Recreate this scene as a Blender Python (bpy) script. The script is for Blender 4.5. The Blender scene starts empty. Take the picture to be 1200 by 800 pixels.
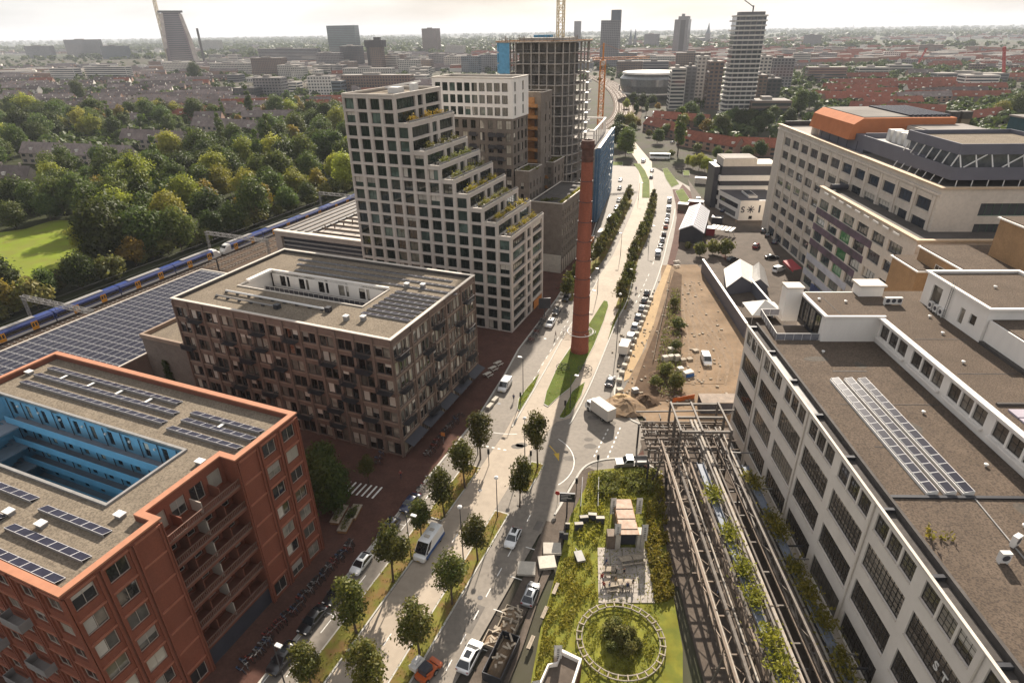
import bpy,bmesh,math,random
import numpy as np
from mathutils import Matrix,Vector
random.seed(7)
rad = math.radians
SC = bpy.context.scene
COL = SC.collection
# ------------------------------------------------------------------ camera
CAMH = 70.0
cd = bpy.data.cameras.new('camera'); cam = bpy.data.objects.new('camera',cd); COL.objects.link(cam)
cd.sensor_width = 36.0; cd.lens = 709.0 * 36 / 1200
cd.clip_start = 0.5; cd.clip_end = 60000
PITCH = math.atan(364 / 709.0); ROLL = math.atan2(22,1380)
_F = Vector((0,math.cos(PITCH),-math.sin(PITCH))); _R0 = Vector((1,0,0)); _U0 = _R0.cross(_F)
_R = _R0 * math.cos(ROLL) - _U0 * math.sin(ROLL); _U = _R0 * math.sin(ROLL) + _U0 * math.cos(ROLL)
cam.matrix_world = Matrix(((_R.x,_U.x,-_F.x,0),(_R.y,_U.y,-_F.y,0),(_R.z,_U.z,-_F.z,CAMH),(0,0,0,1)))
SC.camera = cam
# ------------------------------------------------------------------ sky, sun, exposure
SUN_EL,SUN_AZ = rad(29),rad(12.5)          # azimuth clockwise from +Y
w = bpy.data.worlds.new('World'); SC.world = w; w.use_nodes = True
nt = w.node_tree; bg = nt.nodes['Background']
sky = nt.nodes.new('ShaderNodeTexSky'); sky.sky_type = 'NISHITA'; sky.sun_disc = False
sky.sun_elevation = SUN_EL; sky.sun_rotation = SUN_AZ; sky.air_density = 1.0; sky.dust_density = 1.5; sky.ozone_density = 1.0
tc = nt.nodes.new('ShaderNodeTexCoord'); mp = nt.nodes.new('ShaderNodeMapping'); mp.inputs['Scale'].default_value = (1.0,1.0,5.0)
nz = nt.nodes.new('ShaderNodeTexNoise'); nz.inputs['Scale'].default_value = 2.6; nz.inputs['Detail'].default_value = 7; nz.inputs['Roughness'].default_value = 0.55
cr = nt.nodes.new('ShaderNodeValToRGB'); cr.color_ramp.elements[0].position = 0.36; cr.color_ramp.elements[0].color = (2.75,2.72,2.78,1)
cr.color_ramp.elements[1].position = 0.64; cr.color_ramp.elements[1].color = (5.6,5.55,5.5,1)
mx = nt.nodes.new('ShaderNodeMix'); mx.data_type = 'RGBA'; mx.inputs['Factor'].default_value = 0.88      # thin bright cloud over most of the sky
lk = nt.links.new
lk(tc.outputs['Generated'],mp.inputs['Vector']); lk(mp.outputs['Vector'],nz.inputs['Vector']); lk(nz.outputs['Fac'],cr.inputs['Fac'])
lk(sky.outputs['Color'],mx.inputs['A']); lk(cr.outputs['Color'],mx.inputs['B']); lk(mx.outputs['Result'],bg.inputs['Color'])
bg.inputs['Strength'].default_value = 0.075
sd = bpy.data.lights.new('sun','SUN'); sun = bpy.data.objects.new('sun',sd); COL.objects.link(sun)
sd.energy = 5.0; sd.angle = rad(0.6); sd.color = (1.0,0.90,0.77)
_sv = Vector((math.sin(SUN_AZ) * math.cos(SUN_EL),math.cos(SUN_AZ) * math.cos(SUN_EL),math.sin(SUN_EL)))
sun.rotation_euler = _sv.to_track_quat('Z','Y').to_euler(); sun.location = (0,0,200)
SC.view_settings.view_transform = 'Standard'; SC.view_settings.look = 'None'; SC.view_settings.gamma = 1.0
SC.view_settings.exposure = 1.27
cy = SC.cycles
SC.render.engine = 'CYCLES'
cy.max_bounces = 5; cy.diffuse_bounces = 2; cy.glossy_bounces = 2; cy.transmission_bounces = 2; cy.volume_bounces = 0; cy.transparent_max_bounces = 6
cy.caustics_reflective = False; cy.caustics_refractive = False; cy.use_denoising = True; SC.render.filter_size = 1.15; cy.sample_clamp_indirect = 4.0
try: cy.denoiser = 'OPENIMAGEDENOISE'
except Exception: pass
# ------------------------------------------------------------------ helpers
def at(px,py,z=0.0):
 "pixel of the 1200x800 photograph -> point on the level z"
 d = _F * 709.0 + _R * (px - 600) - _U * (py - 400)
 t = (z - CAMH) / d.z
 return Vector((d.x * t,d.y * t,z))
class Frame:
 "a street grid: local x to the right of the street, local y along it"
 def __init__(s,deg): s.a = -rad(deg); s.c = math.cos(s.a); s.s = math.sin(s.a)
 def w(s,x,y,z=0.0): return Vector((x * s.c - y * s.s,x * s.s + y * s.c,z))
 def l(s,X,Y): return (X * s.c + Y * s.s,-X * s.s + Y * s.c)
 def px(s,px,py,z=0.0):
  p = at(px,py,z); return s.l(p.x,p.y)
W0,FL,FR,FG,FS = Frame(0),Frame(23),Frame(2.2),Frame(2.8),Frame(14.6)
class MB:
 def __init__(s,ox=0,oy=0,oz=0): s.v = []; s.f = []; s.m = []; s.o = (ox,oy,oz)
 def pt(s,p): s.v.append((p[0] - s.o[0],p[1] - s.o[1],p[2] - s.o[2])); return len(s.v) - 1
 def face(s,pts,m=0): s.f.append([s.pt(p) for p in pts]); s.m.append(m)
 def box(s,x0,y0,z0,x1,y1,z1,m=0,top=None):
  b = len(s.v)
  for z in (z0,z1):
   for x,y in ((x0,y0),(x1,y0),(x1,y1),(x0,y1)): s.pt((x,y,z))
  for i,q in enumerate(((0,3,2,1),(4,5,6,7),(0,1,5,4),(1,2,6,5),(2,3,7,6),(3,0,4,7))):
   s.f.append([b + k for k in q]); s.m.append(top if (i == 1 and top is not None) else m)
 def bar(s,p,q,wd,ht,m=0,up=(0,0,1)):
  "box beam from p to q; wd across, ht along up (centred)"
  p = Vector(p); q = Vector(q); d = (q - p)
  if d.length < 1e-6: return
  d.normalize(); u = Vector(up)
  if abs(d.dot(u)) > 0.98: u = Vector((1,0,0))
  r = d.cross(u).normalized(); u = r.cross(d)
  r *= wd / 2; u *= ht / 2; b = len(s.v)
  for e in (p,q):
   for k in (-r - u,r - u,r + u,-r + u): s.pt(e + k)
  for f in ((0,3,2,1),(4,5,6,7),(0,1,5,4),(1,2,6,5),(2,3,7,6),(3,0,4,7)): s.f.append([b + k for k in f][::-1]); s.m.append(m)
 def tube(s,p,q,r0,r1=None,n=6,m=0,caps=True):
  r1 = r0 if r1 is None else r1
  p = Vector(p); q = Vector(q); d = q - p
  if d.length < 1e-6: return
  d.normalize(); a = Vector((0,0,1)) if abs(d.z) < 0.9 else Vector((1,0,0))
  x = d.cross(a).normalized(); y = d.cross(x); b = len(s.v)
  for e,r in ((p,r0),(q,r1)):
   for k in range(n):
    t = 2 * math.pi * k / n; s.pt(e + x * math.cos(t) * r + y * math.sin(t) * r)
  for k in range(n): s.f.append([b + k,b + (k + 1) % n,b + n + (k + 1) % n,b + n + k]); s.m.append(m)
  if caps: s.f.append([b + k for k in range(n)][::-1]); s.m.append(m); s.f.append([b + n + k for k in range(n)]); s.m.append(m)
 def path(s,pts,r,n=6,m=0):
  for a,b in zip(pts[:-1],pts[1:]): s.tube(a,b,r,n=n,m=m)
 def lathe(s,prof,n=24,m=0,c=(0,0)):
  b = len(s.v)
  for r,z in prof:
   for k in range(n):
    t = 2 * math.pi * k / n; s.pt((c[0] + r * math.cos(t),c[1] + r * math.sin(t),z))
  for i in range(len(prof) - 1):
   for k in range(n):
    s.f.append([b + i * n + k,b + i * n + (k + 1) % n,b + (i + 1) * n + (k + 1) % n,b + (i + 1) * n + k]); s.m.append(m)
  s.f.append([b + (len(prof) - 1) * n + k for k in range(n)]); s.m.append(m)
 def prism(s,poly,z0,z1,m=0,top=None):
  n = len(poly); a = sum(poly[i][0] * poly[(i + 1) % n][1] - poly[(i + 1) % n][0] * poly[i][1] for i in range(n))
  if a < 0: poly = poly[::-1]
  b = len(s.v)
  for z in (z0,z1):
   for x,y in poly: s.pt((x,y,z))
  s.f.append([b + k for k in range(n)][::-1]); s.m.append(m)
  s.f.append([b + n + k for k in range(n)]); s.m.append(m if top is None else top)
  for k in range(n): s.f.append([b + k,b + (k + 1) % n,b + n + (k + 1) % n,b + n + k]); s.m.append(m)
 def ring(s,poly,inner,z0,z1,m=0):
  "wall between two outlines with the same number of points"
  n = len(poly)
  for k in range(n):
   a,b,c,d = poly[k],poly[(k + 1) % n],inner[(k + 1) % n],inner[k]
   s.prism([a,b,c,d],z0,z1,m)
 def mesh(s,name,mats):
  me = bpy.data.meshes.new(name); me.from_pydata(s.v,[],s.f)
  for k in (mats if isinstance(mats,(list,tuple)) else [mats]): me.materials.append(k)
  if s.m and max(s.m): me.polygons.foreach_set('material_index',s.m)
  return me
 def build(s,name,mats,parent=None,loc=None,rot=None,kind=None,smooth=False):
  me = s.mesh(name,mats)
  if smooth: me.polygons.foreach_set('use_smooth',[True] * len(me.polygons)); me.set_sharp_from_angle(angle=rad(48))
  return link(name,me,parent,loc,rot,kind)
def link(name,data,parent=None,loc=None,rot=None,kind=None):
 o = bpy.data.objects.new(name,data); COL.objects.link(o)
 if parent is not None: o.parent = parent
 if loc is not None: o.location = loc
 if rot is not None: o.rotation_euler = rot if not isinstance(rot,(int,float)) else (0,0,rot)
 if kind: o['kind'] = kind
 return o
def tag(o,label,cat,group=None):
 o['label'] = label; o['category'] = cat
 if group: o['group'] = group
 return o
def thing(name,label,cat,loc=(0,0,0),rz=0.0,group=None):
 return tag(link(name,None,None,loc,rz),label,cat,group)
def copy_tree(o,parent=None,loc=None,rz=None,label=None):
 c = o.copy(); COL.objects.link(c)
 if parent is not None: c.parent = parent
 if loc is not None: c.location = loc
 if rz is not None: c.rotation_euler = (0,0,rz)
 if label: c['label'] = label
 for ch in list(o.children): copy_tree(ch,c)
 return c
def fthing(fr,x,y,name,label,cat,group=None,z=0.0,extra=0.0):
 return thing(name,label,cat,fr.w(x,y,z),fr.a + extra,group)
# ------------------------------------------------------------------ materials
_MATS = {}
def mat(name,col,rough=0.8,var=0.15,scale=1.0,spot=0.0,spot_scale=8.0,spot_col=None,bump=0.0,bump_scale=None,metal=0.0,spec=0.3,rnd=0.0,coat=0.0,streak=0.0,hue2=None):
 """plain procedural surface: base colour with a slow tint variation, fine speckle, per-object tint and fine relief"""
 if name in _MATS: return _MATS[name]
 m = bpy.data.materials.new(name); m.use_nodes = True; t = m.node_tree; N = t.nodes.new; Lk = t.links.new
 p = t.nodes['Principled BSDF']; p.inputs['Roughness'].default_value = rough; p.inputs['Metallic'].default_value = metal
 p.inputs['Specular IOR Level'].default_value = spec
 if coat: p.inputs['Coat Weight'].default_value = coat; p.inputs['Coat Roughness'].default_value = 0.05
 g = N('ShaderNodeNewGeometry'); src = g.outputs['Position']
 n1 = N('ShaderNodeTexNoise'); n1.inputs['Scale'].default_value = scale; n1.inputs['Detail'].default_value = 5; n1.inputs['Roughness'].default_value = 0.6
 if streak:
  mpn = N('ShaderNodeMapping'); mpn.inputs['Scale'].default_value = (1,1,streak); Lk(src,mpn.inputs['Vector']); Lk(mpn.outputs['Vector'],n1.inputs['Vector'])
 else: Lk(src,n1.inputs['Vector'])
 mix = N('ShaderNodeMix'); mix.data_type = 'RGBA'
 a = [max(0,c * (1 - var)) for c in col]; b = [c * (1 + var) for c in (hue2 or col)]
 mix.inputs['A'].default_value = (*a,1); mix.inputs['B'].default_value = (*b,1)
 mr = N('ShaderNodeMapRange'); mr.inputs['From Min'].default_value = 0.3; mr.inputs['From Max'].default_value = 0.7
 Lk(n1.outputs['Fac'],mr.inputs['Value']); Lk(mr.outputs['Result'],mix.inputs['Factor']); out = mix.outputs['Result']
 if spot:
  n2 = N('ShaderNodeTexNoise'); n2.inputs['Scale'].default_value = spot_scale; n2.inputs['Detail'].default_value = 3; Lk(src,n2.inputs['Vector'])
  mr2 = N('ShaderNodeMapRange'); mr2.inputs['From Min'].default_value = 0.42; mr2.inputs['From Max'].default_value = 0.62; mr2.inputs['To Max'].default_value = spot
  Lk(n2.outputs['Fac'],mr2.inputs['Value'])
  m2 = N('ShaderNodeMix'); m2.data_type = 'RGBA'; Lk(mr2.outputs['Result'],m2.inputs['Factor']); Lk(out,m2.inputs['A'])
  sc_ = spot_col or [c * 0.45 for c in col]; m2.inputs['B'].default_value = (*sc_,1); out = m2.outputs['Result']
 if rnd:
  oi = N('ShaderNodeObjectInfo'); hs = N('ShaderNodeHueSaturation')
  mv = N('ShaderNodeMapRange'); mv.inputs['To Min'].default_value = 1 - rnd; mv.inputs['To Max'].default_value = 1 + rnd
  Lk(oi.outputs['Random'],mv.inputs['Value']); Lk(mv.outputs['Result'],hs.inputs['Value']); Lk(out,hs.inputs['Color']); out = hs.outputs['Color']
 Lk(out,p.inputs['Base Color'])
 if bump:
  n3 = N('ShaderNodeTexNoise'); n3.inputs['Scale'].default_value = bump_scale or spot_scale; n3.inputs['Detail'].default_value = 3; Lk(src,n3.inputs['Vector'])
  bp = N('ShaderNodeBump'); bp.inputs['Strength'].default_value = bump; bp.inputs['Distance'].default_value = 0.05
  Lk(n3.outputs['Fac'],bp.inputs['Height']); Lk(bp.outputs['Normal'],p.inputs['Normal'])
 _MATS[name] = m; return m
def glass_mat(name,dark,light,pos=0.62,rough=0.04,tint=None):
 "window glass: what is behind it (dark room, drawn curtain) differs from pane to pane; the surface mirrors the sky"
 if name in _MATS: return _MATS[name]
 m = bpy.data.materials.new(name); m.use_nodes = True; t = m.node_tree; N = t.nodes.new; Lk = t.links.new
 p = t.nodes['Principled BSDF']; p.inputs['Roughness'].default_value = rough; p.inputs['Specular IOR Level'].default_value = 0.8
 oi = N('ShaderNodeObjectInfo'); g = N('ShaderNodeNewGeometry')
 n1 = N('ShaderNodeTexNoise'); n1.inputs['Scale'].default_value = 0.7; n1.inputs['Detail'].default_value = 4; Lk(g.outputs['Position'],n1.inputs['Vector'])
 ad = N('ShaderNodeMath'); ad.operation = 'MULTIPLY_ADD'; ad.inputs[1].default_value = 0.45; Lk(n1.outputs['Fac'],ad.inputs[0]); Lk(oi.outputs['Random'],ad.inputs[2])
 r = N('ShaderNodeValToRGB'); e = r.color_ramp.elements; e[0].position = 0.2; e[0].color = (*dark,1); e[1].position = min(0.99,pos + 0.34); e[1].color = (*light,1)
 k = e.new(pos); k.color = (*[d * 1.6 for d in dark],1); k2 = e.new(pos + 0.22); k2.color = (*[(a * 0.6 + b * 0.4) for a,b in zip(dark,light)],1)
 sb = N('ShaderNodeMath'); sb.operation = 'MULTIPLY'; sb.inputs[1].default_value = 0.8; Lk(ad.outputs[0],sb.inputs[0])
 Lk(sb.outputs[0],r.inputs['Fac']); Lk(r.outputs['Color'],p.inputs['Base Color'])
 _MATS[name] = m; return m
def leaf_mat(name,col,yellow,rnd=0.25):
 if name in _MATS: return _MATS[name]
 m = bpy.data.materials.new(name); m.use_nodes = True; t = m.node_tree; N = t.nodes.new; Lk = t.links.new
 p = t.nodes['Principled BSDF']; p.inputs['Roughness'].default_value = 0.6; p.inputs['Specular IOR Level'].default_value = 0.2
 g = N('ShaderNodeNewGeometry'); oi = N('ShaderNodeObjectInfo')
 mix = N('ShaderNodeMix'); mix.data_type = 'RGBA'; mix.inputs['A'].default_value = (*col,1); mix.inputs['B'].default_value = (*yellow,1)
 n1 = N('ShaderNodeTexNoise'); n1.inputs['Scale'].default_value = 0.6; n1.inputs['Detail'].default_value = 3; Lk(g.outputs['Position'],n1.inputs['Vector'])
 ad = N('ShaderNodeMath'); ad.operation = 'MULTIPLY_ADD'; ad.inputs[1].default_value = 0.5; Lk(g.outputs['Random Per Island'],ad.inputs[0]); Lk(n1.outputs['Fac'],ad.inputs[2])
 mr = N('ShaderNodeMapRange'); mr.inputs['From Min'].default_value = 0.35; mr.inputs['From Max'].default_value = 1.05; Lk(ad.outputs[0],mr.inputs['Value']); Lk(mr.outputs['Result'],mix.inputs['Factor'])
 hs = N('ShaderNodeHueSaturation'); mv = N('ShaderNodeMapRange'); mv.inputs['To Min'].default_value = 1 - rnd; mv.inputs['To Max'].default_value = 1 + rnd * 1.3
 mh = N('ShaderNodeMapRange'); mh.inputs['To Min'].default_value = 0.475; mh.inputs['To Max'].default_value = 0.515
 sq = N('ShaderNodeMath'); sq.operation = 'FRACT'; ml = N('ShaderNodeMath'); ml.operation = 'MULTIPLY'; ml.inputs[1].default_value = 7.31
 Lk(oi.outputs['Random'],ml.inputs[0]); Lk(ml.outputs[0],sq.inputs[0]); Lk(sq.outputs[0],mh.inputs['Value']); Lk(mh.outputs['Result'],hs.inputs['Hue'])
 Lk(oi.outputs['Random'],mv.inputs['Value']); Lk(mv.outputs['Result'],hs.inputs['Value']); Lk(mix.outputs['Result'],hs.inputs['Color'])
 Lk(hs.outputs['Color'],p.inputs['Base Color'])
 tr = N('ShaderNodeBsdfTranslucent'); Lk(hs.outputs['Color'],tr.inputs['Color']); ms = N('ShaderNodeMixShader'); ms.inputs['Fac'].default_value = 0.42
 Lk(p.outputs['BSDF'],ms.inputs[1]); Lk(tr.outputs['BSDF'],ms.inputs[2]); Lk(ms.outputs['Shader'],t.nodes['Material Output'].inputs['Surface'])
 _MATS[name] = m; return m
M = {}
def defm(k,*a,**kw): M[k] = mat(k,*a,**kw)
defm('asphalt',(0.205,0.178,0.148),rough=0.85,var=0.12,scale=0.12,spot=0.25,spot_scale=1.3,spec=0.4)
defm('asphalt_worn',(0.20,0.185,0.165),rough=0.85,var=0.14,scale=0.2,spot=0.2,spot_scale=2.0)
defm('concrete_lane',(0.36,0.30,0.235),rough=0.85,var=0.12,scale=0.15,spot=0.15,spot_scale=1.0)
defm('kerb_stone',(0.42,0.40,0.36),rough=0.85,var=0.12,scale=1.5)
defm('paint',(0.66,0.64,0.60),rough=0.7,var=0.2,scale=2.0)
defm('red_paving',(0.092,0.047,0.036),rough=0.85,spec=0.06,var=0.2,scale=0.35,spot=0.3,spot_scale=3.0)
defm('grey_paving',(0.105,0.084,0.068),rough=0.85,spec=0.06,var=0.2,scale=0.3,spot=0.25,spot_scale=2.5)
defm('sand',(0.20,0.145,0.098),rough=0.95,spec=0.06,var=0.3,scale=0.18,spot=0.5,spot_scale=1.2,spot_col=(0.22,0.145,0.085),bump=0.6,bump_scale=1.5)
defm('sand_path',(0.36,0.25,0.135),rough=0.95,var=0.15,scale=0.3,spot=0.2,spot_scale=2.0)
defm('soil',(0.10,0.066,0.043),rough=0.95,spec=0.06,var=0.3,scale=0.4,spot=0.4,spot_scale=1.6,bump=0.6,bump_scale=2.0)
defm('grass',(0.085,0.115,0.022),rough=0.9,spec=0.06,var=0.3,scale=0.25,spot=0.35,spot_scale=1.4,spot_col=(0.13,0.115,0.035))
defm('grass_dry',(0.13,0.125,0.028),rough=0.9,spec=0.06,var=0.35,scale=0.35,spot=0.8,spot_scale=0.5,spot_col=(0.17,0.098,0.045))
defm('garden_grass',(0.16,0.155,0.026),rough=0.9,spec=0.06,var=0.35,scale=0.35,spot=0.6,spot_scale=0.6,spot_col=(0.10,0.12,0.025))
defm('lawn',(0.15,0.19,0.02),rough=0.9,spec=0.06,var=0.2,scale=0.06,spot=0.65,spot_scale=0.16,spot_col=(0.15,0.145,0.035),bump=0.4,bump_scale=1.2)
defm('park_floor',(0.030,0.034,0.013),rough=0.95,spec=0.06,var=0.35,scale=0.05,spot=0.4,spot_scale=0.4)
defm('country',(0.045,0.055,0.032),rough=0.95,spec=0.06,var=0.35,scale=0.004,spot=0.5,spot_scale=0.012,spot_col=(0.10,0.09,0.06))
defm('town',(0.065,0.055,0.046),rough=0.95,spec=0.06,var=0.3,scale=0.02,spot=0.6,spot_scale=0.05,spot_col=(0.06,0.07,0.03))
defm('ballast',(0.095,0.066,0.047),rough=0.95,spec=0.06,var=0.2,scale=0.2,spot=0.4,spot_scale=3.0)
defm('rail_steel',(0.16,0.12,0.095),rough=0.6,var=0.1,metal=0.3)
defm('sleeper',(0.22,0.20,0.17),rough=0.9,var=0.15)
defm('gravel_roof',(0.20,0.165,0.125),rough=0.95,spec=0.06,var=0.12,scale=0.3,spot=0.7,spot_scale=5.0,spot_col=(0.085,0.07,0.055),bump=0.7,bump_scale=5.0)
defm('gravel_roof_dark',(0.118,0.09,0.068),rough=0.95,spec=0.06,var=0.15,scale=0.25,spot=0.75,spot_scale=5.5,spot_col=(0.05,0.04,0.034),bump=0.8,bump_scale=5.5)
defm('bitumen',(0.075,0.066,0.06),rough=0.9,var=0.25,scale=0.4,spot=0.3,spot_scale=2.0)
defm('red_brick',(0.205,0.066,0.038),rough=0.85,var=0.12,scale=0.5,spot=0.25,spot_scale=6.0,streak=0.3)
defm('orange_cap',(0.37,0.165,0.095),rough=0.7,var=0.1,scale=1.0)
defm('red_brick_dark',(0.15,0.055,0.034),rough=0.85,var=0.15,scale=0.5)
defm('blue_wall',(0.15,0.33,0.47),rough=0.75,var=0.1,scale=0.4)
defm('blue_floor',(0.16,0.18,0.21),rough=0.85,var=0.1)
defm('brown_brick',(0.18,0.128,0.10),rough=0.85,var=0.16,scale=0.6,spot=0.3,spot_scale=5.0,spot_col=(0.10,0.06,0.045))
defm('brown_band',(0.25,0.185,0.14),rough=0.8,var=0.12,scale=0.8)
defm('stone_cap',(0.50,0.45,0.39),rough=0.75,var=0.1,scale=1.0)
defm('tower_stone',(0.50,0.445,0.395),rough=0.8,var=0.1,scale=0.35,spot=0.12,spot_scale=3.0,streak=0.3)
defm('white_render',(0.73,0.685,0.63),rough=0.8,var=0.06,scale=0.4,streak=0.3)
defm('white_plaster',(0.66,0.60,0.535),rough=0.8,var=0.08,scale=0.3,spot=0.08,spot_scale=1.2,spot_col=(0.4,0.35,0.29),streak=0.25)
defm('cream_concrete',(0.56,0.50,0.43),rough=0.82,var=0.1,scale=0.25,spot=0.15,spot_scale=1.5,streak=0.2)
defm('grey_brick',(0.175,0.145,0.12),rough=0.85,var=0.18,scale=0.6,spot=0.3,spot_scale=4.0)
defm('raw_concrete',(0.32,0.29,0.26),rough=0.9,var=0.2,scale=0.3,spot=0.3,spot_scale=1.5)
defm('orange_panel',(0.42,0.16,0.075),spec=0.05,rough=0.85,var=0.08,scale=0.4)
defm('grey_panel',(0.115,0.115,0.14),rough=0.55,var=0.08,scale=0.3)
defm('dark_panel',(0.045,0.045,0.055),rough=0.5,var=0.15,scale=0.5)
defm('timber',(0.30,0.15,0.06),rough=0.8,var=0.2,scale=1.0)
defm('chimney_brick',(0.25,0.08,0.047),rough=0.88,var=0.18,scale=0.5,spot=0.3,spot_scale=3.5,streak=0.15)
defm('steel_dark',(0.05,0.05,0.055),rough=0.5,var=0.1,metal=0.4)
defm('steel_grey',(0.23,0.22,0.21),rough=0.6,var=0.15,metal=0.1)
defm('steel_white',(0.62,0.60,0.57),rough=0.5,var=0.06)
defm('rust_steel',(0.165,0.13,0.102),rough=0.75,var=0.3,scale=0.8,spot=0.4,spot_scale=2.5,spot_col=(0.16,0.105,0.07),metal=0.2)
defm('pipe_cream',(0.37,0.335,0.29),rough=0.55,var=0.2,scale=0.5,spot=0.45,spot_scale=2.0,spot_col=(0.27,0.19,0.12))
defm('rubber',(0.02,0.02,0.02),rough=0.85,var=0.1)
defm('frame_dark',(0.035,0.032,0.03),rough=0.5,var=0.1)
defm('frame_white',(0.60,0.57,0.53),rough=0.6,var=0.05)
defm('frame_beige',(0.36,0.31,0.26),rough=0.6,var=0.05)
defm('frame_green',(0.05,0.12,0.07),rough=0.5,var=0.1)
defm('pv_cell',(0.018,0.018,0.03),rough=0.3,var=0.25,scale=1.0,spec=0.08)
defm('pv_frame',(0.42,0.41,0.42),rough=0.5,var=0.05)
defm('roof_tile_red',(0.24,0.085,0.055),rough=0.85,spec=0.06,var=0.18,scale=0.25,spot=0.35,spot_scale=0.9,rnd=0.18)
defm('roof_tile_grey',(0.19,0.155,0.145),rough=0.85,spec=0.06,var=0.3,scale=0.12,spot=0.35,spot_scale=0.5,rnd=0.4)
defm('house_brick',(0.24,0.15,0.11),rough=0.85,var=0.15,scale=0.2,rnd=0.3)
defm('house_white',(0.58,0.54,0.49),rough=0.8,var=0.08,scale=0.2,rnd=0.12)
defm('flat_roof',(0.24,0.22,0.20),rough=0.9,spec=0.06,var=0.3,scale=0.06,rnd=0.35)
defm('bark',(0.085,0.062,0.045),rough=0.9,var=0.25,scale=3.0)
defm('wood_grey',(0.30,0.25,0.19),rough=0.85,var=0.25,scale=2.0,rnd=0.15)
defm('concrete_block',(0.44,0.40,0.34),rough=0.88,var=0.12,scale=0.8,spot=0.15,spot_scale=3.0,rnd=0.12)
defm('tent_fabric',(0.66,0.63,0.58),rough=0.75,var=0.06,scale=0.6)
defm('net_blue',(0.075,0.145,0.235),rough=0.75,var=0.3,scale=0.4,spot=0.25,spot_scale=0.8)
defm('crane_yellow',(0.50,0.19,0.045),rough=0.55,var=0.1)
defm('blind',(0.42,0.385,0.33),rough=0.9,var=0.1,rnd=0.45)
defm('asphalt_dark',(0.135,0.12,0.105),rough=0.9,var=0.15,scale=0.6)
defm('soil_track',(0.17,0.118,0.075),rough=0.95,var=0.3,scale=0.8,spot=0.4,spot_scale=2.0,spot_col=(0.25,0.18,0.115))
defm('weathered_steel',(0.15,0.13,0.112),rough=0.7,var=0.3,scale=0.8,spot=0.4,spot_scale=2.5,spot_col=(0.10,0.07,0.05))
defm('skin',(0.46,0.29,0.21),rough=0.6,var=0.05)
defm('hair',(0.045,0.03,0.02),rough=0.7,var=0.1)
G_ = dict(
 red=glass_mat('glass_flats',(0.018,0.018,0.018),(0.36,0.33,0.27),0.55),
 brown=glass_mat('glass_brown_block',(0.012,0.011,0.010),(0.42,0.38,0.31),0.58),
 tower=glass_mat('glass_green_tint',(0.008,0.014,0.012),(0.11,0.16,0.135),0.7),
 white=glass_mat('glass_factory',(0.045,0.037,0.03),(0.24,0.21,0.17),0.6,0.06),
 grey=glass_mat('glass_office',(0.03,0.034,0.042),(0.15,0.15,0.15),0.60),
 green=glass_mat('glass_green',(0.02,0.09,0.035),(0.10,0.30,0.12),0.5),
 far=glass_mat('glass_far',(0.035,0.04,0.05),(0.14,0.14,0.14),0.6))
CARP = {}
def car_paint(k,c,metal=0.0):
 if k not in CARP: CARP[k] = mat('car_paint_' + k,c,rough=0.32,var=0.03,spec=0.5,coat=0.6,metal=metal)
 return CARP[k]
G_['car'] = mat('car_glass',(0.015,0.017,0.02),rough=0.05,var=0.1,spec=0.8)
LF = dict(street=leaf_mat('leaf_street',(0.048,0.066,0.014),(0.125,0.115,0.022)),park=leaf_mat('leaf_park',(0.036,0.064,0.014),(0.085,0.108,0.021),0.4),
          lime=leaf_mat('leaf_lime',(0.17,0.20,0.024),(0.32,0.32,0.045)),gold=leaf_mat('leaf_gold',(0.12,0.10,0.018),(0.24,0.18,0.025)),
          shrub=leaf_mat('leaf_shrub',(0.075,0.095,0.022),(0.17,0.16,0.04)),weed=leaf_mat('leaf_weed',(0.15,0.16,0.022),(0.30,0.26,0.035)))
# ------------------------------------------------------------------ facades and windows
def facade(mb,p0,p1,z0,z1,ops,depth=0.3,m=0,mr=None):
 "outer wall from p0 to p1 (outside on the right hand) with real openings; ops = [(u0, z0, u1, z1)]"
 dx,dy = p1[0] - p0[0],p1[1] - p0[1]; Lh = math.hypot(dx,dy); dx /= Lh; dy /= Lh; ix,iy = -dy,dx
 P = lambda u,z,d=0: (p0[0] + dx * u + ix * d,p0[1] + dy * u + iy * d,z)
 us = sorted({0.0,Lh} | {round(o[0],4) for o in ops} | {round(o[2],4) for o in ops})
 for a,b in zip(us[:-1],us[1:]):
  if b - a < 1e-3: continue
  mid = (a + b) / 2
  cuts = sorted([(o[1],o[3]) for o in ops if o[0] - 1e-4 < mid < o[2] + 1e-4]); z = z0
  for c0,c1 in cuts:
   if c0 - z > 1e-3: mb.face([P(a,z),P(b,z),P(b,c0),P(a,c0)],m)
   z = max(z,c1)
  if z1 - z > 1e-3: mb.face([P(a,z),P(b,z),P(b,z1),P(a,z1)],m)
 k = m if mr is None else mr
 for a,c0,b,c1 in ops:
  mb.face([P(a,c0),P(a,c0,depth),P(a,c1,depth),P(a,c1)],k)
  mb.face([P(b,c0),P(b,c1),P(b,c1,depth),P(b,c0,depth)],k)
  mb.face([P(a,c0),P(b,c0),P(b,c0,depth),P(a,c0,depth)],k)
  mb.face([P(a,c1),P(a,c1,depth),P(b,c1,depth),P(b,c1)],k)
_WM = {}; BLINDS = dict(red=.3,brown=.22,tower=.08,white=.06,grey=.3)
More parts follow.
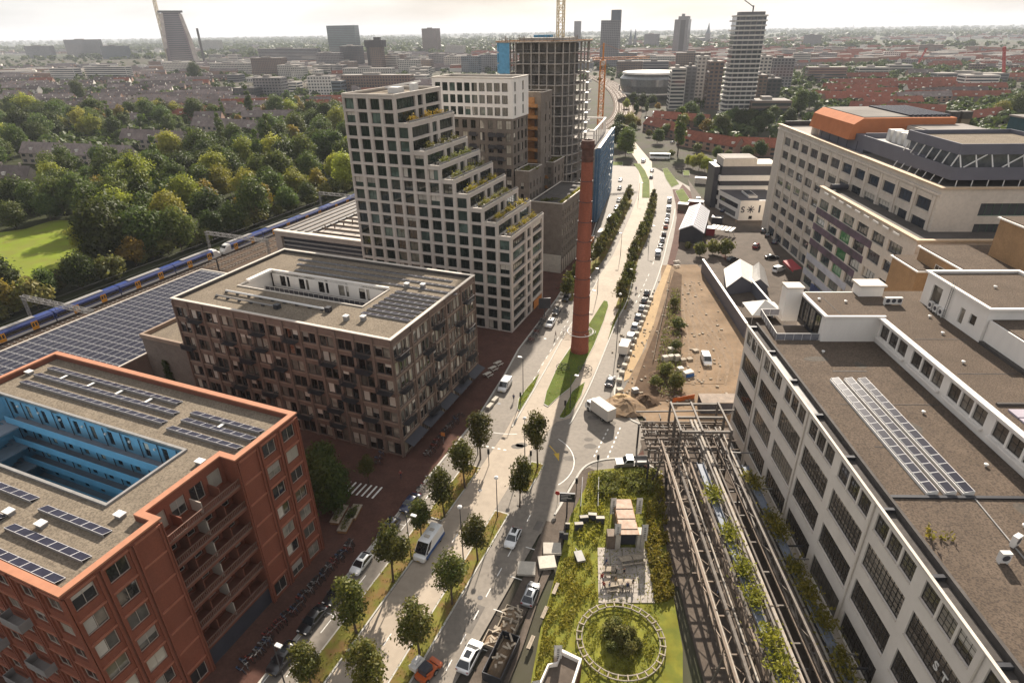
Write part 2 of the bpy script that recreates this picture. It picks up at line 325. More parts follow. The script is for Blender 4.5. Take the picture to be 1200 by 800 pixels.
def window(parent,x,y,z,ang,w_,h_,style=(1,0),frame='frame_dark',glass='red',t=0.07,tilt=0.0):
 "a window part: frame with glazing bars; its pane is a sub-part"
 key = (round(w_,2),round(h_,2),style,frame,glass,t)
 if key not in _WM:
  b = MB(); nv,nh = style; d0,d1 = 0.0,0.09
  b.box(0,d0,0,w_,d1,t); b.box(0,d0,h_ - t,w_,d1,h_); b.box(0,d0,t,t,d1,h_ - t); b.box(w_ - t,d0,t,w_,d1,h_ - t)
  tb = t * 0.7
  for k in range(1,nv + 1):
   u = w_ * k / (nv + 1); b.box(u - tb / 2,d0 + .01,t,u + tb / 2,d1 - .01,h_ - t)
  for k in range(1,nh + 1):
   u = h_ * k / (nh + 1); b.box(t,d0 + .015,u - tb / 2,w_ - t,d1 - .015,u + tb / 2)
  g = MB(); g.box(t,d1 - 0.035,t,w_ - t,d1 - 0.02,h_ - t)
  _WM[key] = (b.mesh('window',M[frame]),g.mesh('pane',G_[glass]))
 fm,gm = _WM[key]
 o = link('window',fm,parent,(x,y,z),ang); p = link('pane',gm,o)
 if random.random() < BLINDS.get(glass,0):
  k = random.randrange(3)
  if (key,k) not in _WM:
   b = MB(); f = (.3,.55,.96)[k]; q = w_ if k < 2 or style[0] == 0 else w_ / (style[0] + 1)
   b.box(t,.035,h_ - t - (h_ - 2 * t) * f,q - t,.048,h_ - t); _WM[(key,k)] = b.mesh('blind',M['blind'])
  link('blind',_WM[(key,k)],o)
 p.rotation_euler = (random.uniform(-1,1) * 0.004,0,random.uniform(-1,1) * 0.004)
 return o
def glaze(parent,off,p0,p1,ops,inset,**kw):
 dx,dy = p1[0] - p0[0],p1[1] - p0[1]; Lh = math.hypot(dx,dy); dx /= Lh; dy /= Lh; ang = math.atan2(dy,dx)
 for a,c0,b,c1 in ops:
  window(parent,p0[0] - off[0] + dx * a - dy * inset,p0[1] - off[1] + dy * a + dx * inset,c0 - (off[2] if len(off) > 2 else 0),ang,b - a,c1 - c0,**kw)
# ================================================================== ground, roads, medians, rails
def sheet(name,pts,z,m,fr=None,thick=0.0,kind='structure'):
 "flat outline (photo pixels when fr is None, else street-grid metres) laid as ground"
 P = [at(*p) for p in pts] if fr is None else [fr.w(*p) for p in pts]
 poly = [(p.x,p.y) for p in P]
 b = MB()
 if thick: b.prism(poly,z - thick,z,0)
 else:
  a = sum(poly[i][0] * poly[(i + 1) % len(poly)][1] - poly[(i + 1) % len(poly)][0] * poly[i][1] for i in range(len(poly)))
  if a < 0: poly = poly[::-1]
  b.face([(x,y,z) for x,y in poly])
 me = b.mesh(name,m)
 bm = bmesh.new(); bm.from_mesh(me); bmesh.ops.triangulate(bm,faces=[f for f in bm.faces if len(f.verts) > 4],ngon_method='EAR_CLIP'); bm.to_mesh(me); bm.free()
 return link(name,me,None,kind=kind)
def strip(name,pts,wd,z,m,ht=0.0,kind='structure',parent=None):
 "band of constant width along world points"
 b = MB(); P = [Vector((p[0],p[1],0)) for p in pts]; L_,R_ = [],[]
 for i,p in enumerate(P):
  d = (P[min(i + 1,len(P) - 1)] - P[max(i - 1,0)]).normalized(); n = Vector((-d.y,d.x,0)) * wd / 2
  L_.append(p + n); R_.append(p - n)
 for i in range(len(P) - 1):
  q = [R_[i],R_[i + 1],L_[i + 1],L_[i]]
  b.face([(v.x,v.y,z) for v in q])
  if ht:
   for s_,o_ in ((R_,1),(L_,-1)):
    f = [(s_[i].x,s_[i].y,z - ht),(s_[i + 1].x,s_[i + 1].y,z - ht),(s_[i + 1].x,s_[i + 1].y,z),(s_[i].x,s_[i].y,z)]
    b.face(f if o_ > 0 else f[::-1])
 if ht:
  for i in (0,-1): b.face([(L_[i].x,L_[i].y,z - ht),(R_[i].x,R_[i].y,z - ht),(R_[i].x,R_[i].y,z),(L_[i].x,L_[i].y,z)])
 return b.build(name,m,parent,kind=kind)
def smooth_pts(pts,n=6):
 out = []; P = [Vector((p[0],p[1],0)) for p in pts]
 for i in range(len(P) - 1):
  p0,p1,p2,p3 = P[max(i - 1,0)],P[i],P[i + 1],P[min(i + 2,len(P) - 1)]
  for k in range(n):
   t = k / n; out.append(0.5 * ((2 * p1) + (p2 - p0) * t + (2 * p0 - 5 * p1 + 4 * p2 - p3) * t * t + (3 * p1 - p0 - 3 * p2 + p3) * t ** 3))
 out.append(P[-1]); return out
def offset(pts,d):
 out = []
 for i,p in enumerate(pts):
  t = (pts[min(i + 1,len(pts) - 1)] - pts[max(i - 1,0)]).normalized(); out.append(p + Vector((t.y,-t.x,0)) * d)
 return out
gb = MB(); gb.face([(-30000,-2000,-0.60),(30000,-2000,-0.60),(30000,32000,-0.60),(-30000,32000,-0.60)])
gb.build('ground',M['country'],kind='structure')
tb = MB(); tb.prism([(-2600,230),(-1500,190),(-260,215),(-120,60),(-60,-120),(200,-120),(420,150),(1900,420),(2600,2600),(900,3000),(-900,2900),(-2400,2200)],-0.55,-0.30,0)
tb.build('town_ground',M['town'],kind='structure')
# street zone in near view
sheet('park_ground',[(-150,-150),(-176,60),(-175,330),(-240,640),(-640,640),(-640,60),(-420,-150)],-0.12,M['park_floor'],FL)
sheet('lawn',[(-40,338),(-40,278),(30,268),(62,258),(92,258),(100,280),(94,310),(48,328),(10,338)],-0.05,M['lawn'])
sheet('left_pavement',[(-150,-30),(-47.3,-30),(-47.2,60),(-46.9,92),(-48.6,110),(-50.2,122),(-51.6,155),(-54.0,180),(-58,215),(-62,234),(-100,234),(-150,225)],0.12,M['red_paving'],FL,thick=0.4)
sheet('road',[(-47.0,-30),(-46.9,60),(-46.6,92),(-48.3,110),(-49.9,122),(-51.3,155),(-53.6,180),(-57.5,215),(-62,240),(-71,290),(-85,352),
               (-60,352),(-32,306),(-24,240),(-18,200),(-17,150),(-18,118),(-19.5,108),(-12,96),(0,90),(8,84),(8,78),(-20,78),(-24,66),(-25,40),(-26,-30)],0.0,M['asphalt'],FL)
# concrete bus lanes
sheet('bus_lane',[(282.5,939.8),(358.3,833.9),(443.7,714.3),(514.2,615.7),(540.8,578.5),(564.3,545.7),(592,506),(602,488),(628,452),(634,427),(663,390),(690,345),(703,322),(718,300),(738,255),(748,228),(749,205),
                   (764,205),(767,228),(752,262),(748,280),(740,300),(737,330),(733,356),(707,413),(688,455),(668,490),(652,494),(623.8,526),(605,556.3),(583.7,590.5),(559.4,629.5),(494.6,733.5),(415.4,860.6),(344.5,974.4)],0.006,M['concrete_lane'])
sheet('bus_lane',[(749,205),(747,190),(735,172),(726,158),(722,148),(728,146),(737,158),(752,176),(764,190),(764,205)],0.008,M['concrete_lane'])
# verges: kerb then grass
def verge(pts,grass='grass',z=0.13):
 P = [at(*p) for p in pts]; c = sum((p for p in P),Vector()) / len(P)
 sheet('kerb',pts,z,M['kerb_stone'],thick=z + 0.2)
 ins = []
 for p in P:
  d = p - c; ins.append(p - d.normalized() * min(0.28,d.length * 0.3))
 poly = [(p.x,p.y) for p in ins]
 b = MB(); b.face([(x,y,z + 0.015) for x,y in poly]); me = b.mesh('verge',M[grass])
 bm = bmesh.new(); bm.from_mesh(me); bmesh.ops.triangulate(bm,faces=bm.faces[:],ngon_method='EAR_CLIP'); bmesh.ops.recalc_face_normals(bm,faces=bm.faces[:]); bm.to_mesh(me); bm.free()
 link('verge',me,kind='structure'); return poly
VERGES = []
for pts,g in (([(708,352),(712,353),(713,358),(708,375),(697,404),(681,434),(668,455),(655,465),(642,477),(637,474),(640,460),(653,430),(667,408),(690,380)],'grass'),
               ([(655,490),(660,480),(671,458),(686,447),(682,462),(668,486),(660,491)],'grass'),
               ([(606,480),(607,468),(617,455),(632,438),(627,452),(613,476),(609,482)],'grass'),
               ([(712,400),(720,380),(731,358),(733,345),(730,352),(718,378)],'grass')):
 VERGES.append((verge(pts,g),g))
def lverge(x0,x1,y0,y1,g):
 b = MB(); c = MB(); b.box(x0,y0,-0.2,x1,y1,0.13); c.box(x0 + .22,y0 + .22,0.1,x1 - .22,y1 - .22,0.145)
 o = b.build('kerb',M['kerb_stone'],kind='structure',rot=FL.a); c.build('verge',M[g],kind='structure',rot=FL.a)
 VERGES.append(([tuple(FL.w(x,y)[:2]) for x,y in ((x0,y0),(x1,y0),(x1,y1),(x0,y1))],g))
lverge(-42.9,-39.6,22,62,'grass_dry'); lverge(-42.6,-39.4,63,77.5,'grass_dry')
lverge(-32.6,-30.0,24,68.5,'grass_dry'); lverge(-31.6,-29.0,74.5,82.5,'grass_dry')
# tree strips further along the street
rowA = [at(*p) for p in ((664,352),(676,334),(690,317),(703,302),(712,285),(722,266),(731,248),(737,234))]
rowB = [at(*p) for p in ((727,362),(734,340),(739,318),(744,300),(752,283),(758,268),(763,250),(766,236))]
strip('verge',smooth_pts(rowA),3.2,0.10,M['grass_dry'],ht=0.3); strip('verge',smooth_pts(rowB),3.0,0.10,M['grass_dry'],ht=0.3)
strip('verge',[at(*p) for p in ((757,232),(757,212),(752,200),(746,192))],3.5,0.10,M['grass'],ht=0.3)
for pts in ([(776,198),(782,197),(796,216),(787,220),(780,210)],[(791,224),(800,221),(809,235),(799,240)],[(735,167),(743,180),(735,180),(732,170)],[(718,190),(730,190),(730,194),(718,194)],[(800,200),(808,200),(808,206),(801,206)]):
 verge(pts,'grass')
# side road up the right, plaza, sand site
sheet('site_ground',[(27,99),(45,98.5),(62,94),(62,190),(50,190),(44,165),(33,132),(24,112)],0.05,M['sand'],W0)
sheet('pavement',[(18,78),(27,99),(24,112),(33,132),(46,168),(64,222),(74,262),(84,262),(100,262),(140,262),(140,92),(60,60),(21,60),(12,66)],0.02,M['grey_paving'],W0)
sheet('sand_path',[(731,447),(737,444),(752,415),(766,380),(776,345),(787,312),(782,310),(771,335),(757,365),(744,400),(733,425)],0.09,M['sand_path'])
sheet('cycle_path',[(782,310),(789,312),(798,280),(802,255),(800,240),(797,222),(788,222),(792,240),(793,255),(789,280)],0.05,M['red_paving'])
sheet('cycle_path',[(796,222),(800,216),(815,230),(838,262),(860,300),(850,306),(822,262)],0.045,M['red_paving'])
sheet('plaza',[(806,210),(836,250),(872,262),(930,320),(905,345),(880,330),(836,284),(815,250)],0.06,M['grey_paving'])
sheet('verge',[(790,318),(815,318),(832,326),(868,380),(862,420),(848,450),(770,450),(772,420),(776,380)],0.10,M['sand'])
sheet('soil',[(742,456),(756,418),(770,383),(781,347),(790,318),(799,322),(798,360),(800,400),(795,440),(800,470),(745,470)],0.13,M['soil'])
sheet('garden_ground',[(622,800),(600,860),(800,880),(800,760),(782,660),(776,556),(745,546),(690,552),(672,580),(660,640),(634,735)],0.08,M['garden_grass'])
sheet('garden_path',[(652,600),(668,568),(680,552),(690,548),(697,551),(684,575),(668,606),(650,660),(632,700),(612,760),(596,800),(588,800),(612,735),(640,660)],0.10,M['grey_paving'])
sheet('courtyard_paving',[(776,556),(845,552),(838,520),(762,520),(745,535),(752,548)],0.07,M['red_paving'])
sheet('alley_paving',[(20.6,20),(36.9,20),(36.9,95),(20.6,95)],0.11,M['grey_paving'],FR)
sheet('parking_bay',[(505,880),(548,800),(580,748),(617,668),(640,610),(650,612),(640,655),(618,715),(592,770),(570,830),(548,880)],0.05,M['grey_paving'])
# kerb lines
for pts,wd in (([(752,497),(740,492),(728,480),(722,470),(720,458),(724,445),(733,420),(743,396),(757,360),(769,330),(777,305),(783,280),(788,262),(791,245)],0.35),
    ([(667,497),(672,490),(690,455),(707,415),(722,378),(735,352),(742,325)],0.3),
    ([(776,556),(752,540),(725,537),(700,540),(684,548),(672,566),(657,592),(650,603)],0.35),
    ([(600,500),(613,478),(640,432),(663,390),(690,348),(702,325)],0.3)):
 strip('kerb',smooth_pts([at(*p) for p in pts],4),wd,0.12,M['kerb_stone'],ht=0.3)
kb = [FL.w(*p) for p in ((-47.2,-30),(-47.0,60),(-46.8,92),(-48.5,110),(-50.1,122),(-51.5,155),(-53.9,180),(-57.9,215),(-62,236))]
strip('kerb',kb,0.35,0.14,M['kerb_stone'],ht=0.3)
# painted markings
mk = MB()
def dash(p,q,n,wd=0.14,duty=0.45,z=0.012):
 p = Vector(p); q = Vector(q); d = q - p
 for k in range(n):
  a = p + d * (k / n); b_ = p + d * ((k + duty) / n); t = (b_ - a).normalized(); nn = Vector((-t.y,t.x,0)) * wd / 2
  mk.face([(v.x,v.y,z) for v in (a - nn,b_ - nn,b_ + nn,a + nn)])
for fr_,(x,y0,y1,n,dt,z) in ((FL,(-26.8,25,72,12,0.4,0.012)),(FL,(-35.9,28,66,6,0.3,0.014)),(FL,(-44.6,26,72,7,0.55,0.012)),(FL,(-46.75,20,78,1,1,0.012))):
 dash(fr_.w(x,y0),fr_.w(x,y1),n,duty=dt,z=z)
dash(at(696,535),at(714,500),7,0.25); dash(at(712,536),at(728,498),7,0.25)
dash(at(745,355),at(762,318),6,0.12); dash(at(765,310),at(782,245),12,0.12); dash(at(625,445),at(668,372),10,0.12)
dash(at(556,520),at(597,528),6,0.35)
for y in (33,39,45,51,57,63):
 dash(FL.w(-25.0,y),FL.w(-23.2,y),1,0.12,1);
 dash(FL.w(-47.0,y + 3),FL.w(-44.7,y + 3),1,0.12,1)
def arc(c,r,a0,a1,n,wd=0.15,z=0.012):
 for k in range(n):
  p = [(c[0] + r * math.cos(a0 + (a1 - a0) * t / n),c[1] + r * math.sin(a0 + (a1 - a0) * t / n),0) for t in (k,k + 1)]
  dash(p[0],p[1],1,wd,1.0,z)
A = at(598,512); arc((A.x + 0.5,A.y + 13),12,-2.6,-1.5,12)
A = at(640,530); arc((A.x - 4,A.y - 2),9,-0.9,0.75,12)
mk.build('road_marking',M['paint'],kind='structure')
ym = MB(); p,q = at(644,522),at(652,531); ym.bar((p.x,p.y,.02),(q.x,q.y,.02),.18,.012); q2 = at(655,540)
d = (q2 - q).normalized(); n_ = Vector((-d.y,d.x,0)); ym.face([(v.x,v.y,.022) for v in (q - n_ * .55,q2,q + n_ * .55)])
ym.build('arrow_marking',mat('yellow_paint',(0.55,0.36,0.05),rough=0.7),kind='structure')
# concrete joints, repair patches, manholes, tyre tracks
jb,pb,mh_ = MB(),MB(),MB(); q = random.Random(31)
for k in range(10): p0,p1 = FL.w(-39.3,22 + k * 5),FL.w(-32.9,22 + k * 5); dash(p0,p1,1,.05,1,.011)
for k in range(16):
 y = q.uniform(24,70) if k < 8 else q.uniform(92,170); x = q.uniform(-29,-24) if k < 8 else q.choice([q.uniform(-47,-44),q.uniform(-24,-20)]); w_,l_ = q.uniform(.8,1.6),q.uniform(1.5,4.5)
 pb.face([FL.w(x + a * w_ / 2,y + b_ * l_ / 2,.009) for a,b_ in ((-1,-1),(1,-1),(1,1),(-1,1))])
for k in range(9):
 a,b_ = at(q.uniform(600,715),q.uniform(488,545)),q.uniform(.5,1.5); pb.face([(a.x + b_ * math.cos(t * .785) * 1.3,a.y + b_ * math.sin(t * .785) * .8,.0093) for t in range(8)])
for (x,y) in ((-36,31),(-34.6,47),(-27.5,52),(-26.6,36),(-45.2,66),(-44.8,98),(-37,72),(-23,74),(-14,88),(-46,130)):
 mh_.face([FL.w(x + .38 * math.cos(t * .524),y + .38 * math.sin(t * .524),.016) for t in range(12)])
pb.build('road_patch',M['asphalt_dark'],kind='structure'); mh_.build('manhole_cover',M['steel_dark'],kind='structure')
for k,(c,pts) in enumerate((((0,0),((800,330),(812,370),(835,400),(848,425),(845,450))),((0,0),((805,328),(822,365),(850,405),(856,440))),((0,0),((806,450),(812,410),(806,370),(803,335))),((0,0),((818,452),(824,415),(815,372),(810,330))),((0,0),((795,335),(830,385),(858,425))))):
 P = smooth_pts([at(*p) for p in pts],6)
 for o_ in (-.9,.9): strip('tyre_track',offset(P,o_),.42,.112 + .001 * k,M['soil_track'])
# white crossing bars beside the red block
cb = MB()
for k in range(7):
 a = at(399 + k * 6.2,577 - 0 * k + k * 1.2); b_ = at(411 + k * 4.4,569.5 + k * 1.3)
 p0 = FL.l(a.x,a.y)
 cb.bar((p0[0],p0[1],.135),(p0[0] + .0,p0[1] + 3.0,.135),.32,.02)
cb.build('crossing_marking',M['paint'],kind='structure',rot=FL.a)
# ---------------- railway
RC = [FL.w(-167,-60),FL.w(-167,60),FL.w(-167,150),FL.w(-167,200),Vector((-20,330,0)),Vector((40,410,0)),Vector((84,505,0)),Vector((114,616,0)),Vector((137,788,0)),Vector((146,962,0)),Vector((135,1094,0)),Vector((60,1300,0)),Vector((-120,1500,0))]
RCs = smooth_pts(RC,8)
strip('railway_bed',RCs,27,0.35,M['ballast'],ht=0.8)
rb = MB(); sl = MB()
TRK = (-10.2,-5.6,-1.0,3.6,8.2)
for o_ in TRK:
 for s_ in (-0.75,0.75):
  pl = offset(RCs,o_ + s_)
  for a,b_ in zip(pl[:-1],pl[1:]): rb.bar((a.x,a.y,0.55),(b_.x,b_.y,0.55),0.14,0.16)
 c = offset(RCs,o_); acc = 0
 for a,b_ in zip(c[:-1],c[1:]):
  if a.length > 420: break
  L_ = (b_ - a).length; t = (b_ - a).normalized(); n_ = Vector((-t.y,t.x,0))
  for k in range(int(L_ / 1.4)):
   p = a + t * (k * 1.4); sl.bar((p - n_ * 1.3)[:2] + (0.40,),(p + n_ * 1.3)[:2] + (0.40,),0.26,0.14)
rb.build('rails',M['rail_steel'],kind='structure'); sl.build('sleepers',M['sleeper'],kind='stuff')
# ================================================================== roof furniture
_PV = {}
def pv_module(w_,l_):
 k = (w_,l_)
 if k not in _PV:
  b = MB(); b.box(0,0,0,w_,l_,0.03,1); b.box(.05,.05,.03,w_ - .05,l_ - .05,.04,0); _PV[k] = b.mesh('solar_panel',[M['pv_cell'],M['pv_frame']])
 return _PV[k]
def pv_row(fr,x,y,z,n,label,group,w_=1.7,l_=1.05,tilt=17,down=True,gap=0.03,legs=True):
 "a tilted row of modules on stands, running along local x; its low edge faces the viewer"
 t = fthing(fr,x,y,'solar_array',label,'solar panels',group,z=z)
 me = pv_module(w_,l_)
 for i in range(n):
  o = link('solar_panel',me,t,(i * (w_ + gap),0,0.12 + math.sin(rad(tilt)) * l_),(-rad(tilt),0,0))
 b = MB(); h = math.sin(rad(tilt)) * l_ + .1; c = math.cos(rad(tilt)) * l_
 L_ = n * (w_ + gap)
 b.box(0,.03,0,L_,.07,h - .03); b.box(0,c - .1,0,L_,c - .04,.1)
 for i in range(n + 1): b.box(i * (w_ + gap) - .03,0.08,0,i * (w_ + gap) + .03,c - .11,0.06); b.box(i * (w_ + gap) - .05,-.0,0,i * (w_ + gap) + .02,.028,h)
 b.build('mounting_frame',M['steel_grey'],t)
 return t
def vent_box(fr,x,y,z,label,s=(0.9,0.7,0.6),group=None,m='steel_grey'):
 t = fthing(fr,x,y,'roof_vent',label,'roof vent',group,z=z)
 b = MB(); b.box(-s[0] / 2,-s[1] / 2,0,s[0] / 2,s[1] / 2,s[2] * .75); b.build('housing',M[m],t)
 c = MB(); c.box(-s[0] / 2 - .08,-s[1] / 2 - .08,s[2] * .75 + .02,s[0] / 2 + .08,s[1] / 2 + .08,s[2]); c.build('cap',M['steel_white'],t)
 return t
# ================================================================== red brick block, lower left
def red_block():
 ox,oy = -53.6,19.5
 t = fthing(FL,ox,oy,'apartment_block','red brick apartment block with blue inner courtyard, orange roof edge and recessed balconies','apartment building')
 B = lambda: MB(ox,oy,0)
 zt,zr = 24.6,23.9
 out = [(-102,19.5),(-53.6,19.5),(-53.6,30.0),(-56.0,30.0),(-56.0,40.6),(-53.6,40.6),(-53.6,51.2),(-102,51.2)]
 fh = 3.45
 ops_all = []
 # street facade, two solid wings
 wl = B()
 def wing(p0,p1,cols,blank=(),rows=7,wd=2.25):
  Lw = math.hypot(p1[0] - p0[0],p1[1] - p0[1]); cw = Lw / cols; ops = []
  for r in range(rows):
   for c in range(cols):
    if c in blank and r > 0: continue
    z0 = 0.95 + r * fh if r else 0.4
    h = 2.0 if r else 2.3
    ops.append((c * cw + (cw - wd) / 2,z0,c * cw + (cw + wd) / 2,z0 + h))
  return ops,cw
 A0,A1 = (-53.6,19.5),(-53.6,30.0)
 opsA,cwA = wing(A0,A1,3,blank=(2,)); facade(wl,A0,A1,0,zt,opsA,.32)
 C0,C1 = (-53.6,40.6),(-53.6,51.2)
 opsC,cwC = wing(C0,C1,3,blank=(0,)); facade(wl,C0,C1,0,zt,opsC,.32)
 # back of the balcony recess
 D0,D1 = (-56.0,30.0),(-56.0,40.6); opsD = []
 for r in range(1,7):
  for c in range(4): opsD.append((0.35 + c * 2.6,.25 + r * fh,2.3 + c * 2.6,2.65 + r * fh))
 facade(wl,D0,D1,0,zt,opsD,.2)
 for (a,b_) in (((-53.6,30.0),(-56.0,30.0)),((-56.0,40.6),(-53.6,40.6))): facade(wl,a,b_,0,zt,[],.2)
 # side facing the viewer, rear and railway side
 E0,E1 = (-102,19.5),(-53.6,19.5); opsE = []
 for r in range(7):
  for c in range(12):
   u = 1.4 + c * 4.0; opsE.append((u,.95 + r * fh,u + 2.2,2.75 + r * fh))
 facade(wl,E0,E1,0,zt,opsE,.32)
 F0,F1 = (-53.6,51.2),(-102,51.2); opsF = []
 for r in range(7):
  for c in range(11): opsF.append((2.0 + c * 4.2,.95 + r * fh,4.0 + c * 4.2,2.7 + r * fh))
 facade(wl,F0,F1,0,zt,opsF,.32); facade(wl,(-102,51.2),(-102,19.5),0,zt,[],.3)
 wl.build('wall',M['red_brick'],t)
 for p0,p1,ops,st in ((A0,A1,opsA,(1,0)),(C0,C1,opsC,(1,0)),(D0,D1,opsD,(1,0)),(E0,E1,opsE[24:],(1,0))):
  glaze(t,(ox,oy),p0,p1,ops,.2,style=st,frame='frame_beige',glass='red',t=.08)
 glaze(t,(ox,oy),F0,F1,opsF[33:],.2,style=(1,0),frame='frame_beige',glass='red',t=.08)
 for p0,p1,ops in ((E0,E1,opsE[:24]),(F0,F1,opsF[:33])): glaze(t,(ox,oy),p0,p1,ops,.2,style=(1,0),frame='frame_beige',glass='red')
 # brick pilasters and string courses, proud of the wall
 pil,crs,gap = B(),B(),B()
 for yb,cw in ((19.5,cwA),(40.6,cwC)):
  ye = yb + 3 * cw
  for c in range(4):
   y = yb + c * cw
   for q in (-.36,.12): pil.box(-53.598,max(y + q,yb + .002),0,-53.40,min(y + q + .24,ye - .002),zt - .45)
   gap.box(-53.598,max(y - .11,yb + .004),0,-53.55,min(y + .11,ye - .004),zt - .5)
  for r in range(7):
   z = (r + 1) * fh - .1
   for c in range(3): crs.box(-53.598,yb + c * cw + .37,z - .16,-53.44,yb + (c + 1) * cw - .37,z + .08)
 for c in range(13):
  for q in (-.36,.12): pil.box(max(-101.4 + c * 4.0 + q,-101.99),19.33,0,min(-101.16 + c * 4.0 + q,-53.61),19.498,zt - .45)
  if 0 < c: gap.box(-101.51 + c * 4.0,19.45,0,min(-101.29 + c * 4.0,-53.62),19.498,zt - .5)
 for r in range(1,8):
  for c in range(12): crs.box(-101.03 + c * 4.0,19.38,r * fh - .26,-97.78 + c * 4.0,19.498,r * fh - .02)
 crs.build('string_courses',mat('light_brick',(.30,.115,.07),var=.1,scale=.8),t,kind='stuff'); gap.build('joint_shade_strips',M['red_brick_dark'],t,kind='stuff')  # dark brick strips stand in for the shade of the vertical joints
 pil.build('pilasters',M['red_brick'],t,kind='stuff')
 # balcony slabs with rails
 for r in range(1,7):
  b = B(); z = r * fh; b.box(-55.98,30.02,z - .30,-53.72,40.58,z + .0); sl_ = b.build('balcony_slab',M['red_brick_dark'],t)
  b = B(); b.box(-53.9,30.04,z + .02,-53.74,40.56,z + .22)
  for k in range(43): b.box(-53.84,30.06 + k * .247,z + .22,-53.80,30.12 + k * .247,z + 1.0)
  b.box(-53.88,30.04,z + 1.0,-53.76,40.56,z + 1.08); b.build('railing',mat('bronze_rail',(0.17,0.10,0.075),rough=.6),t)
  for k in range(3):
   b = B(); y = 32.6 + k * 2.65; b.box(-55.98,y,z + .02,-54.2,y + .14,z + (2.2 if r < 6 else 1.6)); b.build('balcony_screen',M['frame_beige'] if k % 2 else M['red_brick_dark'],t)
 b = B(); b.box(-54.1,30.05,.14,-53.95,40.55,3.1); b.build('ground_floor_screen',M['dark_panel'],t)
 # furniture glimpsed on the balconies
 # roof
 cx = [(-98.3,29.9),(-61.7,29.9),(-61.7,40.3),(-98.3,40.3)]
 rf = B()
 for x0,y0,x1,y1 in ((-101.6,19.9,-56.4,29.9),(-101.6,40.3,-56.4,50.8),(-101.6,29.9,-98.3,40.3),(-61.7,29.9,-56.4,40.3),(-56.4,19.9,-54.0,29.6),(-56.4,41.0,-54.0,50.8)):
  rf.box(x0,y0,zr - .4,x1,y1,zr)
 rf.build('roof',M['gravel_roof'],t)
 inn = [(-101.4,20.1),(-54.2,20.1),(-54.2,29.4),(-56.6,29.4),(-56.6,41.2),(-54.2,41.2),(-54.2,50.6),(-101.4,50.6)]
 outc = [(-102.1,19.3),(-53.4,19.3),(-53.4,30.2),(-55.8,30.2),(-55.8,40.4),(-53.4,40.4),(-53.4,51.4),(-102.1,51.4)]
 cp = B(); cp.ring(outc,inn,zt + .002,zt + .22); cp.build('parapet_cap',M['orange_cap'],t)
 ip = B(); ip.ring([(x + (.0),y) for x,y in [(-101.6,19.9),(-54.0,19.9),(-54.0,29.6),(-56.4,29.6),(-56.4,41.0),(-54.0,41.0),(-54.0,50.8),(-101.6,50.8)]],[(-101.4,20.1),(-54.2,20.1),(-54.2,29.4),(-56.6,29.4),(-56.6,41.2),(-54.2,41.2),(-54.2,50.6),(-101.4,50.6)],zr - .1,zt,0); ip.build('parapet',M['red_brick_dark'],t)
 cr_ = B(); o2 = [(-98.6,29.65),(-61.45,29.65),(-61.45,40.55),(-98.6,40.55)]; cr_.ring(o2,[(-98.2,30.0),(-61.8,30.0),(-61.8,40.2),(-98.2,40.2)],zr + .002,zr + .3); cr_.build('courtyard_rim',M['steel_grey'],t)
 # blue courtyard: walls, access galleries, doors and windows
 cw = B(); opsN = []
 for r in range(7):
  for c in range(11): opsN.append((1.6 + c * 3.4,r * fh + .3,2.6 + c * 3.4,r * fh + 2.5))
 facade(cw,(-98.3,40.3),(-61.7,40.3),0,zr,opsN,.15)
 facade(cw,(-61.7,40.3),(-61.7,29.9),0,zr,[],.15); facade(cw,(-61.7,29.9),(-98.3,29.9),0,zr,[],.15); facade(cw,(-98.3,29.9),(-98.3,40.3),0,zr,[],.15)
 cw.build('courtyard_wall',M['blue_wall'],t); glaze(t,(ox,oy),(-98.3,40.3),(-61.7,40.3),opsN[33:],.1,style=(0,1),frame='blue_frame',glass='brown')
 fl = B(); fl.box(-98.3,29.9,0,-61.7,40.3,.1); fl.build('courtyard_floor',M['blue_floor'],t)
 for r in range(3,7):
  z = r * fh
  b = B(); b.box(-96.0,38.7,z - .25,-61.75,40.28,z); b.build('access_gallery',M['blue_floor'],t)
  b = B(); b.box(-96.0,38.6,z - .1,-61.75,38.68,z + 1.05); b.build('gallery_parapet',M['blue_wall'],t)
  b = B(); b.box(-95.9,30.0,z - .25,-93.2,38.58,z); b.build('access_gallery',M['blue_floor'],t)
  b = B()
  for k in range(12): b.box(-97.6 + .0,38.4 - k * .62,z - .3 - k * .28,-96.05,39.0 - k * .62,z - .2 - k * .28)
  b.build('stair',M['blue_floor'],t)
 dp = B()
 for c in range(12): dp.tube((-97.2 + c * 3.4,40.18,14),(-97.2 + c * 3.4,40.18,23.6),.06)
 dp.build('drainpipes',M['steel_dark'],t)
 lampb = B()
 for c in range(8): lampb.box(-95 + c * 4.6,40.05,22.6,-94.75 + c * 4.6,40.25,22.85)
 lampb.build('wall_lights',M['steel_white'],t)
 # rear balconies on the viewer's side
 for r in range(1,6):
  for c in (1,4,7,9):
   if (r + c) % 2: continue
   x = -100.2 + c * 4.0
   b = B(); b.box(x - .3,18.2,r * fh - .1,x + 2.9,19.34,r * fh + .06)
   for q in ((x - .3,18.2,x - .24,19.34),(x + 2.84,18.2,x + 2.9,19.34),(x - .24,18.2,x + 2.84,18.26)): b.box(q[0],q[1],r * fh + .06,q[2],q[3],r * fh + 1.05)
   b.build('balcony',M['steel_grey'],t)
 return t
defm('blue_frame',(0.03,0.06,0.09),rough=.6)
red_block()
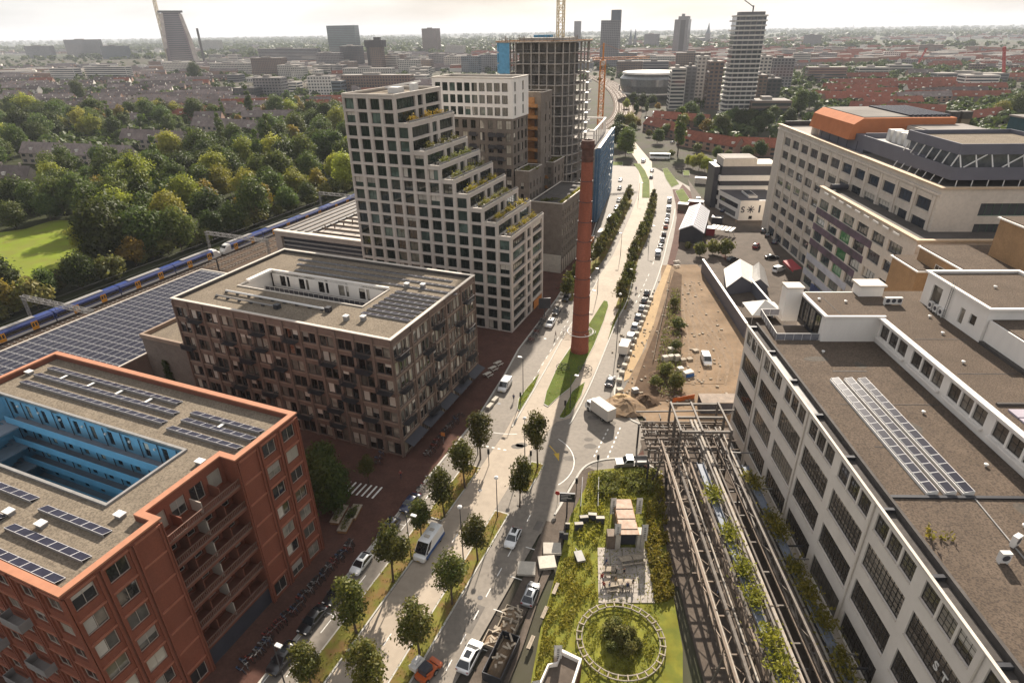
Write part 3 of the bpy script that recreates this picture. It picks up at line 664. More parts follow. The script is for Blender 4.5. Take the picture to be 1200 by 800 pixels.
for (x,y,n,lab) in ((-99.0,47.6,16,'longest solar row, rearmost of three at the back of the red roof'),(-98.9,45.5,17,'solar row, middle of three at the back of the red roof'),(-98.6,43.3,17,'solar row nearest the blue courtyard, back of the red roof'),
                       (-67.6,46.5,7,'short rear solar row at the street end of the red block roof'),(-67.4,44.8,7,'short middle solar row at the street end of the red block roof'),(-67.6,42.7,7,'short front solar row at the street end of the red block roof'),
                       (-67.8,26.4,6,'solar row beside the courtyard corner on the red block roof'),(-68.2,23.2,7,'solar row between two others on the front of the red block roof'),(-74.9,20.4,11,'solar row along the front parapet of the red block roof'),(-82,26.9,7,'solar row at the left picture edge on the red block roof'),(-84,23.6,8,'second solar row at the left picture edge on the red roof')):
 pv_row(FL,x,y,23.9,n,lab,'solar rows on the red block roof')
for (x,y,lab) in ((-70.4,25.0,'grey vent box left of the two between the front solar rows'),(-65.2,25.1,'grey vent box right of the two between the front solar rows'),(-58.6,29.2,'small pale vent at the corner of the blue courtyard'),(-57.8,39.2,'small vent on the gravel beside the blue courtyard, street side'),(-100.4,45.8,'dark vent box at the left end of the rear solar rows'),
     (-94,46.9,'first little cable box between the rear solar rows'),(-88,46.9,'second little cable box between the rear solar rows'),(-82,46.9,'third little cable box between the rear solar rows'),(-76,46.9,'fourth little cable box between the rear solar rows'),(-61.5,46.1,'cable box between the short solar rows')):
 vent_box(FL,x,y,23.9,lab,group='boxes on the red block roof',s=(1.0,.7,.55) if 'vent' in lab else (.3,1.0,.3))
# ================================================================== brown brick block with balconies
def brown_block():
 ox,oy = -53.9,75.0
 t = fthing(FL,ox,oy,'apartment_block','brown brick apartment block with black hanging balconies and a white roof terrace court','apartment building')
 B = lambda: MB(ox,oy,0); zt,zr = 24.3,23.7; fh = 3.3
 wl = B()
 A0,A1 = (-104.2,75.0),(-53.9,75.0); opsA = []; nb = 13; bw_ = 50.3 / nb
 for r in range(7):
  for c in range(nb):
   for k in range(2):
    u = c * bw_ + .43 + k * 1.54; z = .3 + r * fh if r == 0 else .8 + r * fh
    opsA.append((u,z,u + 1.46,z + (2.6 if r == 0 else 2.2)))
 facade(wl,A0,A1,0,zt,opsA,.28)
 B0,B1 = (-53.9,75.0),(-53.9,107.0); opsB = []; nB = 5; bB = 32.0 / nB
 for r in range(7):
  for c in range(nB):
   for k in range(4):
    u = c * bB + .55 + k * 1.34; z = .3 if r == 0 else .5 + r * fh
    opsB.append((u,z,u + 1.26,z + (2.7 if r == 0 else 2.5)))
 facade(wl,B0,B1,0,zt,opsB,.28)
 facade(wl,(-53.9,107.0),(-104.2,107.0),0,zt,[],.3); facade(wl,(-104.2,107),(-104.2,75),0,zt,[],.3)
 wl.build('wall',M['brown_brick'],t)
 glaze(t,(ox,oy),A0,A1,opsA[26:],.18,style=(0,0),frame='frame_dark',glass='brown',t=.09)
 glaze(t,(ox,oy),B0,B1,opsB,.18,style=(0,0),frame='frame_beige',glass='red',t=.09)
 glaze(t,(ox,oy),A0,A1,opsA[:26],.18,style=(0,0),frame='frame_dark',glass='brown',t=.09)
 pil = B()
 for c in range(nb + 1): pil.box(-104.2 + c * bw_ - .26 + (.27 if c == 0 else 0),74.74,0,-104.2 + c * bw_ + .30 - (.32 if c == nb else 0),74.998,zt - .35)
 for c in range(nB + 1): pil.box(-53.898,75.0 + c * bB - .25 + (.26 if c == 0 else 0),0,-53.7,75.0 + c * bB + .3 - (.31 if c == nB else 0),zt - .35)
 pil.build('pilasters',M['brown_brick'],t,kind='stuff')
 bd = B()
 for r in range(1,8):
  for c in range(nb): bd.box(-104.2 + c * bw_ + .31,74.88,r * fh + .52 - (.9 if r == 7 else 0),-104.2 + (c + 1) * bw_ - .27,74.998,r * fh + .72 - (.9 if r == 7 else 0))
  for c in range(nB): bd.box(-53.898,75.0 + c * bB + .33,r * fh + .12 - (.4 if r == 7 else 0),-53.76,75.0 + (c + 1) * bB - .28,r * fh + .38 - (.4 if r == 7 else 0))
 bd.build('string_courses',M['brown_band'],t,kind='stuff')
 # hanging balconies, staggered
 def balcony(x,y,z,ang,wide=2.6,m='steel_dark',orange=False):
  key = ('bal',wide,m,orange)
  if key not in _WM:
   b = MB(); b.box(0,-1.25,0,wide,0,.12)
   for q in ((0,-1.25,.04,0),(wide - .04,-1.25,wide,0)):
    for k in range(7): b.box(q[0],q[1] + k * .18,.12,q[2],q[1] + k * .18 + .05,1.1)
   for k in range(int(wide / .2)): b.box(k * .2 + .02,-1.25,.12,k * .2 + .07,-1.2,1.1)
   b.box(-.02,-1.27,1.1,wide + .02,-1.2,1.16); b.box(-.02,-1.2,1.1,.05,0,1.16); b.box(wide - .05,-1.2,1.1,wide + .02,0,1.16)
   me = b.mesh('balcony',M[m]); g = MB(); g.box(.08,-1.19,.2,wide - .08,-1.17,1.0); gm = g.mesh('balcony_screen',M['timber'] if orange else M['dark_panel']); _WM[key] = (me,gm)
  me,gm = _WM[key]; o = link('balcony',me,t,(x - ox,y - oy,z),ang)
  if orange or (int(x * 7 + z * 3) % 4 == 0): link('balcony_screen',gm,o)
 for r in range(1,7):
  for c in range(nb):
   if (c * 2 + r * 3) % 4 in (0,1) and (c + r) % 3 != 0: balcony(-104.2 + c * bw_ + .5,74.8,r * fh + .62,0,2.9,orange=(c in (8,12) and r in (5,6)))
  for c in range(nB):
   if (c + r) % 2 == 0: balcony(-53.7,75.0 + c * bB + .5 + (r % 2) * 2.4,r * fh + .4,math.pi / 2,2.9)
 # roof: U shape round a white terrace court
 rf = B()
 for q in ((-103.9,75.3,-54.2,86.0),(-103.9,95.2,-54.2,106.7),(-67.2,86.0,-54.2,95.2),(-103.9,86.0,-98.0,95.2)): rf.box(q[0],q[1],zr - .4,q[2],q[3],zr)
 rf.build('roof',M['gravel_roof'],t)
 cp = B(); cp.ring([(-104.4,74.8),(-53.7,74.8),(-53.7,107.2),(-104.4,107.2)],[(-103.8,75.4),(-54.3,75.4),(-54.3,106.6),(-103.8,106.6)],zt + .002,zt + .16); cp.build('parapet_cap',M['stone_cap'],t)
 pp = B(); pp.ring([(-103.9,75.3),(-54.2,75.3),(-54.2,106.7),(-103.9,106.7)],[(-103.75,75.45),(-54.35,75.45),(-54.35,106.55),(-103.75,106.55)],zr,zt,0); pp.build('parapet',M['bitumen'],t)
 ww = B(); opsW = []
 for c in range(6): opsW += [(2.0 + c * 5.2,20.6,3.5 + c * 5.2,23.0),(3.9 + c * 5.2,20.6,4.6 + c * 5.2,23.0)]
 opsW = [o for o in opsW if o[2] < 29]
 facade(ww,(-97.6,95.2),(-67.4,95.2),20.2,24.0,opsW,.15); facade(ww,(-98.0,86.0),(-98.0,95.2),20.2,24.0,[],.1)
 facade(ww,(-67.2,95.2),(-67.2,86.0),20.2,23.7,[],.1); facade(ww,(-67.2,86.0),(-98.0,86.0),20.2,23.7,[],.1)
 ww.box(-98.0,95.0,23.99,-67.2,95.4,24.25); ww.box(-98.2,88.4,23.702,-97.2,95.0,24.25)
 ww.build('terrace_wall',M['white_render'],t); glaze(t,(ox,oy),(-97.6,95.2),(-67.4,95.2),opsW,.1,style=(0,0),frame='frame_dark',glass='brown')
 fl = B(); fl.box(-98.0,86.0,20.0,-67.2,95.2,20.2); fl.build('terrace_floor',M['grey_paving'],t)
 rl = B()
 for k in range(24): rl.box(-97.5 + k * 1.3,92.4,20.22,-97.44 + k * 1.3,92.46,21.4)
 rl.box(-97.6,92.38,21.4,-67.3,92.48,21.47); rl.box(-97.6,92.42,20.4,-67.3,92.44,21.3,1); rl.build('terrace_railing',[M['steel_white'],M['dark_panel']],t)
 rr = B(); rr.box(-98.1,85.75,23.702,-67.0,86.0,23.95); rr.box(-67.25,86.02,23.704,-67.0,95.3,23.95); rr.build('terrace_rim',M['stone_cap'],t)
 # shop awnings along the pavement
 for c in range(nB):
  b = B(); b.face([(-53.7,75.0 + c * bB + .5,3.3),(-51.9,75.0 + c * bB + .5,2.7),(-51.9,75.0 + (c + 1) * bB - .4,2.7),(-53.7,75.0 + (c + 1) * bB - .4,3.3)])
  b.face([(-53.7,75.0 + c * bB + .5,3.24),(-53.7,75.0 + (c + 1) * bB - .4,3.24),(-51.9,75.0 + (c + 1) * bB - .4,2.64),(-51.9,75.0 + c * bB + .5,2.64)]); b.build('awning',M['dark_panel'],t)
 return t
brown_block()
for k in range(7):
 pv_row(FL,-65.6 + k * .05,83.2 + k * 1.85,23.7,6,['first','second','third','fourth','fifth','sixth','seventh'][k] + ' row from the front in the solar block on the brown roof','solar rows on the brown block roof',w_=1.65,l_=1.0,tilt=10)
for (x,y,n,lab) in ((-93,97.4,23,'long solar strip beside the white terrace wall on the brown roof'),(-95,100.4,23,'long solar strip in the middle of the rear wing of the brown roof'),(-97,103.2,23,'long solar strip nearest the rear parapet of the brown roof')):
 pv_row(FL,x,y,23.7,n,lab,'long solar strips on the brown roof',l_=.8,tilt=10)
def duct(fr,pts,z,label,r=.22,m='steel_white'):
 x0,y0 = pts[0]; t = fthing(fr,x0,y0,'roof_duct',label,'duct','ducts on the brown roof',z=z)
 b = MB(x0,y0,0); b.path([(x,y,.45) for x,y in pts],r,8); b.build('pipe',M[m],t)
 c = MB(x0,y0,0); L_ = math.hypot(pts[-1][0] - x0,pts[-1][1] - y0)
 for k in range(int(L_ / 3) + 1):
  f = min(1,k * 3 / L_); x = x0 + (pts[-1][0] - x0) * f; y = y0 + (pts[-1][1] - y0) * f; c.box(x - .3,y - .15,0,x + .3,y + .15,.24)
 c.build('support',M['steel_dark'],t); e = MB(x0,y0,0); e.box(pts[-1][0],pts[-1][1] - .5,.06,pts[-1][0] + 1.0,pts[-1][1] + .5,.95); e.build('fan_box',M['steel_dark'],t)
duct(FL,[(-97.5,82.3),(-72.5,82.0)],23.7,'long pale ventilation duct on the front wing of the brown roof')
duct(FL,[(-97.6,79.8),(-82.5,79.6)],23.7,'shorter grey duct near the front parapet of the brown roof',.16,'steel_grey')
for (x,y,lab) in ((-66.5,80.0,'small vent left of the solar block on the brown roof'),(-63.5,81.0,'small round-capped vent in front of the solar block on the brown roof'),(-64.5,97.6,'tall pale vent behind the solar block on the brown roof'),(-61.2,98.4,'squat vent right of the tall pale one on the brown roof')):
 vent_box(FL,x,y,23.7,lab,group='vents on the brown roof',s=(.8,.8,1.0))
# ================================================================== stepped tower with planted terraces
def plant_clump(parent,pts,name='terrace_plants',m='shrub',size=.5,n=60,spread=(.8,.5,.6),rndseed=1):
 rs = np.random.RandomState(rndseed); b = MB()
 for (x,y,z) in pts:
  for k in range(n):
   p = Vector((x + rs.normal() * spread[0] * .5,y + rs.normal() * spread[1] * .5,z + abs(rs.normal()) * spread[2] * .5 + .1))
   a = Vector(rs.normal(size=3)).normalized() * size * rs.uniform(.2,.5); c = Vector(rs.normal(size=3)).normalized() * size * rs.uniform(.15,.3)
   b.face([p - a,p + c * .6,p + a,p - c])
 return b.build(name,LF[m],parent,kind='stuff')
def stepped_tower():
 ox,oy = -55.0,130.0
 t = fthing(FL,ox,oy,'stepped_tower','pale stone residential tower stepping down in planted terraces beside the street','residential tower')
 B = lambda: MB(ox,oy,0); cw = 44.1 / 12; fh = 3.13; x0 = -99.1; D = 153.0
 tops = [18] * 4 + [16,14,13,12,11,10,9,8]
 Z = lambda n: n * fh if n else 0.0
 wl = B(); allops = []
 # viewer-side facade, one column at a time
 for c in range(12):
  zt = Z(tops[c]) + (.35 if True else 0); p0,p1 = (x0 + c * cw,130.0),(x0 + (c + 1) * cw,130.0); ops = []
  for r in range(tops[c]):
   z = Z(r); ops.append((.53,z + (.3 if r else .2),cw - .53,z + 2.76))
  facade(wl,p0,p1,0,zt,ops,.45); glaze(t,(ox,oy),p0,p1,ops,.38,style=(1,0),frame='frame_dark',glass='tower',t=.08)
 # rear and left
 facade(wl,(x0,153),(x0,130),0,Z(18) + .35,[],.3); facade(wl,(-55,153),(x0,153),0,Z(8) + .35,[],.3)
 facade(wl,(x0 + 4 * cw,153),(x0,153),Z(8) + .35,Z(18) + .35,[],.3)
 # street-side facades of each step: wide bay, narrow bay, wide bay between piers
 def side(x,z0,n,ztop):
  ops = []
  for r in range(n):
   z = z0 + r * fh
   for a,b_ in ((1.1,9.6),(10.9,13.4),(14.8,22.0)): ops.append((a,z + .3,b_,z + 2.75))
  facade(wl,(x,130.0),(x,D),z0 + .002,ztop,ops,.5)
  for o in ops:
   wd = o[2] - o[0]; glaze(t,(ox,oy),(x,130.0),(x,D),[o],.42,style=(5 if wd > 8 else 1 if wd < 3 else 4,0),frame='frame_dark',glass='tower',t=.09)
 side(-55.0,0,8,Z(8) + .35)
 segs = [(4,16,18),(5,14,16),(6,13,14),(7,12,13),(8,11,12),(9,10,11),(10,9,10),(11,8,9)]
 ter = B(); par = B()
 for c,lo,hi in segs:
  x = x0 + c * cw; side(x,Z(lo) + .02,hi - lo,Z(hi) + .35)
  xe = x0 + (c + 1) * cw
  ter.box(x,130.3,Z(lo) - .25,xe - .3,D - .3,Z(lo) + .0)
  par.box(xe - .3,130.0 + .002,Z(lo) + .351,xe + .06,D,Z(lo) + .75); par.box(x + .002,129.94,Z(lo) + .351,xe - .302,130.3,Z(lo) + .75)
  if c < 11: wl.face([(x,D,Z(8)),(x0 + 4 * cw,D,Z(8)),(x0 + 4 * cw,D,Z(hi)),(x,D,Z(hi))])
  # glass balustrade, planters, chairs
  g = B(); g.box(xe - .18,130.2,Z(lo) + .76,xe - .15,D - .2,Z(lo) + 1.25); g.build('balustrade',M['steel_grey'],t)
  rs = random.Random(c)
  pl = B(); pts = []
  for k in range(3):
   y = 133.2 + k * 6.6 + rs.uniform(-1,1); pl.box(x + 1.7,y,Z(lo),xe - .5,y + rs.uniform(1.2,3.4),Z(lo) + .55)
   pts += [(x + 2.4 - ox,y + .5 + q * .8 - oy,Z(lo) + .6) for q in range(3)]
  pl.build('planter',M['frame_beige'],t); plant_clump(t,pts,m=rs.choice(['shrub','weed','gold','shrub']),size=.85,n=60,spread=(1.1,1.5,1.3),rndseed=c)
  f = B()
  for k in range(4):
   y = 131.5 + k * 5.3 + rs.uniform(0,1.5); f.box(x + .7,y,Z(lo) + .02,x + 1.3,y + .6,Z(lo) + .45); f.box(x + .7,y,Z(lo) + .45,x + .8,y + .6,Z(lo) + .9)
  f.build('terrace_seats',M['steel_white'] if c % 2 else M['dark_panel'],t)
  for yy in (130.5,141.0,152.4): pass
 wl.build('wall',M['tower_stone'],t); ter.build('terrace_floor',M['grey_paving'],t); par.build('terrace_parapet',M['stone_cap'],t)
 # projecting grid: piers and bands in front of the glass
 gr = B()
 for c in range(13):
  h = max(Z(tops[min(c,11)]),Z(tops[max(c - 1,0)]))
  gr.box(x0 + c * cw - .26 + (.27 if c == 0 else 0),129.86,0,x0 + c * cw + .26 - (.27 if c == 12 else 0),129.998,h + .33)
 for c in range(12):
  for r in range(1,tops[c] + 1): gr.box(x0 + c * cw + .262,129.9,Z(r) - .22,x0 + (c + 1) * cw - .262,129.998,Z(r) + .1)
 gr.build('facade_grid',M['tower_stone'],t,kind='stuff')
 xt = x0 + 4 * cw
 rf = B(); rf.box(x0 + .4,130.4,Z(18) - .4,xt - .4,D - .4,Z(18) - .1); rf.build('roof',M['gravel_roof'],t)
 cp = B(); cp.ring([(x0 - .05,129.85),(xt + .08,129.85),(xt + .08,D + .05),(x0 - .05,D + .05)],[(x0 + .4,130.35),(xt - .4,130.35),(xt - .4,D - .4),(x0 + .4,D - .4)],Z(18) + .352,Z(18) + .75); cp.build('parapet_cap',M['stone_cap'],t)
 b = B(); b.bar((x0 + 2,146,Z(18) + .8),(x0 + 11,149,Z(18) + 2.3),.5,.5); b.box(x0 + 6,141,Z(18) - .1,x0 + 9,144,Z(18) + 1.3); b.box(x0 + 10,145,Z(18) - .1,x0 + 11.5,147,Z(18) + 2); b.build('roof_plant',M['steel_white'],t)
 b = B(); b.box(-54.86,145.2,.3,-54.8,151.5,2.8); b.build('shop_sign',M['crane_yellow'],t)
stepped_tower()
# ================================================================== generic masonry block in a street grid
def block(fr,x0,y0,x1,y1,h,name,label,cat,wall,fh=3.2,bay=3.2,ww=1.5,wh=1.8,sill=.9,glass='far',frame='frame_dark',style=(1,0),sides='fr',roof='flat_roof',cap='stone_cap',z0=0.0,extra=None,group=None,depth=.25,first=None,t=None,shift=0.0):
 "four walls with real windows on the sides listed (f = toward the viewer, r = street side, l, b)"
 if t is None: t = fthing(fr,x0,y0,name,label,cat,group)
 B = lambda: MB(x0,y0,0)
 wl = B(); S = {'f': ((x0,y0),(x1,y0)),'r': ((x1,y0),(x1,y1)),'b': ((x1,y1),(x0,y1)),'l': ((x0,y1),(x0,y0))}
 for k,(p0,p1) in S.items():
  ops = []
  if k in sides:
   L_ = math.hypot(p1[0] - p0[0],p1[1] - p0[1]); n = max(1,int(L_ / bay)); bw_ = L_ / n
   for r in range(int((h - z0) / fh)):
    for c in range(n):
     u = c * bw_ + (bw_ - ww) / 2; z = z0 + r * fh + sill
     if z + wh < h - .3: ops.append((u,z,u + ww,z + wh))
  facade(wl,p0,p1,z0,h,ops,depth)
  glaze(t,(x0,y0),p0,p1,ops,depth * .7,style=style,frame=frame,glass=glass)
 wl.build('wall',M[wall],t)
 rf = B(); rf.box(x0 + .3,y0 + .3,h - .7,x1 - .3,y1 - .3,h - .35); rf.build('roof',M[roof],t)
 cp = B(); cp.ring([(x0 - .06,y0 - .06),(x1 + .06,y0 - .06),(x1 + .06,y1 + .06),(x0 - .06,y1 + .06)],[(x0 + .3,y0 + .3),(x1 - .3,y0 + .3),(x1 - .3,y1 - .3),(x0 + .3,y1 - .3)],h + .002,h + .2); cp.build('parapet_cap',M[cap],t)
 return t
# white-topped tower behind
t = block(FL,-100.8,178,-74.2,190.5,46.4,'residential_tower','tower with three white upper storeys over brown brick and dark balconies','residential tower','grey_brick',fh=3.55,bay=2.95,ww=1.7,wh=2.5,sill=.5,glass='brown',roof='bitumen',cap='brown_band')
B = lambda: MB(-100.8,178,0)
wl = B(); opsF = [(1.0 + c * 2.5,47.0 + r * 3.4,2.9 + c * 2.5,49.4 + r * 3.4) for c in range(10) for r in range(3)]; opsR = [(1.4 + c * 6.4,47.0 + r * 3.4,2.7 + c * 6.4,49.6 + r * 3.4) for c in range(2) for r in range(3)]
P0,P1,P2,P3 = (-101.0,177.8),(-74.0,177.8),(-74.0,190.7),(-101.0,190.7)
facade(wl,P0,P1,46.3,57.4,opsF,.4); facade(wl,P1,P2,46.3,57.4,opsR,.4); facade(wl,P2,P3,46.3,57.4,[],.3); facade(wl,P3,P0,46.3,57.4,[],.3)
wl.face([P3 + (46.3,),P2 + (46.3,),P1 + (46.3,),P0 + (46.3,)]); wl.build('upper_wall',M['white_render'],t)
glaze(t,(-100.8,178),P0,P1,opsF,.3,style=(2,0),frame='frame_dark',glass='tower'); glaze(t,(-100.8,178),P1,P2,opsR,.3,style=(0,0),frame='frame_dark',glass='tower')
b = B(); b.box(-100.5,178.3,56.4,-74.5,190.2,56.7); b.build('roof',M['flat_roof'],t)
b = B(); b.ring([(-101.1,177.7),(-73.9,177.7),(-73.9,190.8),(-101.1,190.8)],[(-100.5,178.3),(-74.5,178.3),(-74.5,190.2),(-100.5,190.2)],57.402,57.75); b.build('parapet_cap',M['stone_cap'],t)
for r in range(12):
 for xx in (-88.5,-82.0,-79.2):
  b = B(); z = 2 + r * 3.55; b.box(xx,176.6,z,xx + 2.6,177.95,z + .15)
  b.box(xx,176.6,z + .15,xx + 2.6,176.66,z + 1.1); b.box(xx,176.66,z + .15,xx + .06,177.95,z + 1.1); b.build('balcony',M['steel_dark'],t)
# brick block in front of it, with a planted roof
t = block(FL,-73.7,178.2,-68.9,189.6,31.0,'brick_wing','narrow brown brick wing with a grassy roof below the white-topped tower','building','grey_brick',fh=3.5,bay=2.4,ww=1.0,wh=2.0,glass='brown',roof='gravel_roof')
plant_clump(t,[(2.0 + .8 * k,1.5 + 1.6 * k,30.7) for k in range(4)] + [(1.5,7,30.7),(3.6,3,30.7)],m='shrub',size=1.0,n=60,spread=(1.2,1.6,.5))
# orange-balconied tower
t = block(FL,-79.5,199.5,-72.0,207.5,52.0,'residential_tower','slim brown brick tower with timber-lined balconies between two taller towers','residential tower','grey_brick',fh=3.5,bay=3.6,ww=1.0,wh=2.3,glass='brown',sides='r',roof='gravel_roof')
for r in range(14):
 b = MB(-79.5,199.5,0); z = 2.0 + r * 3.5; b.box(-79.3,196.9,z,-73.2,199.48,z + .2); b.box(-79.3,196.8,z + .2,-73.2,196.9,z + 1.15); b.build('balcony',M['timber'],t)
 c = MB(-79.5,199.5,0); c.box(-79.2,199.36,z + .22,-75.2,199.46,z + 2.9,0); c.build('timber_lining',M['timber'],t)
b = MB(-79.5,199.5,0); b.box(-73.1,196.8,0,-72.0,199.49,52.0); b.build('side_wall',M['grey_brick'],t)
t = block(FL,-75.5,202.5,-69.2,214,29.3,'brick_wing','brown brick wing with planted roof and timber-lined balconies at the foot of the slim tower','building','grey_brick',fh=3.5,bay=3.0,ww=1.3,wh=2.2,glass='brown',roof='gravel_roof')
plant_clump(t,[(1.5 + .9 * k,2 + 2.0 * k,29) for k in range(5)] + [(4.2,3,29)],m='shrub',size=1.0,n=60,spread=(1.4,1.6,.6))
for r in range(7):
 b = MB(-75.5,202.5,0); z = 3 + r * 3.5; b.box(-75.0,201.2,z,-71.0,202.48,z + .2); b.box(-75.0,201.14,z + .2,-71.0,201.2,z + 1.1); b.build('balcony',M['timber'],t)
# street block with a strip of sedum on its roof
t = block(FL,-67.4,175.5,-57.0,205,22.5,'street_block','grey brick corner block with a blank end wall and yellow-green planting on its roof edge','building','grey_brick',fh=2.95,bay=2.1,ww=1.15,wh=2.0,sill=.6,glass='brown',sides='r',roof='bitumen',frame='frame_beige')
b = MB(-67.4,175.5,0); b.box(-67.39,175.36,0,-57.02,175.498,6.0); b.build('plinth',M['concrete_block'],t)
plant_clump(t,[(9.4,1.5 + 1.1 * k,22.3) for k in range(25)],m='weed',size=.9,n=36,spread=(.7,1.0,.5)); plant_clump(t,[(3 + k,3 + k * .8,22.2) for k in range(4)],m='shrub',size=1,n=40,spread=(1.5,1.2,.5),rndseed=5)
b = MB(-67.4,175.5,0)
for k in range(14): b.box(-56.998,176.2 + k * 2.05,.2,-56.9,177.3 + k * 2.05,4.6)
b.build('shopfront',M['frame_beige'],t,kind='stuff')
t = block(FL,-101,192,-80,206,18,'low_wing','low brown wing with a dark roof hidden behind the white-topped tower','building','grey_brick',sides='',roof='bitumen')
# ================================================================== concrete tower under construction
def concrete_tower():
 t = fthing(FL,-97.5,222,'unfinished_tower','unfinished grey concrete tower with open floors, props and blue netting at one corner','tower under construction')
 B = lambda: MB(-97.5,222,0)
 fp = [(-97.5,222),(-76,222),(-73.2,222.6),(-71.4,224.2),(-70.2,227),(-69.3,232),(-69.2,240),(-71,248),(-97.5,248)]
 core = [(-92,228),(-76,228),(-74.5,231),(-74.5,243),(-92,243)]
 def insetp(d):
  c = (-83,235); return [(x + (c[0] - x) * d,y + (c[1] - y) * d) for x,y in fp]
 c = B(); c.prism(core,0,67.5); c.build('core',M['raw_concrete'],t)
 nfl = 19; fh = 66.4 / nfl
 for r in range(1,nfl + 1):
  b = B(); b.prism(fp if r < nfl else insetp(-.06),r * fh - .3,r * fh); b.build('floor_slab',M['raw_concrete'],t)
 pts = []
 for i in range(len(fp)):
  a,b_ = Vector((*insetp(.02)[i],0)),Vector((*insetp(.02)[(i + 1) % len(fp)],0)); L_ = (b_ - a).length; n = max(1,int(L_ / 3.0))
  pts += [a + (b_ - a) * (k / n) for k in range(n)]
 for p in pts:
  b = B()
  for r in range(nfl): b.box(p.x - .2,p.y - .2,r * fh + .002,p.x + .2,p.y + .2,(r + 1) * fh - .302)
  b.build('column',M['raw_concrete'],t)
 # inner partitions, hoarding and guard rails seen between the slabs
 inn = insetp(.1); rs = random.Random(3); b = B(); g = B()
 for r in range(nfl):
  for i in range(5):
   p,q = Vector((*inn[i],0)),Vector((*inn[i + 1],0)); L_ = (q - p).length; n = max(1,int(L_ / 2.2))
   for k in range(n):
    if rs.random() < (.6 if r < 9 else .35):
     a = p + (q - p) * (k / n); c_ = p + (q - p) * ((k + .9) / n); b.bar((a.x,a.y,r * fh + 1.5),(c_.x,c_.y,r * fh + 1.5),.12,2.9)
  for i in range(6):
   p,q = Vector((*fp[i],0)),Vector((*fp[i + 1],0)); g.bar((p.x,p.y,r * fh + 1.0),(q.x,q.y,r * fh + 1.0),.05,.06);
 b.build('partitions',mat('partition_shade',(.10,.092,.085),var=.35,scale=.4),t,kind='stuff'); g.build('guard_rails',M['steel_grey'],t,kind='stuff')  # partition colour darkened to carry the shade inside the open floors
 # props and formwork on the top deck
 b = B()
 for k in range(70):
  x = rs.uniform(-98,-70.5); y = rs.choice([221,221.6,226,232,240]) if x > -97 else 225; b.tube((x,y,66.4),(x,y,66.4 + rs.uniform(.8,2.2)),.06,n=4)
 b.build('props',M['rust_steel'],t,kind='stuff')
 b = B(); b.ring(insetp(-.07),insetp(-.01),66.45,66.7); b.build('edge_formwork',M['timber'],t)
 n_ = B()
 for r in range(12,19): n_.box(-98.1,221.6,r * fh + .3,-97.6,226,(r + 1) * fh - .2)
 n_.box(-97.4,221.4,56,-93.2,221.46,66); n_.box(-97.4,221.4,45.5,-95.4,221.46,55.8); n_.box(-91,240,66.5,-84,242,68.4); n_.build('safety_net',mat('net_light',(0.10,0.27,0.42),rough=.7,var=.2),t)
 # loading platforms on the far street side
 for r in range(5,18,1):
  b = B(); b.box(-69.1,233,r * fh + .1,-66.6,236.5,r * fh + .25); b.box(-66.7,233,r * fh + .25,-66.6,236.5,r * fh + 1.2); b.build('loading_platform',M['steel_white'],t)
concrete_tower()
def lattice(b,p,q,w_,n,r=.12,br=.07):
 "square lattice mast or jib from p to q"
 p = Vector(p); q = Vector(q); d = (q - p).normalized(); u = Vector((0,0,1)) if abs(d.z) < .9 else Vector((1,0,0)); s_ = d.cross(u).normalized() * w_ / 2; u = s_.cross(d).normalized() * w_ / 2
 cs = [s_ + u,s_ - u,-s_ - u,-s_ + u]
 for c in cs: b.bar(p + c,q + c,r * 2,r * 2)
 for k in range(n):
  a,e = p + (q - p) * (k / n),p + (q - p) * ((k + 1) / n)
  for i in range(4):
   c0,c1 = cs[i],cs[(i + 1) % 4]
   if k % 2: c0,c1 = c1,c0
   b.bar(a + c0,e + c1,br * 2,br * 2); b.bar(e + c0,e + c1,br * 2,br * 2)
t = fthing(FL,-79,236,'tower_crane','cream lattice crane mast rising from the unfinished concrete tower','tower crane')
b = MB(); lattice(b,(0,0,40),(0,0,118),2.2,40,.16,.09); b.build('mast',mat('crane_cream',(0.55,0.46,0.30),rough=.6),t)
cpos = Vector((54.5,380,0))
t = thing('tower_crane','orange-yellow tower crane beside the concrete tower with a short jib pointing right','tower crane',cpos,0)
b = MB(); lattice(b,(0,0,0),(0,0,54),2.9,20,.2,.12); b.build('mast',M['crane_yellow'],t)
b = MB(); b.box(-1.2,-1.2,51.5,1.2,1.2,53.8); b.build('cab',M['steel_white'],t)
b = MB(); lattice(b,(-9,-2,55),(28,8,55),1.2,14,.09,.05); b.build('jib',M['crane_yellow'],t)
b = MB(); b.bar((0,0,54),(0,0,63),.8,.8); b.bar((0,0,62.6),(20,6,55.6),.1,.1); b.bar((0,0,62.6),(-9,-2,55.5),.1,.1); b.build('tower_head',M['crane_yellow'],t)
b = MB(); b.box(-9.5,-3.2,53,-6.5,-.6,54.8); b.build('counterweight',M['raw_concrete'],t)
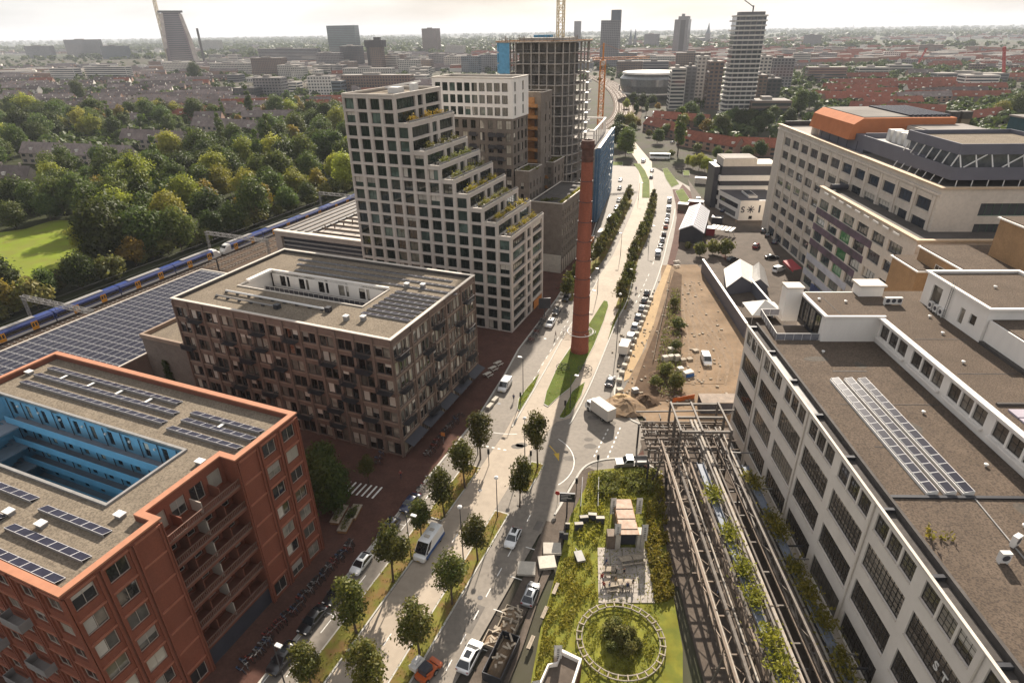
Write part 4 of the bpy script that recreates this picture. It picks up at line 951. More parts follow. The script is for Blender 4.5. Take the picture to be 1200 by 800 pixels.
# ================================================================== scaffolded block in blue netting
def scaffold_block():
 a0 = FL.w(-61.1,234.3); x1,y0 = FS.l(a0.x,a0.y); x0 = x1 - 18; y1 = y0 + 55
 t = fthing(FS,x1,y0,'scaffolded_building','building under construction wrapped in blue netting with white frames on its roof','building under construction')
 B = lambda: MB(x1,y0,0)
 c = B(); c.box(x0 + 1.2,y0 + 1.5,0,x1 - 2.0,y1,28.4); c.build('wall',M['grey_brick'],t)
 ops = [(1 + k * 2.6,1.5 + r * 3.2,2.6 + k * 2.6,3.6 + r * 3.2) for r in range(8) for k in range(4)]
 w_ = B(); facade(w_,(x0 + 1.2,y0 + 1.3),(x1 - 2.2,y0 + 1.3),0,28.4,ops,.2); w_.build('end_wall',M['raw_concrete'],t); glaze(t,(x1,y0),(x0 + 1.2,y0 + 1.3),(x1 - 2.2,y0 + 1.3),ops,.12,style=(1,0),glass='brown',frame='frame_beige')
 n = B(); rs = random.Random(2)
 for k in range(22):
  for r in range(10):
   d = rs.uniform(0,.22); n.box(x1 - .1 - d,y0 + .5 + k * 2.48,r * 2.95 + .45,x1 - .04 - d,y0 + 2.85 + k * 2.48,r * 2.95 + 3.05)
 for k in range(2): n.box(x1 - 2.2 + k * 1.05,y0 + .1,.5,x1 - 1.2 + k * 1.05,y0 + .15,29.2)
 n.build('netting',M['net_blue'],t,kind='stuff')
 s_ = B()
 for k in range(23):
  y = y0 + .45 + k * 2.48
  for x in (x1 - .3,x1 - 1.5): s_.tube((x,y,0),(x,y,30.2),.05,n=4)
  for r in range(1,11): s_.bar((x1 - .3,y,r * 2.95),(x1 - 1.5,y,r * 2.95),.05,.05)
 for r in range(1,11): s_.bar((x1 - 1.5,y0 + .4,r * 2.95),(x1 - 1.5,y1,r * 2.95),.06,.06); s_.box(x1 - 1.45,y0 + .5,r * 2.95 - .1,x1 - .35,y1 - .2,r * 2.95 - .04)
 s_.bar((x1 - .2,y0,29.9),(x1 - .2,y1,29.9),.25,.12); s_.build('scaffolding',M['steel_white'],t,kind='stuff')
 f = B()
 for y in (y0 + 6,y0 + 14,y0 + 22,y0 + 30,y0 + 38,y0 + 46):
  for x in (x0 + 2,x1 - 4): f.box(x,y,28.4,x + .6,y + .6,34.4)
 for x in (x0 + 5,x0 + 8.5): f.box(x,y0 + 6.1,28.4,x + .5,y0 + 6.6,34.4)
 f.box(x0 + 2,y0 + 6,34.402,x1 - 3.4,y0 + 6.8,35.0); f.box(x0 + 2,y0 + 46,34.402,x1 - 3.4,y0 + 46.8,35.0); f.box(x0 + 2,y0 + 6.81,34.404,x0 + 2.7,y0 + 45.99,35.0); f.box(x1 - 4.1,y0 + 6.81,34.404,x1 - 3.4,y0 + 45.99,35.0); f.build('roof_frame',M['white_render'],t)
 r_ = B(); r_.box(x0 + 1.3,y0 + 1.6,28.402,x1 - 2.1,y1 - .1,28.7); r_.build('roof',M['flat_roof'],t)
scaffold_block()
# ================================================================== brick chimney
def chimney():
 c = at(678.5,416) + Vector((.35,2.1,0))
 t = thing('factory_chimney','tall tapering red brick factory chimney on a grass triangle in the street','chimney',c)
 b = MB(); H_ = 49.8; r0,r1 = 2.12,1.22
 prof = [(r0 + .1,-.1),(r0 + .08,1.2),(r0 + .03,1.5)] + [(r0 + (r1 - r0) * k / 20,1.6 + (H_ - 6.2) * k / 20) for k in range(21)]
 b.lathe(prof,32); b.build('shaft',M['chimney_brick'],t)
 cr_ = MB(); z = H_ - 4.55
 cr_.lathe([(r1 - .02,z),(r1 + .12,z + .5),(r1 + .12,z + .9),(r1 + .02,z + 1.0),(r1 + .02,z + 2.4),(r1 + .3,z + 2.9),(r1 + .3,z + 3.5),(r1 + .16,z + 3.6),(r1 + .16,z + 4.3),(r1 - .2,z + 4.35),(r1 - .25,z + 3.6)],32)
 cr_.build('crown',mat('sooty_brick',(0.10,0.05,0.038),rough=.9,var=.3),t)
 for k in range(9):
  zz = 6 + k * 4.4; r = r0 + (r1 - r0) * (zz - 1.6) / (H_ - 6.2) + .03; i = MB(); i.lathe([(r - .02,zz),(r + .03,zz),(r + .03,zz + .12),(r - .02,zz + .12)],32); i.build('iron_band',M['steel_dark'],t)
 rg = MB(); n = 40
 for (R_,zz) in ((3.1,5.4),):
  for k in range(n):
   a,e = 2 * math.pi * k / n,2 * math.pi * (k + 1) / n; rg.tube((R_ * math.cos(a),R_ * math.sin(a),zz),(R_ * math.cos(e),R_ * math.sin(e),zz),.11,n=5)
  for k in range(4): a = k * math.pi / 2 + .4; rg.tube((2.0 * math.cos(a),2.0 * math.sin(a),zz),(R_ * math.cos(a),R_ * math.sin(a),zz),.06,n=4)
 rg.build('steel_ring',M['steel_white'],t)
 # round wire wheels standing round it
 def wheel(px,py,z,R_,m,lab):
  p = at(px,py,0.2); o = thing('ring_ornament',lab,'ring ornament',p,FL.a,'metal rings round the chimney')
  q = MB()
  for k in range(24):
   a,e = 2 * math.pi * k / 24,2 * math.pi * (k + 1) / 24
   for rr in (R_,R_ * .55): q.tube((rr * math.cos(a),rr * math.sin(a),z),(rr * math.cos(e),rr * math.sin(e),z),.07,n=4)
  for k in range(6): a = k * math.pi / 3; q.tube((.2 * math.cos(a),.2 * math.sin(a),z),(R_ * math.cos(a),R_ * math.sin(a),z),.05,n=4)
  q.build('ring',m,o)
  s_ = MB()
  for k in range(3): a = k * 2.1; s_.tube((R_ * math.cos(a),R_ * math.sin(a),0),(R_ * math.cos(a),R_ * math.sin(a),z),.05,n=4)
  s_.build('stand',M['steel_dark'],o)
 wheel(659.5,432,.6,1.5,M['steel_dark'],'dark spoked ring on the grass left of the chimney foot'); wheel(685.5,434,.6,1.6,M['steel_dark'],'dark spoked ring on the paving right of the chimney foot')
 wheel(690,392,.9,1.7,M['steel_white'],'pale spoked ring behind the chimney on the right'); wheel(666,390,.9,1.7,M['steel_white'],'pale spoked ring behind the chimney on the left')
chimney()
# ================================================================== car park deck with white roof, solar hall, brick yard wall
def deck():
 x0,y0,x1,y1 = -148.0,149.0,-101.5,212.0
 t = fthing(FL,x0,y0,'parking_garage','long pale parking garage with an open dark slot and a white ribbed roof deck','parking garage')
 B = lambda: MB(x0,y0,0); b = B()
 facade(b,(x0,y0),(x1,y0),0,12.2,[(2.5,6.8,36,10.8),(2.5,1.5,36,5.0)],1.2); facade(b,(x1,y0),(x1,y1),0,12.2,[],.3); facade(b,(x1,y1),(x0,y1),0,12.2,[],.3); facade(b,(x0,y1),(x0,y0),0,12.2,[(2,6.8,60,10.6)],.8)
 b.build('wall',mat('garage_concrete',(0.34,.29,.25),var=.1),t)
 f = B(); f.box(x0 + 1,y0 + 1.2,0,x1 - 1,y1 - 1,11.8); f.build('inner_shade_block',M['dark_panel'],t)  # solid dark block stands in for the shaded parking decks behind the slots
 for z in (7.6,9.1):
  g = B(); g.box(x0 + 2.6,y0 + .5,z,x0 + 35.9,y0 + .65,z + .55); g.build('barrier',M['steel_grey'],t)
 rs = random.Random(4)
 for k in range(14):
  y = y0 + 3 + k * 4.4
  for j in range(10):
   if j < 3: continue
   g = B(); x = x0 + 1.5 + j * 4.5; g.box(x,y,12.3,x + 4.3,y + 4.1,12.45); g.build('roof_panel',mat('white_roof_panel',(0.42,.375,.33),spec=.08,rough=.85,var=.12,scale=.3,rnd=.1),t)
 for j in range(4):
  g = B(); x = x0 + 2.2 + j * 3.0; g.box(x,y0 + 2,12.5,x + 1.2,y1 - 2,12.9); g.build('roof_rail',M['weathered_steel'],t)
  g = B(); g.box(x + 1.3,y0 + 2,12.4,x + 2.6,y1 - 2,12.6); g.build('roof_strip',M['steel_grey'],t)
 g = B()
 for k in range(15): g.box(x0 + 14,y0 + 2.5 + k * 4.4,12.3,x1 - 1,y0 + 2.75 + k * 4.4,13.0)
 for k in range(20): g.box(x0 + 16 + k * 1.5 % 29,y0 + 6 + k * 2.9,12.46,x0 + 16.3 + k * 1.5 % 29,y0 + 6.3 + k * 2.9,14.2)
 g.build('roof_girders',M['rust_steel'],t)
 g = B(); g.box(x0 - .2,y0 - .2,12.202,x1 + .2,y0 + 1.8,12.6); g.build('parapet_cap',M['cream_concrete'],t)
 g = B(); g.box(x1 - 6,y0 - .1,12.7,x1 - .6,y0 + 3,13.6); g.build('roof_hatch',M['dark_panel'],t)
deck()
def solar_hall():
 x0,y0,x1,y1 = -150.0,28.0,-118.6,120.0
 t = fthing(FL,x0,y0,'solar_hall','long low hall between railway and flats, roof covered with a grid of dark solar panels','hall')
 b = MB(x0,y0,0); facade(b,(x0,y0),(x1,y0),0,8.6,[],.2); facade(b,(x1,y0),(x1,y1),0,8.6,[],.2); facade(b,(x1,y1),(x0,y1),0,8.6,[],.2); facade(b,(x0,y1),(x0,y0),0,8.6,[],.2); b.build('wall',M['brown_brick'],t)
 r_ = MB(x0,y0,0); r_.box(x0 + .1,y0 + .1,8.3,x1 - .1,y1 - .1,8.62); r_.build('roof',mat('pale_roof',(0.42,.41,.40),rough=.7,var=.1),t)
 mw,ml = 1.72,2.1; me = pv_module(mw,ml); n = 0
 nx = int((x1 - x0 - .6) / (mw + .2)); ny = int((y1 - y0 - 1) / (ml + .22)); xb = MB(x0,y0,0)
 cells = sorted([(abs(j - ny * .55),i,j) for i in range(nx) for j in range(ny)])
 for q,i,j in cells:
  x,y = x0 + .4 + i * (mw + .2),y0 + .6 + j * (ml + .22)
  if n < 300: o = link('solar_panel',me,t,(x - x0,y - y0,8.72),(0,0,0)); n += 1
  else: xb.box(x,y,8.72,x + mw,y + ml,8.75,1); xb.box(x + .05,y + .05,8.75,x + mw - .05,y + ml - .05,8.76,0)
 if xb.v: xb.build('solar_panels',[M['pv_cell'],M['pv_frame']],t,kind='stuff')
 c = MB(x0,y0,0); c.ring([(x0 - .1,y0 - .1),(x1 + .1,y0 - .1),(x1 + .1,y1 + .1),(x0 - .1,y1 + .1)],[(x0 + .3,y0 + .3),(x1 - .3,y0 + .3),(x1 - .3,y1 - .3),(x0 + .3,y1 - .3)],8.63,8.9); c.build('roof_edge',M['stone_cap'],t)
 return t
solar_hall()
t = fthing(FL,-118.0,76,'roof_annex','flat-roofed brown annex with plants between the solar hall and the flats','annex')
b = MB(-118,76,0); b.box(-118.4,76.0,0,-104.7,121,12.5); b.build('wall',M['grey_brick'],t); b = MB(-118,76,0); b.box(-118.2,76.2,12.502,-104.9,120.8,12.7); b.build('roof',M['gravel_roof'],t)
b = MB(-118,76,0); b.ring([(-118.6,75.8),(-104.6,75.8),(-104.6,121.2),(-118.6,121.2)],[(-118.0,76.4),(-105.0,76.4),(-105.0,120.6),(-118.0,120.6)],12.71,13.6); b.build('parapet',M['brown_band'],t)
plant_clump(t,[(5 + k * .7,30 + k * 1.2,12.8) for k in range(6)],m='weed',size=1.0,n=50,spread=(1.2,1.5,.5))
t = fthing(FL,-113,58,'ivy_creeper','green ivy hanging down the brown yard wall behind the red block','ivy')
ib = MB(); rs = np.random.RandomState(4)
for k in range(700):
 z = rs.uniform(.2,8.2); x = rs.normal() * .55 * (1.2 - z / 12); p = Vector((x,-.25 - rs.rand() * .3,z)); a = Vector(rs.normal(size=3)) * .22; c = Vector(rs.normal(size=3)) * .18; ib.face([p - a,p + c,p + a,p - c])
ivm = ib.mesh('foliage',LF['park']); link('foliage',ivm,t,(0,18.0,0),kind='stuff')
# ================================================================== white factory building, lower right
def text_mesh(name,cu,parent,m,loc,rot):
 o = bpy.data.objects.new('letter_tmp',cu); COL.objects.link(o); me = bpy.data.meshes.new_from_object(o.evaluated_get(bpy.context.evaluated_depsgraph_get())); bpy.data.objects.remove(o)
 me.materials.clear(); me.materials.append(m); return link(name,me,parent,loc,rot)
def factory():
 X,Y1,Y0 = 37.44,96.4,6.0
 t = fthing(FR,X,Y1,'factory_building','long white factory building with big dark grid windows and gravel roofs','factory')
 B = lambda: MB(X,Y1,0)
 pitch = 8.95; tops = [18.8 - 5.6 * k for k in range(4)]
 wl = B(); p0,p1 = (X,Y1),(X,Y0); big,tri = [],[]
 n = int((Y1 - Y0) / pitch)
 for c in range(n):
  u = .65 + c * pitch
  for zt in tops: big.append((u,max(.1,zt - 3.35),u + 7.5,zt))
  for k in range(3): tri.append((u + .05 + k * 2.55,20.72,u + 2.3 + k * 2.55,23.1))
 facade(wl,p0,p1,0,23.75,big + tri,.22)
 q0,q1 = (X + 34,Y1),(X,Y1); ops = []
 facade(wl,q0,q1,0,23.75,ops,.3); facade(wl,(X,Y0),(X + 34,Y0),0,23.75,[],.3)
 wl.build('wall',M['white_plaster'],t)
 glaze(t,(X,Y1),p0,p1,big,.17,style=(9,4),frame='frame_dark',glass='white',t=.06)
 glaze(t,(X,Y1),p0,p1,tri,.17,style=(2,3),frame='frame_dark',glass='white',t=.06)
 st = B()
 for c in range(n + 1):
  y = Y1 - .65 - c * pitch + (.72 if c else .3)
  if c % 2 == 1: st.tube((X - .12,y - .0,0),(X - .12,y,23.7),.09,n=6)
 st.build('downpipes',M['cream_concrete'],t,kind='stuff')
 sb = B()
 for (a,c0,b_,c1) in big + tri: sb.box(X - .1,Y1 - b_ - .02,c0 - .12,X + .12,Y1 - a + .02,c0 - .003)
 sb.build('sills',M['cream_concrete'],t,kind='stuff')
 # gutter, coping, roofs
 b = B(); b.box(X - .2,Y0,23.752,X + .12,Y1 + .1,23.95); b.build('eaves_trim',M['cream_concrete'],t)
 b = B(); b.box(X + .15,Y0,23.3,X + 1.35,Y1,23.45); b.box(X + 1.36,Y0,23.3,X + 1.7,Y1,24.25); b.build('gutter',M['bitumen'],t)
 for c in range(n + 1):
  g = B(); y = Y1 - 1.0 - c * pitch / 2 * 2; g.box(X + .13,y - .2,23.46,X + 1.35,y + .2,23.95); g.build('gutter_divider',M['steel_dark'],t)
  g = B(); g.box(X + .16,y - pitch + .6,23.46,X + 1.3,y - .4,23.5); g.build('gutter_glass',M['steel_grey'] if c in (1,2) else M['bitumen'],t)
 r_ = B(); r_.box(X + 1.71,Y0,23.2,X + 18.4,90.3,23.9); r_.build('roof',M['gravel_roof_dark'],t)
 r_ = B(); r_.box(X + 1.71,52.3,23.902,X + 17.9,52.7,24.1); r_.build('expansion_joint',M['steel_dark'],t)
 r_ = B(); r_.box(X + 1.71,90.31,23.2,X + 9.5,Y1 - .1,23.7); r_.build('roof_terrace',M['grey_paving'],t)
 # upper storey set back, its strip of windows facing the lower roof
 XU = 56.0; ops = []
 u = .7
 L_ = 90.0 - Y0
 while u < L_ - 3:
  for k in range(3): ops.append((u + k * 2.6,25.2,u + 2.25 + k * 2.6,27.4))
  u += 8.95
 ub = B(); facade(ub,(XU,90.0),(XU,Y0),23.2,28.05,ops,.3)
 ub.box(XU + .002,Y0,23.2,XU + .3,Y0 + .1,28.05)
 ub.build('upper_wall',M['white_render'],t); glaze(t,(X,Y1),(XU,90.0),(XU,Y0),ops,.22,style=(1,1),frame='frame_dark',glass='white',t=.07)
 b = B(); b.box(XU - .55,Y0,28.052,XU + .3,89.9,28.3); b.build('upper_eaves',M['white_render'],t)
 for o in range(0,len(ops),3):
  b = B(); y = 90.0 - ops[o][0]; b.box(XU - .5,y - 7.6,24.85,XU - .003,y + .1,25.1); b.build('window_ledge',M['white_render'],t)
 r_ = B(); r_.box(XU + .31,Y0,27.6,X + 34,101.0,28.2); r_.build('upper_roof',M['gravel_roof_dark'],t)
 # corner lantern: lift house with glass front
 b = B(); b.box(47.2,89.9,23.2,57.0,90.2,28.2); b.box(47.2,90.2,23.2,47.5,91.2,28.2); b.build('lantern_wall',M['white_render'],t); b = B(); b.box(48,100.5,20,57,100.8,28.2); b.build('lantern_wall',M['white_render'],t)
 ops = [(0.3 + k * 2.2,24.0,2.3 + k * 2.2,27.6) for k in range(4)]
 lw = B(); facade(lw,(47.2,100.4),(47.2,91.2),23.2,28.2,ops,.2); lw.build('lantern_front',M['steel_dark'],t); glaze(t,(X,Y1),(47.2,100.4),(47.2,91.2),ops,.1,style=(1,2),frame='frame_dark',glass='white')
 b = B(); b.box(47.55,90.25,27.7,56.29,100.4,28.21); b.build('lantern_roof',M['gravel_roof_dark'],t)
 b = B(); b.box(46.9,89.7,28.212,56.6,90.15,28.5); b.box(46.9,90.16,28.212,47.5,100.7,28.5); b.build('lantern_eaves',M['white_render'],t)
 b = B(); b.box(44.4,99.3,23.2,47.15,101.6,29.4); b.build('stair_tower',M['white_render'],t); b = B(); b.box(44.2,99.1,29.402,47.3,101.8,29.65); b.build('stair_tower_cap',M['cream_concrete'],t)
 b = B(); b.box(56.4,98.6,28.2,60.4,101.2,30.0); b.build('roof_house',M['white_render'],t); b = B(); b.box(56.1,98.3,30.002,60.7,101.5,30.3); b.build('roof_house_cap',M['cream_concrete'],t)
 # glass balustrade of the roof terrace
 b = B();
 for (a,c) in (((40.3,90.7),(47.3,90.7)),((40.3,90.7),(41.0,100.6)),((41.0,100.6),(44.3,100.6))):
  b.bar((*a,24.95),(*c,24.95),.08,.08,0); L_ = math.hypot(c[0] - a[0],c[1] - a[1]); n_ = int(L_ / 1.4)
  for k in range(n_ + 1): b.bar((a[0] + (c[0] - a[0]) * k / n_,a[1] + (c[1] - a[1]) * k / n_,23.7),(a[0] + (c[0] - a[0]) * k / n_,a[1] + (c[1] - a[1]) * k / n_,24.95),.06,.06,0)
  b.bar((*a,24.3),(*c,24.3),.02,1.1,1)
 b.build('balustrade',[M['steel_white'],mat('balustrade_glass',(0.20,.20,.22),rough=.08,var=.2,spec=.7)],t)
 # white penthouse box on the upper roof
 x0,x1,y0,y1 = 65.6,80.0,81.3,96.5
 ops = [(2.1,28.8,4.6,32.2),(9.6,28.9,10.7,31.4),(11.9,29.8,13.3,31.4)]
 pw = B(); facade(pw,(x0,y1),(x0,y0),28.2,33.4,ops,.2); facade(pw,(x0,y0),(x1,y0),28.2,33.4,[],.2); facade(pw,(x1,y0),(x1,y1),28.2,33.4,[],.2); facade(pw,(x1,y1),(x0,y1),28.2,33.4,[],.2)
 pw.build('penthouse_wall',M['white_render'],t); glaze(t,(X,Y1),(x0,y1),(x0,y0),ops,.12,style=(0,0),frame='frame_white',glass='brown')
 b = B(); b.box(x0 + .2,y0 + .2,32.8,x1 - .2,y1 - .2,33.25); b.build('penthouse_roof',M['gravel_roof_dark'],t)
 b = B(); b.ring([(x0 - .4,y0 - .4),(x1 + .4,y0 - .4),(x1 + .4,y1 + .4),(x0 - .4,y1 + .4)],[(x0 + .15,y0 + .15),(x1 - .15,y0 + .15),(x1 - .15,y1 - .15),(x0 + .15,y1 - .15)],33.402,33.7); b.build('penthouse_eaves',M['white_render'],t)
 lad = B(); yl = 89.6
 for dy in (-.25,.25): lad.box(x0 - .3,yl + dy - .03,28.4,x0 - .24,yl + dy + .03,34.4)
 for k in range(16): lad.box(x0 - .29,yl - .25,28.7 + k * .35,x0 - .25,yl + .25,28.74 + k * .35)
 lad.build('ladder',M['steel_grey'],t)
 b = B(); b.box(x1 - 14,62,28.2,x1,81.2,31.8); b.build('rear_wing',M['white_render'],t); b = B(); b.box(x1 - 13.7,62.3,31.802,x1 - .3,81.1,31.95); b.build('rear_wing_roof',M['gravel_roof_dark'],t); b = B(); b.box(65.4,58,27.9,66.0,81,28.6); b.build('cable_tray',M['bitumen'],t)
 # ribbed translucent roof strip on the upper roof
 b = B()
 for k in range(16): b.box(57.5,33 + k * 1.9,28.202,64.6,34.7 + k * 1.9,28.42 + (k % 2) * .03)
 b.build('ribbed_roof',mat('ribbed_roof',(0.34,.30,.34),rough=.5,var=.12,scale=.4),t)
 b = B(); b.box(57.0,64.3,28.202,66,64.6,28.5); b.build('roof_upstand',M['bitumen'],t)
 # sign on a window: white letters
 for ch,yy in (('S',37.9),('T',36.75),('R',35.7),('P',34.6)):
  cu = bpy.data.curves.new('letter','FONT'); cu.body = ch; cu.size = 1.35; cu.extrude = .03; cu.offset = .03
  o = text_mesh('sign_letter',cu,t,M['steel_white'],(.2,yy - Y1,16.35),(math.pi / 2,0,-math.pi / 2))
factory()
for k in range(3):
 x = 43.3 + k * 1.95; t = fthing(FR,x,52.9,'solar_array',['left of the three long white-framed solar rows on the factory roof','middle of the three long white-framed solar rows on the factory roof','right of the three long white-framed solar rows on the factory roof'][k],'solar panels','long solar rows on the factory roof',z=23.9)
 me = pv_module(1.0,1.6)
 for i in range(15): link('solar_panel',me,t,(.15 + .0,i * 1.63,.42),(0,rad(-12),0))
 b = MB(); b.box(1.06,0,0,1.2,24.4,.6); b.box(0,0,0,.1,24.4,.34);
 for i in range(16): b.box(.1,i * 1.63 - .05,.1,1.2,i * 1.63 + .02,.5)
 b.build('mounting_frame',M['steel_white'],t)
def aircon(fr,x,y,z,lab,rz=0.0,fans=1):
 t = fthing(fr,x,y,'air_conditioner',lab,'air conditioner','air conditioners on the factory roof',z=z,extra=rz)
 b = MB(); b.box(0,0,.2,.95 * fans,.5,1.35); b.box(.05,.05,0,.15,.45,.2); b.box(.95 * fans - .15,.05,0,.95 * fans - .05,.45,.2); b.build('housing',M['steel_white'],t)
 for k in range(fans):
  c = MB(); n = 16; b0 = (.48 + .95 * k,.8)
  c.face([(b0[0] + .36 * math.cos(2 * math.pi * q / n),-.012,b0[1] + .36 * math.sin(2 * math.pi * q / n)) for q in range(n)]); c.build('fan',M['dark_panel'],t)
aircon(FR,44.6,43.2,23.9,'small white cooling unit with a cable on the near gravel roof'); aircon(FR,47.4,45.2,23.9,'white cooling unit at the right picture edge on the near gravel roof',.5)
for k in range(3): aircon(FR,65.1,93.6 - k * 1.4,28.25,['rear','middle','front'][k] + ' unit of the white fan units stacked against the penthouse wall',-math.pi / 2)
aircon(FR,58.8,94.8,28.2,'white triple-fan cooler in the middle of the upper factory roof',0,3)
t = fthing(FR,47.9,41.5,'solar_array','pair of solar panels at the right picture edge on the near gravel roof','solar panels',z=23.9)
for k in range(3): link('solar_panel',pv_module(1.7,1.05),t,(k * 1.75,0,.2),(rad(12),0,0))
t = fthing(FR,43.0,52.9,'cable_duct','thin pale cable duct running over the gravel from the solar rows','cable duct',z=23.9); b = MB(); b.bar((5.2,0,.08),(4.4,-10,.08),.14,.1); b.build('duct',M['steel_grey'],t)
t = fthing(FR,39.9,46.2,'roof_weeds','yellow-green weeds growing on the gravel by the roof gutter','weeds',z=23.9); plant_clump(t,[(.3,1,0),(1.3,.4,0),(2.2,.2,0),(.1,.2,0)],'foliage','weed',.8,12,(.35,.5,1.0),8)
# ================================================================== cream office block, upper right
def office():
 X,Yf,Yn = 86.6,234.4,134.5
 t = fthing(FG,X,Yf,'office_building','large cream concrete office building with regular windows and a grey and orange roof storey','office building')
 B = lambda: MB(X,Yf,0); fh = 4.55
 wl = B(); p0,p1 = (X,Yf),(X,Yn); ops = []
 for c in range(12):
  for r in range(8):
   top = 35.35 - r * fh; u = 7.6 + c * 7.66
   if r == 7: ops.append((u - .5,.4,u + 6.0,top)); continue
   ops.append((u,top - 2.65,u + 5.7,top))
 facade(wl,p0,p1,0,38.4,ops,.5)
 r0,r1 = (X,Yn),(X + 34,Yn); opsR = [(9.2 + k * 0,35.2 - r * fh - 2.8,20.5,35.2 - r * fh) for k in range(1) for r in range(7)] + [(23,4,33,36)]
 facade(wl,r0,r1,0,38.4,opsR,.5); facade(wl,(X + 34,Yn),(X + 34,Yf),0,38.4,[],.3); facade(wl,(X + 34,Yf),(X,Yf),0,38.4,[],.3)
 wl.build('wall',M['cream_concrete'],t)
 glaze(t,(X,Yf),p0,p1,[o for o in ops if o[1] > 1],.4,style=(3,0),frame='frame_dark',glass='grey',t=.1)
 glaze(t,(X,Yf),p0,p1,[o for o in ops if o[1] < 1],.4,style=(2,0),frame='blue_frame',glass='grey',t=.1)
 glaze(t,(X,Yf),r0,r1,opsR[:-1],.4,style=(6,0),frame='frame_green',glass='grey',t=.1); glaze(t,(X,Yf),r0,r1,opsR[-1:],.4,style=(4,7),frame='frame_dark',glass='tower',t=.12)
 pil = B()
 for c in range(13):
  y = Yf - 7.6 - c * 7.66 + .98
  pil.box(X - .25,y - .45,3.6,X - .002,y + .45,36.6)
 pil.box(X - .35,Yn - .3,36.9,X - .002,Yf,37.3)
 for c in range(12):
  for r in range(7):
   top = 35.35 - r * fh; y1 = Yf - 7.6 - c * 7.66; pil.box(X - .16,y1 - 5.75,top - 2.9,X - .002,y1 + .05,top - 2.66)
 for c in range(12): y1 = Yf - 7.6 - c * 7.66; pil.box(X - .14,y1 - 5.7,35.9,X - .002,y1,36.5)
 pil.build('stone_trim',M['cream_concrete'],t,kind='stuff')
 b = B(); b.box(X - .5,Yn - .5,38.402,X + .9,Yf + .2,38.75); b.box(X + .901,Yn - .5,38.402,X + 34,Yn + .5,38.75); b.build('cornice',mat('sandstone_cap',(0.46,.35,.24),var=.12),t)
 r_ = B(); r_.box(X + .3,Yn + .3,37.6,X + 33.8,Yf - .2,38.1); r_.build('roof',M['flat_roof'],t)
 b = B(); b.box(X + 1.6,Yf - 1.4,38.1,X + 33,Yf - 1.0,39.7); b.build('roof_rail',M['steel_dark'],t)
 # roof storey
 g = B(); g.box(X + 3.4,178,38.1,X + 30,208,42.6); g.build('roof_storey',M['grey_panel'],t)
 seam = B()
 for k in range(5): seam.box(X + 3.3,182 + k * 6,38.2,X + 3.398,182.15 + k * 6,40.9)
 seam.build('panel_seams',M['dark_panel'],t)
 o_ = B(); prof = [(X + 1.4,40.9),(X + 2.2,45.0),(X + 4.6,46.6),(X + 30,46.6),(X + 30,42.602),(X + 7,42.602),(X + 7,40.9)]
 ya,yb = 184,212
 n_ = len(prof)
 for k in range(n_):
  (xa,za),(xb,zb) = prof[k],prof[(k + 1) % n_]; o_.face([(xa,ya,za),(xa,yb,za),(xb,yb,zb),(xb,ya,zb)])
 o_.face([(x,ya,z) for x,z in prof]); o_.face([(x,yb,z) for x,z in prof][::-1]); o_.build('orange_roof_box',M['orange_panel'],t)
 r_ = B(); r_.box(X + 5.2,ya + 1.5,46.602,X + 29,yb - 1,46.8); r_.build('orange_box_roof',M['flat_roof'],t)
 r_ = B()
 for k in range(9): r_.box(X + 18 + k * 1.3,ya + 2,46.81,X + 18.9 + k * 1.3,yb - 2,47.2)
 r_.build('roof_solar',M['pv_cell'],t)
 # long grey screen with plant, and the steel bar storey at the near end
 g = B(); g.box(X + 2.6,148,39.4,X + 2.9,178,43.0); g.box(X + 2.9,177.4,39.4,X + 24,177.8,43.6); g.build('screen_wall',M['grey_panel'],t)
 g = B(); g.box(X + 1.8,135.6,40.0,X + 2.1,152,42.6); g.box(X + 2.11,135.6,40.0,X + 27,135.9,42.6); g.box(X + 2.2,135.9,39.9,X + 26.9,153,40.2); g.build('lower_band',M['grey_panel'],t)
 g = B(); g.box(X + 3.0,137.2,45.0,X + 3.3,158,47.2); g.box(X + 3.31,137.2,45.0,X + 27,137.5,47.2); g.box(X + 26.7,137.51,45,X + 27,158,47.2); g.box(X + 3.31,157.7,45,X + 26.69,158,47.2); g.build('upper_band',M['grey_panel'],t)
 g = B(); g.box(X + 3.31,137.51,46.0,X + 26.69,157.69,46.3); g.build('upper_roof',M['gravel_roof'],t)
 g = B(); g.box(X + 4.2,138.6,40.2,X + 25,158,45.0); g.build('glass_storey',G_['grey'],t)
 g = B()
 for k in range(7): y = 137.4 + k * 3.2; g.bar((X + 2.2,y,42.6),(X + 3.2,y,45.0),.2,.2); g.bar((X + 1.2,y + 1,38.2),(X + 2.0,y + 1,40.0),.15,.15)
 for k in range(8): x = X + 3.4 + k * 3.3; g.bar((x,135.9,42.6),(x,137.4,45.0),.2,.2); g.bar((x,135.8,38.2),(x,135.8,40),.15,.15)
 for k in range(3): g.bar((X + 4 + k * 8,136,42.6),(X + 9 + k * 8,137.3,45.0),.2,.2)
 g.build('steel_frame',M['steel_white'],t,kind='stuff')
 for k in range(5):
  g = B(); y = 160 + k * 2.9; g.box(X + 6.2,y,42.4,X + 9.6,y + 1.6,45.3); g.build('chiller',M['steel_white'],t)
 g = B(); g.box(X + 4.0,158.3,42.0,X + 12,176,42.4); g.build('plant_deck',M['steel_grey'],t)
 g = B(); g.box(X + 17,160,38.1,X + 33.5,186,44.6); g.build('rear_roof_house',M['cream_concrete'],t); g = B(); g.box(X + 17.5,160.5,44.602,X + 33,185.5,44.8); g.build('rear_roof',M['flat_roof'],t)
 v = B(); v.lathe([(0,38),(1.3,38),(1.3,40.6),(1.0,41.3),(.2,41.6)],12,c=(X + 4.2,213)); v.build('roof_dome',M['stone_cap'],t)
